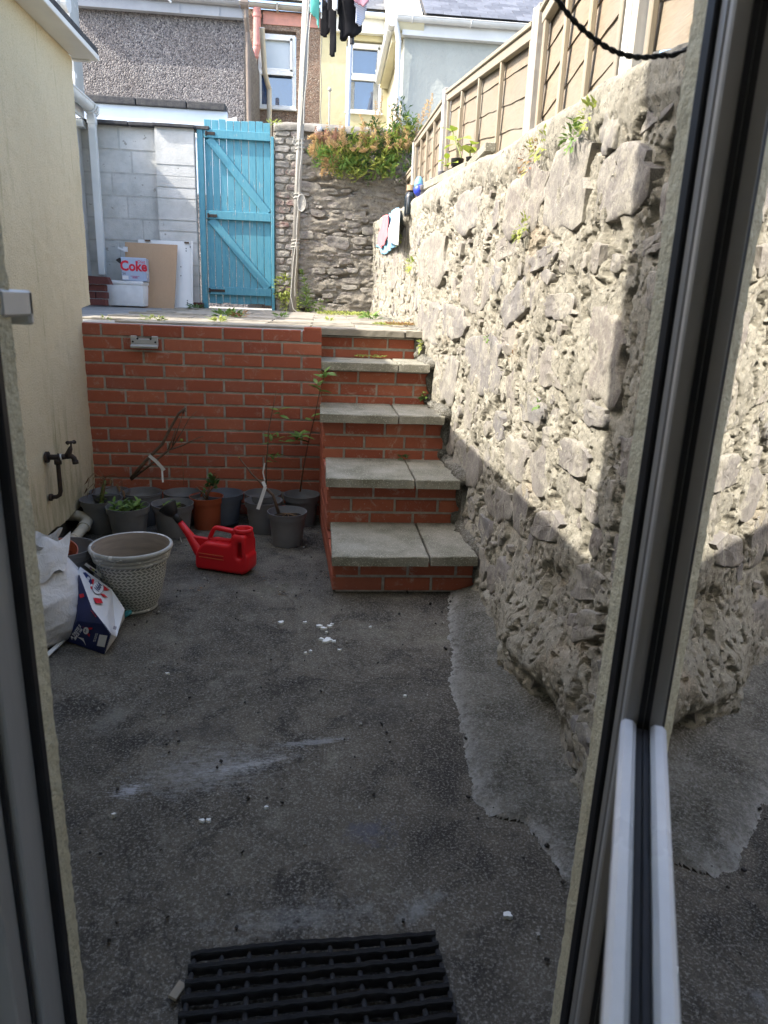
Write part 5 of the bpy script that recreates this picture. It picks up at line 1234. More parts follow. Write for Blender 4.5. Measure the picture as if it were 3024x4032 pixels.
for i in range(10):
    t = (i+.12)/9.2
    p0 = c0+ux*(dx*t); p1 = p0-wv*pit*10.2+ux*((t-.5)*.03)
    mb = MB(); mb.tube([Vector((p0.x,p0.y,.013)), Vector((p1.x,p1.y,.013))], .0028, 8); part('rod', mb, simple('mat_rod', (.06,.065,.075), (.04,.042,.05), 30, .45, .5), mt)
    for k in range(10):
        q0 = p0-wv*pit*(k+.22)+ux*((t-.5)*.0024*k); q1 = p0-wv*pit*(k+.78)+ux*((t-.5)*.0024*k); mb = MB(); mb.tube([Vector((q0.x,q0.y,.0135)), Vector((q1.x,q1.y,.0135))], .0052, 8); part('spacer', mb, M_rubber, mt)
# scraps on and by the mat
for (x, y, s, lb, cat, ma, sh_) in [(383,2140,.016,'pale wood chip poking out beside the left edge of the doormat','wood chip',M_batten,(2.2,1,.4)),
    (850,1325,.0,'','',None,None)]:
    if not s: continue
    p = onz(x, y, .01); mb = MB(); mb.box((0,0,0), (s*sh_[0], s*sh_[1], s*sh_[2]), (.2,.1,1.2)); o = mk('wood_chip', mb.mesh('wood_chip', ma), None, p[:]); tag(o, lb, cat)
# ---------------------------------------------------------------- outside tap and pipework on the cream wall
tp = thing('outdoor_tap', 'black iron outdoor tap with bent supply pipe on the cream wall', 'tap', (-1.33, 3.6, .4))
def PT(cx, cy, X=-1.30): x, y = PC(cx, cy); return onx(x, y, X)
T0 = PT(112,138,-1.335); T1 = PT(180,140,-1.25); T2 = PT(218,105,-1.20); T3 = PT(232,175,-1.19); K0 = PT(222,70,-1.20); D0 = PT(140,150,-1.295); D1 = PT(155,345,-1.30); D2 = PT(125,360,-1.335)
mb = MB(); mb.tube([T0, T0+Vector((.012,0,0))], .028, 16); part('wall_flange', mb, M_iron, tp)
mb = MB(); a = Vector((-1.335, T0.y, T0.z)); b = Vector((-1.285, T0.y, T0.z)); e = Vector((-1.268, T0.y+.004, T0.z)); f = Vector((-1.238, T0.y+.010, T0.z+.004))
mb.tube([a, b, e, f], [.013,.014,.014,.013], 12); mb.tube([b+(e-b)*.3, b+(e-b)*.6], .020, 12); part('body', mb, M_iron, tp, True)
mb = MB(); mb.tube([e+(f-e)*.0, e+(f-e)*.2], .0165, 12); part('collar', mb, M_wht, tp)
mb = MB(); c = f; mb.tube([c, c+Vector((.010,.0,.018)), c+Vector((.018,0,.038)), c+Vector((.022,0,.050))], [.016,.014,.011,.006], 12); mb.tube([c+Vector((.022,0,.045)), c+Vector((.024,0,.070))], .0045, 8); h = c+Vector((.024,0,.070)); mb.tube([h+Vector((-.008,-.022,.002)), h+Vector((.008,.022,-.002))], [.007,.007], 8); lump(mb, h+Vector((-.008,-.022,.002)), .010, 1, 6); lump(mb, h+Vector((.008,.022,-.002)), .010, 2, 6); part('handle', mb, M_iron, tp, True)
mb = MB(); mb.tube([c, c+Vector((.020,.003,.0)), c+Vector((.030,.004,-.010)), c+Vector((.035,.004,-.030))], [.014,.013,.013,.012], 12); mb.tube([c+Vector((.034,.004,-.020)), c+Vector((.036,.004,-.038))], .0155, 8); part('spout', mb, M_iron, tp, True)
mb = MB(); d = b+Vector((.004,0,0)); zb_ = D2.z; mb.tube([d, d+Vector((0,0,-.06)), Vector((d.x, d.y, zb_+.03)), Vector((d.x-.006, d.y, zb_+.010)), Vector((d.x-.022, d.y, zb_)), Vector((-1.338, d.y-.004, zb_-.002))], .0105, 10); mb.tube([d+Vector((0,0,-.005)), d+Vector((0,0,-.035))], .017, 10); mb.tube([Vector((-1.335, d.y-.004, zb_-.002)), Vector((-1.322, d.y-.004, zb_-.002))], .018, 10); part('supply_pipe', mb, M_iron, tp, True)
# waste pipe
wpz = thing('waste_pipe', 'cream plastic waste pipe elbow poking out under the cream wall', 'pipe', (-1.32, 3.6, .0))
A = onz(*PC(225, 483), .075); B = onz(*PC(262, 482), .07); Cc = onz(*PC(245, 520), .055); D = onz(*PC(212, 600), .035)
mb = MB(); mb.tube([Vector((-1.42, B.y, .10)), Vector((-1.345, B.y+.0, .098)), Vector((-1.30, B.y-.01, .09)), Vector((-1.275, B.y-.045, .076)), Vector((-1.275, B.y-.10, .062))], .030, 18); mb.tube([Vector((-1.275, B.y-.085, .066)), Vector((-1.275, B.y-.105, .061))], .0335, 18); mb.tube([Vector((-1.275, B.y-.10, .062)), Vector((-1.285, B.y-.42, .030))], .027, 18); mb.tube([Vector((-1.28, B.y-.24, .048)), Vector((-1.28, B.y-.26, .046))], .0295, 18)
part('pipe', mb, simple('cream_pipe_plastic', (.52,.48,.38), (.44,.40,.31), 8, .5, .35, .1, 60, .001), wpz, True); smooth_by_angle(wpz.children[-1], 40)

# ---------------------------------------------------------------- rubble sack, beer box and scraps
def PQ(x, y): return (x*.2315, y*.2315+1042.4)
sk = thing('rubble_sack', 'bulging white woven rubble sack slumped against the cream wall', 'sack', (-1.12, 2.5, 0))
n = 56; L = 44; mb = MB()
prof = [(0,.96),(.04,1.05),(.15,1.13),(.3,1.12),(.45,1.02),(.58,.88),(.70,.70),(.79,.52),(.85,.40),(.90,.38),(.96,.46),(1.0,.50)]
px_, py_ = [p[0] for p in prof], [p[1] for p in prof]
for i in range(L+1):
    t = i/L; rr = float(np.interp(t, px_, py_)); z = .385*t
    for j in range(n):
        a = 2*pi*j/n; pl = .05*sin(a*9+3*sin(t*5))*max(0, (t-.45))*1.6 + .10*float(fbm(np.array([cos(a)*1.2, sin(a)*1.2, t*2.5]), 1.6, 4))+.030*float(fbm(np.array([cos(a)*2, sin(a)*2, t*5]), 5, 3))
        q = rr+pl; mb.v.append((-1.105+.175*q*cos(a)+.035*t, 2.60+.20*q*sin(a), max(.004, z+.012*float(fbm(np.array([a, t, 0]), 3, 2))+(.02*sin(3*a) if t > .9 else 0))))
for i in range(L):
    for j in range(n): a = i*n+j; c = i*n+(j+1) % n; mb.f.append((a, c, c+n, a+n)); mb.m.append(0)
mb.f.append(tuple(reversed(range(n)))); mb.m.append(0)
M_sack, t_, b_ = new_mat('woven_sack', .6, .25); v = coords(t_, world=True); nn = noise(t_, v, 7, 5, .6); col = mixc(t_, ramp(t_, nn, [(.35,0),(.7,1)]), (.66,.66,.67), (.56,.56,.575)); n2 = noise(t_, v, 16, 5, .75); col = mixc(t_, ramp(t_, n2, [(.62,0),(.74,.35)]), col, (.36,.34,.31)); t_.links.new(col, b_.inputs['Base Color'])
wv_ = N(t_, 'ShaderNodeTexWave'); wv_.inputs['Scale'].default_value = 90; t_.links.new(v, wv_.inputs['Vector']); w2 = N(t_, 'ShaderNodeTexWave', bands_direction='Z'); w2.inputs['Scale'].default_value = 90; t_.links.new(v, w2.inputs['Vector'])
p_ = bump(t_, b_, mth(t_, 'ADD', wv_.outputs[1], w2.outputs[1]), .35, .0012); bump(t_, b_, noise(t_, v, 24, 5, .7, .8), .6, .012, p_)
part('bag', mb, M_sack, sk, True)
mb = MB()      # slack mouth of the sack, folded over
N1, N2 = 22, 12
for i in range(N1+1):
    for j in range(N2+1):
        u = i/N1; v_ = j/N2; x = -1.22+.27*u; y = 2.55+.05*sin(u*7)+.05*v_; z = .375+.05*v_+.030*float(fbm(np.array([u*2, v_*2, 1]), 2.5, 3))-.05*u*u+.012*sin(u*22+v_*4)
        mb.v.append((x, y-.05*(1-v_), z-.06*(1-v_)**2))
for i in range(N1):
    for j in range(N2): a = i*(N2+1)+j; mb.f.append((a, a+N2+1, a+N2+2, a+1)); mb.m.append(0)
part('mouth', mb, M_sack, sk, True)
# flattened bit of card sticking out under the sack
mb = MB(); pp = [onz(*PQ(x, y), .012) for x, y in [(440,1590),(600,1455),(618,1470),(470,1610),(440,1640)]]; mb.prism(pp, (0,0,.004)); o = mk('card_scrap', mb.mesh('card_scrap', M_paper, off=tuple(pp[0])), None, pp[0][:]); tag(o, 'scrap of white-edged card sticking out from under the rubble sack', 'card')

# crushed beer carton ------------------------------------------------
M_navy = simple('navy_print', (.012,.022,.105), (.009,.016,.075), 9, .35, .45, .15, 40, .002)
M_cartonw = simple('white_print', (.68,.69,.71), (.60,.61,.63), 7, .38, .4, .2, 30, .003)
M_redp = simple('red_print', (.55,.015,.03), (.5,.012,.025), 9, .4, .4)
M_whtp = simple('white_lettering', (.70,.71,.74), None, 5, .45, .3); M_inkl = simple('pale_ink', (.40,.42,.47), None, 5, .5); M_inkg = simple('grey_ink', (.22,.22,.25), None, 5, .5); M_navyp = simple('navy_ink', (.015,.03,.13), None, 5, .4)
def depth(x, y, z=None, Y=None): return onz(*PQ(x, y), z) if z is not None else ony(*PQ(x, y), Y)
K = dict(B2=depth(975,1603,z=.002), BL=depth(612,1475,z=.006), F1=depth(600,1200,Y=2.60), TL=depth(702,858,Y=2.66), TC=depth(748,785,Y=2.70), R1=depth(1040,992,Y=2.70), R2=depth(1162,1180,Y=2.62), BR=depth(1088,1440,Y=2.48), M1=depth(720,1292,Y=2.43), M2=depth(970,1320,Y=2.40), M3=depth(1035,1412,Y=2.39), MT=depth(742,862,Y=2.60), S1=depth(860,1180,Y=2.475))
def onplane(a, b, c, x, y):
    n_ = (b-a).cross(c-a).normalized(); d = _ray(*PQ(x, y)); return CAM+d*((a-CAM).dot(n_)/d.dot(n_))
K['M1'] = onplane(K['BL'], K['B2'], K['M3'], 720, 1292); K['M2'] = onplane(K['BL'], K['B2'], K['M3'], 970, 1320)
K['BK'] = Vector((K['R2'].x-.02, K['R2'].y+.06, .01)); K['BK2'] = Vector((K['BL'].x+.03, K['BL'].y+.16, .01))
cb = thing('beer_carton', 'crushed blue and white beer carton with red ribbon print leaning against the white sack', 'carton', tuple((K['B2']+K['BL'])/2)); cb.location.z = 0
def poly(name, keys, mat, nudge=0, sub_=0):
    mb = MB(); pts = [K[k] for k in keys]; c = sum(pts, Vector())/len(pts); nrm = (pts[1]-pts[0]).cross(pts[2]-pts[0]).normalized()
    if nrm.dot(CAM-c) < 0: nrm = -nrm
    # gently dented panel with a real thickness
    n = len(pts); ringn = 5; vs = [c]; 
    E_ = []
    for k in range(n):
        for s in range(4): E_.append(pts[k].lerp(pts[(k+1) % n], s/4))
    m = len(E_)
    for r in range(1, 5):
        for e in E_:
            p = c.lerp(e, r/4); vs.append(p+nrm*(.0025*float(fbm(np.array(p[:]), 9, 3))*(1 if r < 4 else 0)))
    fs = [(0, 1+j, 1+(j+1) % m) for j in range(m)]
    for r in range(3):
        for j in range(m): a = 1+r*m+j; b = 1+r*m+(j+1) % m; fs.append((a, a+m, b+m, b))
    mb.add(vs, fs); mb.add([v-nrm*.002 for v in vs], [f[::-1] for f in fs])
    return part(name, mb, mat, cb, True)
poly('panel', ['BL','M1','M2','M3','B2'], M_navy); poly('panel', ['F1','TL','MT','M1','BL'], M_navy); poly('panel', ['MT','M1','M2','S1'], M_navy)
poly('panel', ['TC','R1','S1','MT'], M_cartonw); poly('panel', ['TL','TC','MT'], M_cartonw); poly('panel', ['S1','R1','BR','M3','M2'], M_cartonw); poly('panel', ['R1','R2','BR'], M_cartonw); poly('panel', ['BR','R2','BK','B2'], M_cartonw); poly('panel', ['M3','BR','B2'], M_cartonw)
poly('panel', ['TC','TL','F1','BK2'], M_navy)
def face_matrix(keys, px, right_px, lift=.0045):
    """print lies on the panel through keys; px where, right_px a pixel further along the writing"""
    a, b, c = [K[k] for k in keys]; n_ = (b-a).cross(c-a).normalized()
    if n_.dot(CAM-a) < 0: n_ = -n_
    def hit(p): d = _ray(*PQ(*p)); t = (a-CAM).dot(n_)/d.dot(n_); return CAM+d*t
    o = hit(px); r = (hit(right_px)-o).normalized(); u = n_.cross(r)
    o = o+n_*lift-Vector(cb.location); return Matrix(((r.x,u.x,n_.x,o.x),(r.y,u.y,n_.y,o.y),(r.z,u.z,n_.z,o.z),(0,0,0,1))), hit, n_
FB = ['BL','M3','B2']; FT = ['TC','R1','S1']; FL = ['F1','MT','BL']
def ctext(s, keys, px, rp, size, mat, lift=.0075, **k): M_, _, _ = face_matrix(keys, px, rp, lift); return text_mesh(s, size, mat, M_, cb, **k)
def cpoly(keys, pxs, mat, lift=.005, name='print'):
    _, hit, n_ = face_matrix(keys, pxs[0], pxs[1]); mb = MB(); mb.prism([hit(p)+n_*lift for p in pxs], n_*.0006); return part(name, mb, mat, cb)
ctext('A TASTE S', FB, (722,1390), (760,1335), .017, M_whtp, bold=.0004); ctext('SINCE 166', FB, (745,1410), (783,1355), .014, M_whtp, bold=.0004)
cpoly(FB, [(778,1340),(800,1350),(870,1365),(872,1350),(845,1352),(840,1372),(800,1352)], M_redp); cpoly(FB, [(826,1398),(850,1412),(845,1435),(828,1420)], M_redp)
cpoly(FB, [(815+26*cos(a*pi/7), 1378+33*sin(a*pi/7)) for a in range(14)], M_whtp, .0062); ctext('64', FB, (815,1378), (824,1352), .014, M_navyp, .009)
cpoly(FB, [(940,1415),(1012,1425),(985,1532),(914,1518)], M_whtp)
for k in range(7): cpoly(FB, [(740+k*9,1438+k*11-k*6),(792+k*3,1450+k*10),(791+k*3,1454+k*10),(739+k*9,1442+k*11-k*6)], M_whtp, .0055)
for (u0, v0, u1, v1) in ((883,1478,889,1462),(890,1458,895,1446),(896,1442,908,1402),(896,1480,903,1462),(904,1458,913,1430),(914,1425,922,1403)): cpoly(FB, [(u0-3,v0),(u0+4,v0+1),(u1+4,v1+1),(u1-3,v1)], M_inkl, .0055)
FS = ['TL','MT','BL']
ctext('SUPRE', ['F1','M1','BL'], (640,1240), (672,1165), .019, M_whtp, bold=.0005); ctext('SINCE 1664', ['F1','M1','BL'], (615,1225), (640,1160), .013, M_whtp); ctext('TASTE', ['F1','M1','BL'], (660,1265), (690,1200), .019, M_whtp, bold=.0005)
# top panel
cpoly(FT, [(765,850),(790,845),(840,895),(855,945),(830,975),(790,935),(760,905)], M_navyp); ctext('BIERE', FT, (812,915), (838,872), .016, M_whtp, .008, bold=.0004)
cpoly(FT, [(855,905),(872,915),(862,965),(840,940)], M_redp); cpoly(FT, [(915,1010),(955,965),(1015,1010),(985,1015)], M_redp, .0048); cpoly(FT, [(925,1040),(965,1050),(1000,1085),(955,1070)], M_redp, .0048); cpoly(FT, [(832,975),(870,985),(862,1010),(840,1000)], M_redp)
cpoly(FT, [(906+54*cos(a*pi/9), 992+62*sin(a*pi/9)) for a in range(18)], M_inkg, .0056); cpoly(FT, [(906+50*cos(a*pi/9), 992+58*sin(a*pi/9)) for a in range(18)], M_whtp, .0064); ctext('1664', FT, (903,995), (935,945), .034, M_navyp, .0095, shear=.35)
cpoly(['S1','R1','M3'], [(860,1088),(932,1095),(952,1140),(885,1138)], M_redp, .007); cpoly(['S1','M2','MT'], [(750,1048),(790,1040),(800,1070),(762,1085)], M_redp, .007); cpoly(['S1','M2','M3'], [(862,1178),(880,1195),(918,1245),(900,1240)], M_redp, .007)
cpoly(['S1','R1','M3'], [(1050,1350),(1080,1360),(1070,1388),(1044,1380)], M_inkg, .007)
# instruction leaflet card lodged behind the carton and other scraps
cd = [(785,768),(800,752),(1038,915),(1036,958)]; pts = [ony(*PQ(*p), 2.74) for p in cd]
def scrap(name, label, cat, pts, mat, d=(0,.004,0)):
    mb = MB(); mb.prism(pts, d); o = mk(name, mb.mesh(name, mat, off=tuple(pts[0])), None, pts[0][:]); return tag(o, label, cat)
o = scrap('leaflet', 'white leaflet strip with purple and green swatches behind the beer carton', 'leaflet', pts, M_paper)
for (x, y, c) in ((848,800,(.22,.08,.2)), (872,815,(.45,.5,.05)), (895,832,(.03,.03,.12))):
    pp = [ony(*PQ(x+dx_, y+dy_), 2.738) for dx_, dy_ in ((-11,-12),(9,2),(9,14),(-11,2))]; mb = MB(); mb.prism([p-pts[0] for p in pp], (0,.001,0)); mk('swatch', mb.mesh('swatch', simple('swatch', c)), o)
pp = [ony(*PQ(x+950, y+895), 2.738) for x, y in ((0,-10),(22,0),(55,30),(45,40),(15,18))]; mb = MB(); mb.prism([p-pts[0] for p in pp], (0,.001,0)); mk('picture', mb.mesh('picture', M_inkg), o)
scrap('cardboard_flap', 'brown cardboard flap standing between stacked pots and woven planter', 'cardboard', [ony(*PQ(*p), 2.84) for p in [(752,790),(762,700),(790,670),(802,735),(790,770)]], simple('brown_card', (.17,.085,.045), (.14,.07,.035), 20, .85))
scrap('white_carton', 'small white carton lying open behind the beer carton', 'carton', [onz(*PQ(*p), .03) for p in [(740,690),(860,688),(870,720),(930,745),(920,790),(800,760)]], M_paper, (0,0,-.02))
# aqua pegs
pg = thing('clothes_peg', 'aqua blue plastic clip lying beside the beer carton and planter', 'clip', (0,0,0)); q = onz(*PQ(1185, 1225), .012); pg.location = q
mb = MB(); mb.tube([q+Vector((-.012,-.008,-.004)), q+Vector((0,.004,.006)), q+Vector((.014,.012,.0))], .008, 10); mb.tube([q+Vector((-.008,-.014,-.006)), q+Vector((.008,-.004,.002)), q+Vector((.012,.008,.010))], .007, 10); part('jaw', mb, simple('aqua_plastic', (.07,.36,.42), (.06,.30,.36), 9, .4), pg, True)
# white twine on the floor behind the can
tw = [onz(*PC(x, y), .006) for x, y in [(775,560),(800,563),(830,560),(842,575),(850,600)]]
mb = MB(); mb.tube(tw, .0022, 6); o = mk('twine', mb.mesh('twine', M_rope, off=tuple(tw[0])), None, tw[0][:]); tag(o, 'short end of white twine on the yard floor behind the watering can', 'twine')

# ---------------------------------------------------------------- things standing on the terrace by the block wall
def C4(x, y): return ((300+x*.6028)/1.8228, (900+y*.6028)/1.8228)
ps = thing('polystyrene_box', 'white polystyrene box with lid on the terrace under the cola carton', 'box', (-2.08, 7.95, zd(7.95)))
YS = 7.80
a, b, c = ony(*C4(206,500),YS), ony(*C4(442,500),YS), ony(*C4(206,338),YS); zb_, zt_ = zd(YS)+.004, ony(*C4(320,340),YS).z
mb = MB(); mb.box(((a.x+b.x)/2, YS+.17, (zb_+zt_-.035)/2), (b.x-a.x, .34, zt_-.035-zb_), bev=.018); part('base', mb, simple('polystyrene', (.70,.72,.73), (.62,.64,.65), 12, .8, .15, .6, 120, .003), ps); smooth_by_angle(ps.children[-1], 40)
mb = MB(); mb.box(((a.x+b.x)/2, YS+.17, zt_-.02), (b.x-a.x+.012, .352, .038), bev=.012); part('lid', mb, bpy.data.materials['polystyrene'], ps); smooth_by_angle(ps.children[-1], 40)
ck = thing('cola_carton', 'silver grey cola multipack carton with red lettering on top of the polystyrene box', 'carton', (0,0,0))
ca, cb_, cc_ = ony(*C4(288,315),YS-.01), ony(*C4(447,335),YS-.01), ony(*C4(292,183),YS-.01)
wd = (cb_.x-ca.x); hh_ = cc_.z-zt_-.004; cx_ = (ca.x+cb_.x)/2; ck.location = (cx_, YS+.13, zt_); ck.rotation_euler = (0,0,radians(7))
M_silver = simple('silver_card', (.36,.44,.58), (.31,.385,.52), 4, .38, .5)
mb = MB(); mb.box((0,0,hh_/2), (wd,.26,hh_), bev=.004); part('box', mb, M_silver, ck, False, False)
Mf = Matrix.Rotation(pi/2, 4, 'X'); Tf = lambda x, z, y=-.1315: Matrix.Translation((x, y, z)) @ Mf
M_cred = simple('cola_red', (.62,.02,.05), None, 5, .4)
text_mesh('Coke', .135, M_cred, Tf(0, hh_*.62), ck, bold=.0045, sx=.88); text_mesh('Diet', .045, M_cred, Tf(wd*.30, hh_*.83), ck, shear=.3)
text_mesh('24', .03, M_inkg, Tf(-wd*.40, hh_*.30), ck, bold=.001)
for (dz_, w__) in ((.205,.36),(.165,.20),(.13,.22)):
    mb = MB(); mb.box((wd*.03, -.1306, hh_*dz_), (w__*wd, .0008, .006)); part('printed_line', mb, simple('cola_small_print', (.42,.16,.28), None, 5, .5), ck, False, False)
for (dx_, w__) in ((-.40,.05), (-.28,.03)):
    mb = MB(); mb.box((wd*dx_, -.1308, hh_*.14), (w__*.75, .001, .035)); part('printed_patch', mb, M_whtp, ck, False, False)
for (yy_, z_) in ((-.06,.22),(.0,.22),(-.06,.42),(.03,.40)):
    mb = MB(); mb.box((wd/2+.0004, yy_, hh_*z_), (.001, .045, .028)); part('printed_patch', mb, M_whtp, ck, False, False)
mb = MB(); mb.prism([(-wd/2,-.12,hh_*.68),(-wd/2-.05,-.14,hh_*.86),(-wd/2-.012,-.135,hh_*.97),(-wd/2,-.12,hh_*.94)], (0,.003,0)); part('torn_flap', mb, M_black, ck, False, False)
# leaning panels
def lean(name, label, cat, px, Y0, dy, mat, th=.018):
    """board: px = TL, TR, BR, BL view pixels; bottom edge at Y0, top leans back dy"""
    TL, TR, BR_, BL_ = [ony(*C4(*p), Y0+(dy if i < 2 else 0)) for i, p in enumerate(px)]
    t = thing(name, label, cat, ((BL_.x+BR_.x)/2, Y0, zd(Y0))); mb = MB(); mb.prism([BL_, BR_, TR, TL], (0, th, .002)); part('panel', mb, mat, t); return t
M_whp = simple('white_panel', (.66,.67,.66), (.60,.61,.60), 3, .45, .4)
t = lean('leaning_board', 'white cupboard side panel with peg holes leaning behind the wood effect board', 'panel', [(405,72),(745,86),(765,529),(400,529)], 8.10, .15, M_whp)
for x, y in [(718,130),(718,146),(684,308),(684,250),(726,470),(726,482),(726,492),(745,120)]:
    p = ony(*C4(x, y), 8.10+.15*(529-y)/450-.004); mb = MB(); mb.tube([p, p+Vector((0,.003,0))], .006, 8); part('peg_hole', mb, M_black, t)
mb = MB(); p = ony(*C4(722, 92), 8.235); mb.box(p, (.05,.012,.016)); p = ony(*C4(466, 78), 8.235); mb.box(p, (.06,.012,.016)); part('fixing', mb, M_twig, t)
mb = MB(); e0, e1 = ony(*C4(748,88),8.235), ony(*C4(768,529),8.09); mb.box((e0+e1)/2+Vector((0,-.008,0)), (.018,.014,(e0-e1).length), (-.10,.02,0)); part('edge_strip', mb, M_whp, t)
t = lean('leaning_board', 'oak effect cupboard door with metal hinge leaning between carton and white panel', 'panel', [(318,88),(661,107),(640,528),(330,528)], 7.98, .17, M_oakfoil)
mb = MB(); p = ony(*C4(322,135), 8.10); mb.box(p, (.045,.012,.05)); mb.box(p+Vector((-.04,-.01,.0)), (.075,.008,.018), (0,.35,0)); part('hinge', mb, M_rail, t)
# brick-pattern planter
tb = thing('brick_stack', 'stack of dark red bricks and a broken tile at the foot of the white downpipe', 'bricks', (-2.35, 7.7, zd(7.7)))
M_dbr = simple('dark_red_brick', (.095,.035,.032), (.13,.05,.042), 20, .75, .2, .6, 120, .003, True, .25)
mb = MB(); mb.box((0,0,0), (.20,.10,.064), bev=.005); dme = mb.mesh('brick', M_dbr)
x0_ = ony(*C4(60,500),7.62).x; x1_ = ony(*C4(203,500),7.62).x; ztt = ony(*C4(130,345),7.62).z; z_ = zd(7.6)+.034; r_ = 0
while z_ < ztt:
    x = x0_-(.1 if r_ % 2 else 0)
    while x < x1_-.02:
        e = min(x+.207, x1_); s_ = max(e-x-.007, .03)
        mk('brick', dme, tb, ((x+e)/2+2.35, -.03+rnd.uniform(-.004,.004), z_-tb.location.z), (0,0,rnd.uniform(-.02,.02)), (s_/.2, 1, 1)); x = e
    z_ += .071; r_ += 1
mb = MB(); p0 = ony(*C4(85,308),7.6); p1 = ony(*C4(215,312),7.6); mb.prism([(p0.x-.1,7.58,z_-.035),(p1.x+.01,7.58,z_-.035),(p1.x-.02,7.58,z_+.035),(p0.x-.1,7.58,z_+.042)], (0,.12,0)); part('broken_tile', mb, M_dbr, tb)
# brick footing beside the gate
mb = MB(); p = ony(*C4(797,510), 8.32); mb.box((p.x, 8.30, p.z), (.115,.10,.09), bev=.006); o = mk('half_brick', mb.mesh('half_brick', M_dbr, off=tuple(p)), None, p[:]); tag(o, 'half brick at the foot of the block pier beside the gate', 'brick')

# ---------------------------------------------------------------- washing line pole, ropes, laundry
YP = 8.05
po = thing('washing_line_pole', 'tall grey metal washing line pole with rope cleated to it, right of gate', 'pole', (-.32, YP, zd(YP)))
b0, b1 = ony(632,676,YP), ony(664,-60,YP); b1 = b0+(b1-b0)*1.25
mb = MB(); mb.tube([b0, b1], .036, 18); part('pole', mb, M_pole, po, True)
def onpole(y): t = (y-676)/(-60-676); return b0.lerp(b0+(b1-b0)/1.25, t)
def ropecurve(pts, r=.0052, m=None): 
    mb = MB(); mb.tube(pts, r, 6); return mb
def rp(x, y, Y=YP-.045): return ony(x, y, Y)
for pts in ([rp(669,-40),(0,0),rp(640,400)], [rp(676,-40),(0,0),rp(655,268)], [rp(694,55),(0,0),rp(693,268,9.0)], [rp(652,300),(0,0),rp(640,520)], [rp(645,420),(0,0),rp(637,640)]):
    a, b = pts[0], pts[2]; L_ = 10; q = [a.lerp(b, i/L_)+Vector((.006*sin(i*1.3), 0, 0)) for i in range(L_+1)]; part('rope', ropecurve(q), M_rope, po)
for yy in (290, 300, 513, 520, 408):
    c = onpole(yy); part('rope_turn', ropecurve([c+Vector((.042*cos(k*.7), .042*sin(k*.7), .004*k-.02)) for k in range(20)], .0065), M_rope, po)
c = onpole(415)
for k in range(7):
    s = .75+.06*k; part('rope_coil', ropecurve([c+Vector((.02+.045*s*sin(t*pi/8)*(k/7)+.004*k, -.04-.004*k, -.02+.075*s*cos(t*pi/8))) for t in range(17)], .0055), M_rope, po)
c = onpole(300); part('rope_turn', ropecurve([c+Vector((-.01,-.03,0)), c+Vector((-.07,-.04,.05)), c+Vector((-.06,-.04,.11)), c+Vector((-.01,-.03,.06))], .006), M_rope, po)
part('rope', ropecurve([rp(640,520), rp(634,560), rp(628,640), rp(634,668), rp(650,680)], .006), M_rope, po)
# second pole beyond the wall
p2 = thing('far_clothes_pole', 'thin grey clothes pole with black sleeve in front of the yellow house window', 'pole', (.4, 10.2, 1.2))
a, b = ony(751,275,10.2), ony(758,60,10.2); mb = MB(); mb.tube([a+(a-b)*.8, b+(b-a)*.5], .028, 12); part('pole', mb, simple('pale_grey_pole', (.50,.53,.60), (.40,.42,.48), 10, .4, .5), p2)
mb = MB(); mb.tube([ony(760,95,10.17), ony(760,60,10.17)], .030, 12); part('sleeve', mb, M_black, p2)
# stay rod by yellow wall
a, b = ony(711,268,12.), ony(712,193,12.); mb = MB(); mb.tube([a-Vector((0,0,.6)), b], .012, 8); lump(mb, b, .03, 2, 6); o = mk('thin_post', mb.mesh('thin_post', M_pole, off=tuple(a)), None, a[:]); tag(o, 'thin rusty rod with small cap in front of the pale yellow wall', 'rod')
# security light on the back wall coping
fl2 = thing('wall_lamp', 'small white round lamp with black cable on the back wall coping', 'lamp', (0,0,0)); c = ony((1100+435*.3617)/1.8228, (1430*.3617)/1.8228, 8.33); fl2.location = c
mb = MB(); mb.tube([c+Vector((-.02,0,-.02)), c+Vector((.0,0,.02)), c+Vector((.012,0,.045))], [.035,.032,.018], 14); part('head', mb, M_rail, fl2, True)
mb = MB(); mb.tube([c+Vector((.02,0,.02)), c+Vector((.05,0,.01)), c+Vector((.07,0,-.04)), c+Vector((.075,0,-.12))], .006, 6); part('cable', mb, M_black, fl2)

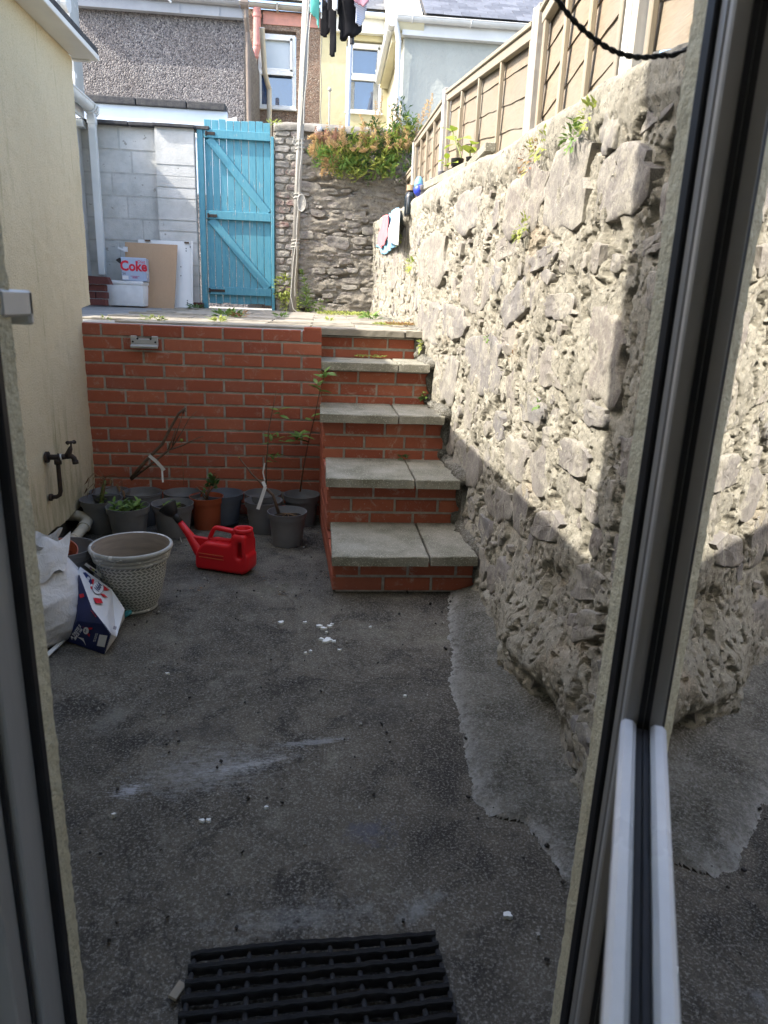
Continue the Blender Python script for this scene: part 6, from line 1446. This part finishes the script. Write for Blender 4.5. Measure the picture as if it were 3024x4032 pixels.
def garment(name, label, cat, pix, Y, mat, thick=.008, cell=.012, wave=.02, wf=9, seed=0, extra=None):
    """hanging cloth: outline in view pixels at depth Y, with folds and thickness"""
    pts = [ony(x, y, Y) for x, y in pix]; xs = [p.x for p in pts]; zs = [p.z for p in pts]; n = len(pts)
    def inside(x, z):
        c = False; j = n-1
        for i in range(n):
            if (zs[i] > z) != (zs[j] > z) and x < (xs[j]-xs[i])*(z-zs[i])/(zs[j]-zs[i]+1e-9)+xs[i]: c = not c
            j = i
        return c
    x0, x1, z0, z1 = min(xs), max(xs), min(zs), max(zs); nx, nz = int((x1-x0)/cell)+2, int((z1-z0)/cell)+2
    mb = MB(); idx = {}
    def vid(i, k):
        if (i, k) not in idx:
            x, z = x0+i*cell, z0+k*cell; w_ = wave*(float(fbm(np.array([x*wf+seed, 0, z*wf*.25]), 1.0, 3))*2); idx[(i, k)] = len(mb.v); mb.v.append((x, Y+w_, z))
        return idx[(i, k)]
    for i in range(nx):
        for k in range(nz):
            if inside(x0+(i+.5)*cell, z0+(k+.5)*cell): mb.f.append((vid(i,k), vid(i+1,k), vid(i+1,k+1), vid(i,k+1))); mb.m.append(0)
    c = Vector((sum(xs)/n, Y, z1)); me = mb.mesh(name, mat, True, tuple(c)); o = mk(name, me, None, c[:]); tag(o, label, cat)
    md = o.modifiers.new('thick', 'SOLIDIFY'); md.thickness = thick; md.offset = 0
    sm = o.modifiers.new('smooth', 'SMOOTH'); sm.iterations = 2; sm.factor = .5
    return o
YL = 7.2
def Z1(x, y): return ((1100+x*.3617)/1.8228, (y*.3617)/1.8228)
def zz(*p): return [Z1(a, b) for a, b in p]
M_blackc = cloth_mat('black_cloth', (.014,.014,.016)); M_teal = cloth_mat('teal_cloth', (.14,.50,.42)); M_whitec = cloth_mat('white_cloth', (.70,.71,.72)); M_pinkc = cloth_mat('mauve_cloth', (.45,.24,.29))
M_stripe, t_, b_ = new_mat('striped_cloth', .9, .1); v = coords(t_, (1,1,1), (0,.5,0)); wv_ = N(t_, 'ShaderNodeTexWave', bands_direction='Z'); wv_.inputs['Scale'].default_value = 26; wv_.inputs['Distortion'].default_value = 3; wv_.inputs['Detail Scale'].default_value = .4; t_.links.new(v, wv_.inputs['Vector']); t_.links.new(mixc(t_, ramp(t_, wv_.outputs[1], [(.35,0),(.6,1)]), (.66,.67,.70), (.24,.30,.48)), b_.inputs['Base Color'])
garment('teal_garment', 'teal green cloth hanging leftmost on the washing line beside the pole', 'laundry', zz((320,-200),(445,-200),(440,320),(415,290),(405,200),(345,155),(330,100)), YL, M_teal, seed=1)
garment('black_jacket', 'black jacket body with pointed hem hanging second from left on the line', 'laundry', zz((480,-200),(560,-200),(560,330),(505,408),(445,385),(450,250),(465,100)), YL+.05, M_blackc, .02, seed=2)
garment('black_sleeve', 'long narrow black sleeve with grey cuff hanging lowest of the washing', 'laundry', zz((525,-200),(620,-200),(622,300),(612,570),(600,622),(535,605),(545,560),(540,300),(528,100)), YL-.05, M_blackc, .03, seed=3)
garment('black_trousers', 'bulky black trousers bunched on the line above the far clothes pole', 'laundry', zz((640,-200),(830,-200),(835,180),(895,270),(890,330),(850,380),(800,410),(745,400),(720,435),(670,440),(655,400),(650,200),(635,100)), YL, M_blackc, .05, wave=.05, seed=4)
garment('white_garment', 'small white cloth hanging between the black garments on the line', 'laundry', zz((565,-200),(635,-200),(632,110),(605,125),(575,100)), YL-.08, M_whitec, seed=5)
garment('striped_shirt', 'blue and white striped shirt hanging rightmost on the washing line', 'laundry', zz((795,-200),(950,-200),(952,60),(935,170),(900,260),(870,278),(835,255),(830,80),(800,40)), YL-.06, M_stripe, .012, wave=.03, seed=6)
garment('striped_cloth', 'blue striped cloth between the black jacket and black trousers on the line', 'laundry', zz((495,-200),(740,-200),(730,40),(680,85),(640,60),(560,50),(500,15)), YL+.02, M_stripe, .012, seed=7)
garment('mauve_towel', 'mauve pink cloth folded over the line above the striped shirt', 'laundry', zz((800,-200),(975,-200),(970,30),(925,75),(850,40),(805,5)), YL-.12, M_pinkc, .012, seed=8)
l0, l1 = ony(*Z1(200,-190), YL), ony(*Z1(1300,-240), YL); mb = MB(); mb.tube([l0.lerp(l1, i/12)-Vector((0,0,.1*sin(pi*i/12))) for i in range(13)], .005, 6); o = mk('washing_line', mb.mesh('washing_line', M_rope, off=tuple(l0)), None, l0[:]); tag(o, 'white washing line carrying the laundry at the top of the frame', 'washing line')
# cloths drying over the stone wall
def Z2(x, y): return ((1150+x*.3617)/1.8228, (500+y*.3617)/1.8228)
def z2(*p): return [Z2(a, b) for a, b in p]
YC = 7.55
def wallcloth(name, label, pix, X, mat, seed):
    pts = [onx(x, y, X) for x, y in pix]; n = len(pts); ysv = [p.y for p in pts]; zs = [p.z for p in pts]
    def inside(u, z):
        c = False; j = n-1
        for i in range(n):
            if (zs[i] > z) != (zs[j] > z) and u < (ysv[j]-ysv[i])*(z-zs[i])/(zs[j]-zs[i]+1e-9)+ysv[i]: c = not c
            j = i
        return c
    cu, cz = .016, .008; mb = MB(); idx = {}; y0, z0 = min(ysv), min(zs)
    def vid(i, k):
        if (i, k) not in idx:
            u, z = y0+i*cu, z0+k*cz; idx[(i, k)] = len(mb.v); mb.v.append((X+.018*float(fbm(np.array([u*9+seed, z*2, 0]), 1.0, 3)), u, z))
        return idx[(i, k)]
    for i in range(int((max(ysv)-y0)/cu)+2):
        for k in range(int((max(zs)-z0)/cz)+2):
            if inside(y0+(i+.5)*cu, z0+(k+.5)*cz): mb.f.append((vid(i,k), vid(i+1,k), vid(i+1,k+1), vid(i,k+1))); mb.m.append(0)
    c = pts[0]; o = mk(name, mb.mesh(name, mat, True, tuple(c)), None, c[:]); tag(o, label, 'cloth')
    md = o.modifiers.new('thick', 'SOLIDIFY'); md.thickness = .008; md.offset = 0; sm = o.modifiers.new('smooth', 'SMOOTH'); sm.iterations = 3
XC = float(xf(np.array(6.2)))-.035
wallcloth('pink_cloth', 'pink cloth draped over the far end of the stone wall, leftmost of three', z2((1010,955),(1060,960),(1045,1080),(1020,1240),(1000,1280),(965,1325),(935,1260),(960,1100),(985,985)), XC-.02, cloth_mat('pink_cloth', (.62,.20,.22)), 1)
wallcloth('blue_cloth', 'light blue cloth hanging lowest between the pink and white cloths', z2((1050,950),(1150,875),(1170,900),(1150,1100),(1135,1300),(1060,1345),(1010,1390),(975,1380),(965,1320),(915,1305),(935,1270),(1000,1290),(1030,1150)), XC, cloth_mat('blue_cloth', (.22,.42,.58)), 2)
wallcloth('white_cloth', 'bright white cloth hanging on the stone wall beside the blue one', z2((1110,930),(1145,885),(1172,895),(1170,1000),(1158,1290),(1100,1270),(1058,1250),(1065,1120),(1090,1010)), XC-.03, M_whitec, 3)

# ---------------------------------------------------------------- pots, bottle and toys along the wall top
def Z3(x, y): return ((1400+x*.3617)/1.8228, (300+y*.3617)/1.8228)
XW = .68
def Q3(x, y, X=XW): return onx(*Z3(x, y), X)
for (xa, ya, xb, yb, lb) in ((735,1275,1190,910,'long pale concrete edging block lying along the wall top below the laurel'), (1205,940,1400,850,'short pale concrete edging block on the wall top nearest the camera')):
    a, b = Q3(xa, ya, .655), Q3(xb, yb, .655); ea, eb = float(xf(np.array(a.y))), float(xf(np.array(b.y))); a, b = Q3(xa, ya, ea), Q3(xb, yb, eb); d = b-a; L_ = d.length; mb = MB(); c = (a+b)/2
    R_ = Matrix.Rotation(-atan2(d.x, d.y), 3, 'Z') @ Matrix.Rotation(atan2(d.z, d.y), 3, 'X'); mb.box((0,0,0), (.055, L_, .045), R_, bev=.005); o = mk('edging_block', mb.mesh('edging_block', M_slab), None, (c.x+.028, c.y, c.z+.006)); tag(o, lb, 'kerb block', 'edging blocks on the wall top')
def wallpot(label, cx, cy, wpx, mat, X=.70, plant=None, h=.12, cat='flower pot'):
    c = Q3(cx, cy, X); r_ = wpx*.3617/FPX*c.y*.5*1.02
    mb = MB(); mb.lathe(pot_profile(r_, h, r_*.75, h*.25, .003), 28); t = thing('flower_pot' if plant is None else 'potted_plant', label, cat, (X, c.y, c.z-h), 0, 'pots on the wall top'); mk('pot', mb.mesh('pot', mat, True), t)
    so = soil_mesh(r_*.85, cx).mesh('soil', M_soil, True); mk('soil', so, t, (0,0,h*.7)); return t, c, r_
wallpot('lilac grey plastic pot beside the blue ball on the wall top', 738, 1190, 80, M_potl, .67)
wallpot('small lilac grey pot third from the toys on the wall top', 850, 1110, 74, M_potl, .71)
t1, c1, r1 = wallpot('lilac grey pot with a young bright green laurel, lower of the two laurels', 940, 1035, 85, M_potl, .74, True)
t2, c2, r2 = wallpot('black pot with a tall yellow-green laurel in front of the fence', 1110, 900, 130, M_black, .75, True, .15)
t3, c3, r3 = wallpot('dark pot of the laurel shoot nearest the camera on the wall top', 1245, 880, 80, M_black, .76, True, .10)
def big_leaf(t, base, tip, W, lab=None):
    mb = MB(); a = Q3(*base, t.location.x); b = Q3(*tip, t.location.x-.02); d = b-a; L_ = d.length; add_leaf(mb, a, d, L_, W, n=6, roll=rnd.uniform(-.35,.35), curl=.12); me = mb.mesh('leaf', M_laurel, True, tuple(t.location)); mk('leaf', me, t)
def bstem(t, pts, r=.004):
    mb = MB(); mb.tube([Q3(*p, t.location.x) for p in pts], r, 6); part('stem', mb, M_twigg, t)
bstem(t2, [(1150,890),(1125,800),(1090,720),(1060,620),(1050,540)]); bstem(t2, [(1110,700),(1060,640)])
for b_2, tp_, W in [((1040,600),(942,508),.042),((1050,600),(1100,485),.050),((1080,700),(983,605),.060),((1120,700),(1240,572),.050),((1150,820),(1115,700),.085),((1090,745),(955,722),.030)]: big_leaf(t2, b_2, tp_, W)
bstem(t3, [(1245,870),(1250,790),(1262,740)]); 
for b_2, tp_, W in [((1235,840),(1225,735),.080),((1275,745),(1325,660),.050),((1250,770),(1330,735),.030)]: big_leaf(t3, b_2, tp_, W)
bstem(t1, [(1005,1000),(1000,940),(995,890)])
for b_2, tp_, W in [((1000,915),(900,880),.034),((1003,900),(985,825),.036),((1015,960),(950,925),.055),((1010,970),(1095,850),.050),((1005,985),(960,960),.045)]: big_leaf(t1, b_2, tp_, W)
mb = MB(); c = Q3(690, 1240, .645); mb.lathe([(.001,-.05)]+[(.036*sin(k*pi/10), -.04*cos(k*pi/10)) for k in range(1,10)]+[(.001,.04)], 24, c, wob=.05); o = mk('blue_ball', mb.mesh('blue_ball', simple('blue_plastic', (.03,.06,.50), (.025,.05,.42), 4, .4, .5), True, tuple(c)), None, c[:]); tag(o, 'dark blue plastic ball on the wall top between bottle and pots', 'ball')
mb = MB(); c = Q3(690, 1190, .67); mb.lathe([(.001,-.065)]+[(.032*sin(k*pi/10), -.06*cos(k*pi/10)) for k in range(1,10)]+[(.001,.06)], 24, c); o = mk('light_blue_bottle', mb.mesh('light_blue_bottle', simple('light_blue_plastic', (.16,.42,.70), (.14,.38,.64), 4, .4, .5), True, tuple(c)), None, c[:]); tag(o, 'light blue rounded plastic toy standing behind the dark blue ball', 'toy')
bt = thing('dark_bottle', 'dark bottle with wooden stopper standing on the far end of the wall top', 'bottle', (0,0,0)); c = Q3(598, 1330, .62); bt.location = c
mb = MB(); mb.lathe([(.001,-.12),(.040,-.12),(.042,-.10),(.042,.0),(.034,.028),(.020,.042),(.018,.055),(.001,.055)], 24, c); part('glass', mb, simple('dark_glass', (.012,.016,.02), None, 4, .1, .6), bt, True)
mb = MB(); mb.tube([c+Vector((0,0,.05)), c+Vector((0,0,.085))], .030, 18); part('stopper', mb, M_oakfoil, bt)
mb = MB(); c = Q3(635, 1320, .65); mb.box((0,0,0), (.03,.04,.07), bev=.006); o = mk('maroon_tin', mb.mesh('maroon_tin', simple('maroon_paint', (.16,.02,.06), None, 4, .4)), None, c[:]); tag(o, 'small maroon tin between the dark bottle and blue ball', 'tin')
mb = MB(); c = Q3(1110, 780, .80); mb.box((0,0,0), (.01,.05,.42), bev=.002); o = mk('plant_label', mb.mesh('plant_label', M_batten), None, c[:]); tag(o, 'pale wooden stake behind the tall laurel', 'stake')

# ---------------------------------------------------------------- vegetation on walls and paving
def leafcloud(root, name, mat, boxes, n, L, W, up=.3, seed=1, spread=1.0):
    r = random.Random(seed); mb = MB()
    tot = sum(b[6] for b in boxes)
    for bx in boxes:
        k = int(n*bx[6]/tot)
        for i in range(k):
            # clustered: pick a twig centre, then leaves about it
            if i % 7 == 0: cx, cy, cz = [r.gauss(0, .5) for _ in range(3)]; cx = max(-1, min(1, cx)); cy = max(-1, min(1, cy)); cz = max(-1, min(1, cz)); dz = r.uniform(-.4, 1); az_ = r.uniform(0, 6.28)
            p = Vector((bx[0]+bx[3]*cx+r.gauss(0,.025), bx[1]+bx[4]*cy+r.gauss(0,.025), bx[2]+bx[5]*cz+r.gauss(0,.025)))
            a = az_+r.uniform(-1.4, 1.4); l = L*r.uniform(.6, 1.3); d = Vector((cos(a), -abs(sin(a))*.8, r.uniform(-.5, .9)+up)).normalized()
            s = d.cross(Vector((r.uniform(-.4,.4), r.uniform(-.4,.4), 1))).normalized()*W*.5*l/L; n_ = s.cross(d).normalized()*l*.12
            mb.add([p, p+d*l*.45+s+n_, p+d*l, p+d*l*.45-s+n_], [(0,1,2),(0,2,3)])
    return part(name, mb, mat, root)
def seedheads(root, name, mat, stems, seed=1, dens=26, sp=.05):
    """airy branching flower spikes: each stem a thin tube with short fuzzy side sprigs"""
    r = random.Random(seed); mb = MB()
    for (a, b, n_, wd_) in stems:
        a, b = Vector(a), Vector(b); mid = a.lerp(b, .5)+Vector((r.uniform(-.03,.03), -.03, r.uniform(-.02,.03))); q = [a, mid, b]; mb.tube(q, [.0028,.002,.001], 4)
        for i in range(n_):
            t = .25+.75*i/n_; p = a.lerp(mid, t*2) if t < .5 else mid.lerp(b, t*2-1)
            for k in range(3):
                an = r.uniform(0, 6.28); l = wd_*(1.15-t)*r.uniform(.5,1.1); e = p+Vector((cos(an)*l, sin(an)*l*.7, l*.6)); mb.tube([p, e], [.0014,.0008], 3)
                for w2 in range(4):
                    pp = p.lerp(e, .35+.2*w2); l2 = .016*r.uniform(.6,1.3); dd_ = Vector((r.uniform(-1,1), r.uniform(-1,1), r.uniform(-.2,1))).normalized()*l2; s = dd_.cross(Vector((0,1,.2))).normalized()*.0035
                    mb.add([pp-s, pp+s, pp+dd_], [(0,1,2)])
    return part(name, mb, mat, root)
YV = 8.28
def W8(x, y, Y=YV): return ony(x, y, Y)
vb = thing('wall_shrub', 'tangled green leafy shrub spilling over the coping of the back wall', 'shrub', (.3, YW, 3.05))
def bx_(x, y, rx, ry, w_): p = W8(x, y); s = 1/FPX*1.8228*YV*1.05; return (p.x, YV+.0, p.z, rx*s, .11, ry*s, w_)
leafcloud(vb, 'leaves', M_leaf, [bx_(735,345,42,32,3), bx_(790,330,45,40,4), bx_(845,335,38,45,4), bx_(700,335,24,22,1.5), bx_(870,300,25,35,2), bx_(770,365,38,14,2), bx_(825,375,22,14,1)], 620, .075, .030, seed=3)
leafcloud(vb, 'pale_leaves', M_leafy, [bx_(800,320,50,34,3), bx_(850,345,35,32,2), bx_(740,350,30,26,2), bx_(760,375,36,10,1), bx_(880,290,24,26,1)], 900, .075, .028, seed=4)
leafcloud(vb, 'dark_leaves', M_leafd, [bx_(735,345,46,34,3), bx_(800,340,55,40,4), bx_(860,330,38,45,3), bx_(885,385,14,36,1)], 160, .05, .028, seed=5)  # darker green leaves mixed through the shrub
mb = MB()
for i in range(46):
    x = rnd.uniform(680, 890); a = W8(x, rnd.uniform(275, 300), YW); b = W8(x+rnd.uniform(-30,30), rnd.uniform(300, 385)); mb.tube([a, (a+b)/2+Vector((0,-.12,.04)), b], [.005,.003,.0015], 5)
part('stems', mb, M_twigg, vb)
seedheads(vb, 'seed_heads', M_seed, [(W8(x_, 330, YV-.05), W8(x_+rnd.uniform(-14,14), rnd.uniform(268,330), YV-.12), 12, .07) for x_ in [730,745,760,775,790,800,812,830,845,860,870,880,735,783,805,868,878,722,752]], 21)
sv = thing('seeding_valerian', 'rusty brown feathery seed heads of valerian hanging left on the back wall', 'plant', (-.1, YW, 3.0))
st_ = []
for i in range(60):
    x = rnd.triangular(655, 720, 680); y = rnd.uniform(290, 350); base = W8(x+25+rnd.uniform(-8,8), 300+rnd.uniform(-5,30), YW-.03); st_.append((base, W8(x, y), 9, .07))
for i in range(22): x = rnd.uniform(690, 725); st_.append((W8(x+15, 340), W8(x, rnd.uniform(345,385)), 8, .05))
seedheads(sv, 'seed_heads', M_seed, st_, 3)
seedheads(sv, 'pink_seed_heads', M_seedp, [(W8(rnd.uniform(690,740), 315), W8(rnd.uniform(680,745), rnd.uniform(270,300)), 9, .05) for _ in range(20)], 4)
sp2 = thing('tall_seeding_plant', 'tall thin seeding stems rising above the back wall against the pale houses', 'plant', (.8, YW, 3.1))
st2 = [(W8(x0_, 320, YV), W8(x1_, y1_, YV), n_, w_) for x0_, x1_, y1_, n_, w_ in [(780,790,262,12,.06),(790,778,245,12,.07),(800,806,250,14,.07),(812,812,215,16,.05),(818,826,205,18,.06),(845,848,232,14,.06),(855,858,210,16,.05),(862,866,225,14,.05),(895,905,245,14,.06),(905,925,215,20,.08),(915,935,200,20,.07),(870,880,260,10,.05),(830,820,275,12,.07),(740,735,262,8,.05),(700,706,262,8,.04),(775,785,285,12,.08),(785,795,290,12,.08),(868,872,330,10,.06),(872,868,310,12,.08),(877,862,290,12,.08)]]
seedheads(sp2, 'seed_heads', M_seed, st2, 8)
leafcloud(sp2, 'leaves', M_leafd, [bx_(856,265,14,34,2), bx_(815,285,18,28,1), bx_(890,290,20,24,1)], 260, .05, .018, seed=9)
def tuft(name, label, cat, p, R_, n, L_, mat, W=.35, flat=.5, seed=0, off=(0,0,1), group=None, seedh=None):
    r = random.Random(seed*7+3); mb = MB(); p = Vector(p); nrm = Vector(off).normalized(); a1 = nrm.orthogonal().normalized(); a2 = nrm.cross(a1)
    for i in range(n):
        a = r.uniform(0, 6.28); q = R_*sqrt(r.random()); b = p+(a1*cos(a)+a2*sin(a))*q; d = (a1*cos(a)+a2*sin(a))*(1-flat)*1.4+nrm*r.uniform(.3,1.2)*flat*1.4+Vector((r.uniform(-.3,.3), r.uniform(-.3,.3), r.uniform(-.3,.3)))
        h = L_*r.uniform(.0,.9)*flat; add_leaf(mb, b+nrm*h, d, L_*r.uniform(.6,1.2), L_*W*r.uniform(.7,1.2), n=2)
    o = mk(name, mb.mesh(name, mat, True, tuple(p)), None, p[:]); tag(o, label, cat, group); return o
def onterr(x, y):
    q = onz(x, y, 1.17)
    for _ in range(12):
        q = onz(x, y, zd(min(max(q.y, 4.3), 8.4)) if q.z else 1.17)
        if not (4.2 < q.y < 8.5): break
    return q
def terr(x, Y): q = ony(x, 670, Y); return Vector((q.x, Y, zd(Y)))
tuft('weed', 'largest weed clump in the terrace paving, in front of the gate', 'weed', terr(492,5.9), .09, 90, .07, M_leaf, seed=1)
tuft('weed', 'bright yellow-green weed at the terrace edge above the third brick from left', 'weed', terr(330,4.75), .06, 46, .045, M_leafy, seed=2)
tuft('weed', 'yellow-green weed just in front of the largest clump by the brick edge', 'weed', terr(470,4.9), .05, 40, .05, M_leafy, seed=3)
tuft('weed', 'tiny sprig at the left end of the terrace edge', 'weed', terr(228,4.6), .02, 14, .035, M_leafy, seed=4)
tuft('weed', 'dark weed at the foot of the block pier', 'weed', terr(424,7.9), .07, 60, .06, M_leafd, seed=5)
tuft('weed', 'small green weed below the washing pole', 'weed', terr(607,6.2), .05, 40, .05, M_leaf, seed=6)
tuft('weed', 'small weed in the paving joint right of the washing pole', 'weed', terr(712,5.8), .03, 26, .04, M_leafy, seed=7)
tuft('weed', 'bright green rosette at the base of the back wall near its right end', 'weed', terr(800,6.6), .07, 60, .08, M_leaf, seed=8)
tuft('weed', 'dry brown weed beside the largest clump in front of the gate', 'weed', terr(515,5.8), .05, 26, .06, M_redleaf, seed=17)
tuft('creeping_weed', 'creeping pale green weed along the foot of the back wall', 'weed', terr(745,7.6), .28, 300, .05, M_leafy, seed=9)
tuft('creeping_weed', 'red and yellow stonecrop growing where terrace meets the stone wall', 'weed', Vector((float(xf(np.array(5.1)))-.06, 5.05, zd(5.05)+.02)), .13, 420, .024, M_redleaf, .5, seed=10)
tuft('creeping_weed', 'golden green stonecrop left of the red one beside the stone wall', 'weed', Vector((float(xf(np.array(5.2)))-.16, 5.2, zd(5.2)+.01)), .10, 260, .022, M_leafy, .5, seed=11)
tuft('ivy', 'pale leaved creeper climbing the brick pier beside the gate', 'creeper', Vector((-.42, YW-.10, 1.45)), .13, 170, .045, M_leafy, .6, off=(0,-1,0), seed=12)
tuft('ivy', 'pale flowering creeper bunched at the foot of the washing pole', 'creeper', Vector((-.36, YW-.16, 1.28)), .12, 150, .035, M_leafy, .6, off=(0,-1,.3), seed=13)
for x, y, rr, nn_, ll, ma, lb in [(1248,298,.045,60,.024,M_leaf,'green pennywort cushion under the wall coping, lower of the two'),(1280,250,.035,50,.022,M_leafy,'yellow-green cushion plant under the wall coping near the tilted slab'),(1135,492,.05,70,.022,M_leafy,'yellow moss cushion in the middle of the sunlit wall'),(1150,340,.06,70,.02,M_redleaf,'browned moss clump below the coping'),(1175,318,.05,40,.022,M_leafy,'straw coloured fern between coping and squared stone'),(1170,873,.014,18,.018,M_leaf,'small green moss tuft above the shadow line'),(1060,733,.014,16,.018,M_leaf,'tiny bright green sprig on a projecting stone'),(893,572,.05,60,.035,M_leafy,'trailing yellow-green plant below the hanging cloths'),(922,850,.05,40,.05,M_leaf,'fern growing where the third tread meets the stone wall'),(918,862,.05,40,.035,M_leafd,'dark leaved weed on the third tread by the stone wall'),(915,748,.03,30,.03,M_leafy,'yellow-green sprig beside the top step'),(1115,770,.012,12,.015,M_redleaf,'small rusty moss speck on the wall'),(870,520,.04,30,.03,M_leafy,'pale sprigs growing beside the white cloth')]:
    q = onx(x, y, .745)
    for _ in range(3): q = onx(x, y, float(xf(np.array(q.y)))-.012)
    tuft('wall_plant', lb, 'wall plant', q-Vector((.012,0,0)), rr, nn_, ll, ma, .45, off=(-1,-.2,.2), seed=int(x))
q = onz(790, 770, .955); tuft('wall_plant', 'tiny round leaved plants along the back of the fourth tread', 'weed', Vector((.32, 4.56, .965)), .10, 90, .02, M_leafy, .8, seed=31)
tuft('wall_plant', 'small weed in the joint at the back of the second tread', 'weed', Vector((.47, 3.80, .465)), .02, 16, .03, M_leafd, .6, seed=32)
tuft('wall_plant', 'sprig growing on top of the gate edge by the brick pier', 'weed', W8(592, 268), .05, 30, .05, M_leafy, .4, seed=33)
# tall weed at foot of back wall
tw_ = thing('tall_weed', 'tall bright green weed with narrow leaves at the foot of back wall', 'weed', tuple(terr(660, 8.1)))
mb = MB(); a = Vector(tw_.location); b = ony(650, 582, 8.1); m_ = ony(662, 630, 8.1); mb.tube([a, m_, b], [.006,.004,.002], 6); part('stem', mb, M_twigg, tw_)
mb = MB()
for i in range(150):
    t = rnd.uniform(.1, 1); p = a.lerp(m_, t*2) if t < .5 else m_.lerp(b, t*2-1); an = rnd.uniform(0, 6.28); add_leaf(mb, p, (cos(an), sin(an)*.7, .6), .10*(1.25-t), .014, n=2)
for i in range(60):
    an = rnd.uniform(0, 6.28); add_leaf(mb, a+Vector((rnd.gauss(.12,.07), 0, abs(rnd.gauss(.05,.05)))), (cos(an), sin(an), .8), .06, .022, n=2)
part('leaves', mb, leaf_mat('fresh_leaf', (.22,.34,.06), (.14,.26,.05), .35), tw_)
# drain pipe end and dangling rope at the pole foot
p = ony(661, 672, 8.2); mb = MB(); mb.tube([p, p+Vector((0,.15,0))], .045, 16, cap=False); mb.disc(p+Vector((0,.1,0)), .044, M=Matrix.Rotation(pi/2, 3, 'X'))
o = mk('drain_pipe_end', mb.mesh('drain_pipe_end', simple('old_drain', (.25,.23,.20), (.15,.14,.12), 20, .8), off=tuple(p)), None, p[:]); tag(o, 'open end of a grey drain pipe at the foot of the back wall', 'pipe')
# ---------------------------------------------------------------- black twisted cable by the door head
YK = 1.06
kp_ = [ony(x, y, YK) for x, y in [(1150,-90),(1178,-50),(1205,0),(1240,45),(1285,85),(1330,112),(1380,124),(1430,120),(1475,110)]]
kp_ += [Vector((.56, .95, kp_[-1].z+.03)), Vector((.60, .86, kp_[-1].z+.06))]
fine = []
for i in range(len(kp_)-1):
    p0, p1, p2, p3 = kp_[max(i-1,0)], kp_[i], kp_[i+1], kp_[min(i+2,len(kp_)-1)]
    for s in range(10):
        t = s/10; fine.append(.5*((2*p1)+(-p0+p2)*t+(2*p0-5*p1+4*p2-p3)*t*t+(-p0+3*p1-3*p2+p3)*t*t*t))
cbl = thing('cable', 'black twisted cable sagging across the top right beside the doorway', 'cable', tuple(fine[0]))
for ph in (0, pi):
    mb = MB(); pts = []
    for i, p in enumerate(fine):
        d = (fine[min(i+1,len(fine)-1)]-fine[max(i-1,0)]).normalized(); u = d.cross(Vector((0,1,0))).normalized(); v_ = d.cross(u); a = i*.85+ph; pts.append(p+(u*cos(a)+v_*sin(a))*.0017)
    mb.tube(pts, .0023, 7); part('strand', mb, M_black, cbl, True)
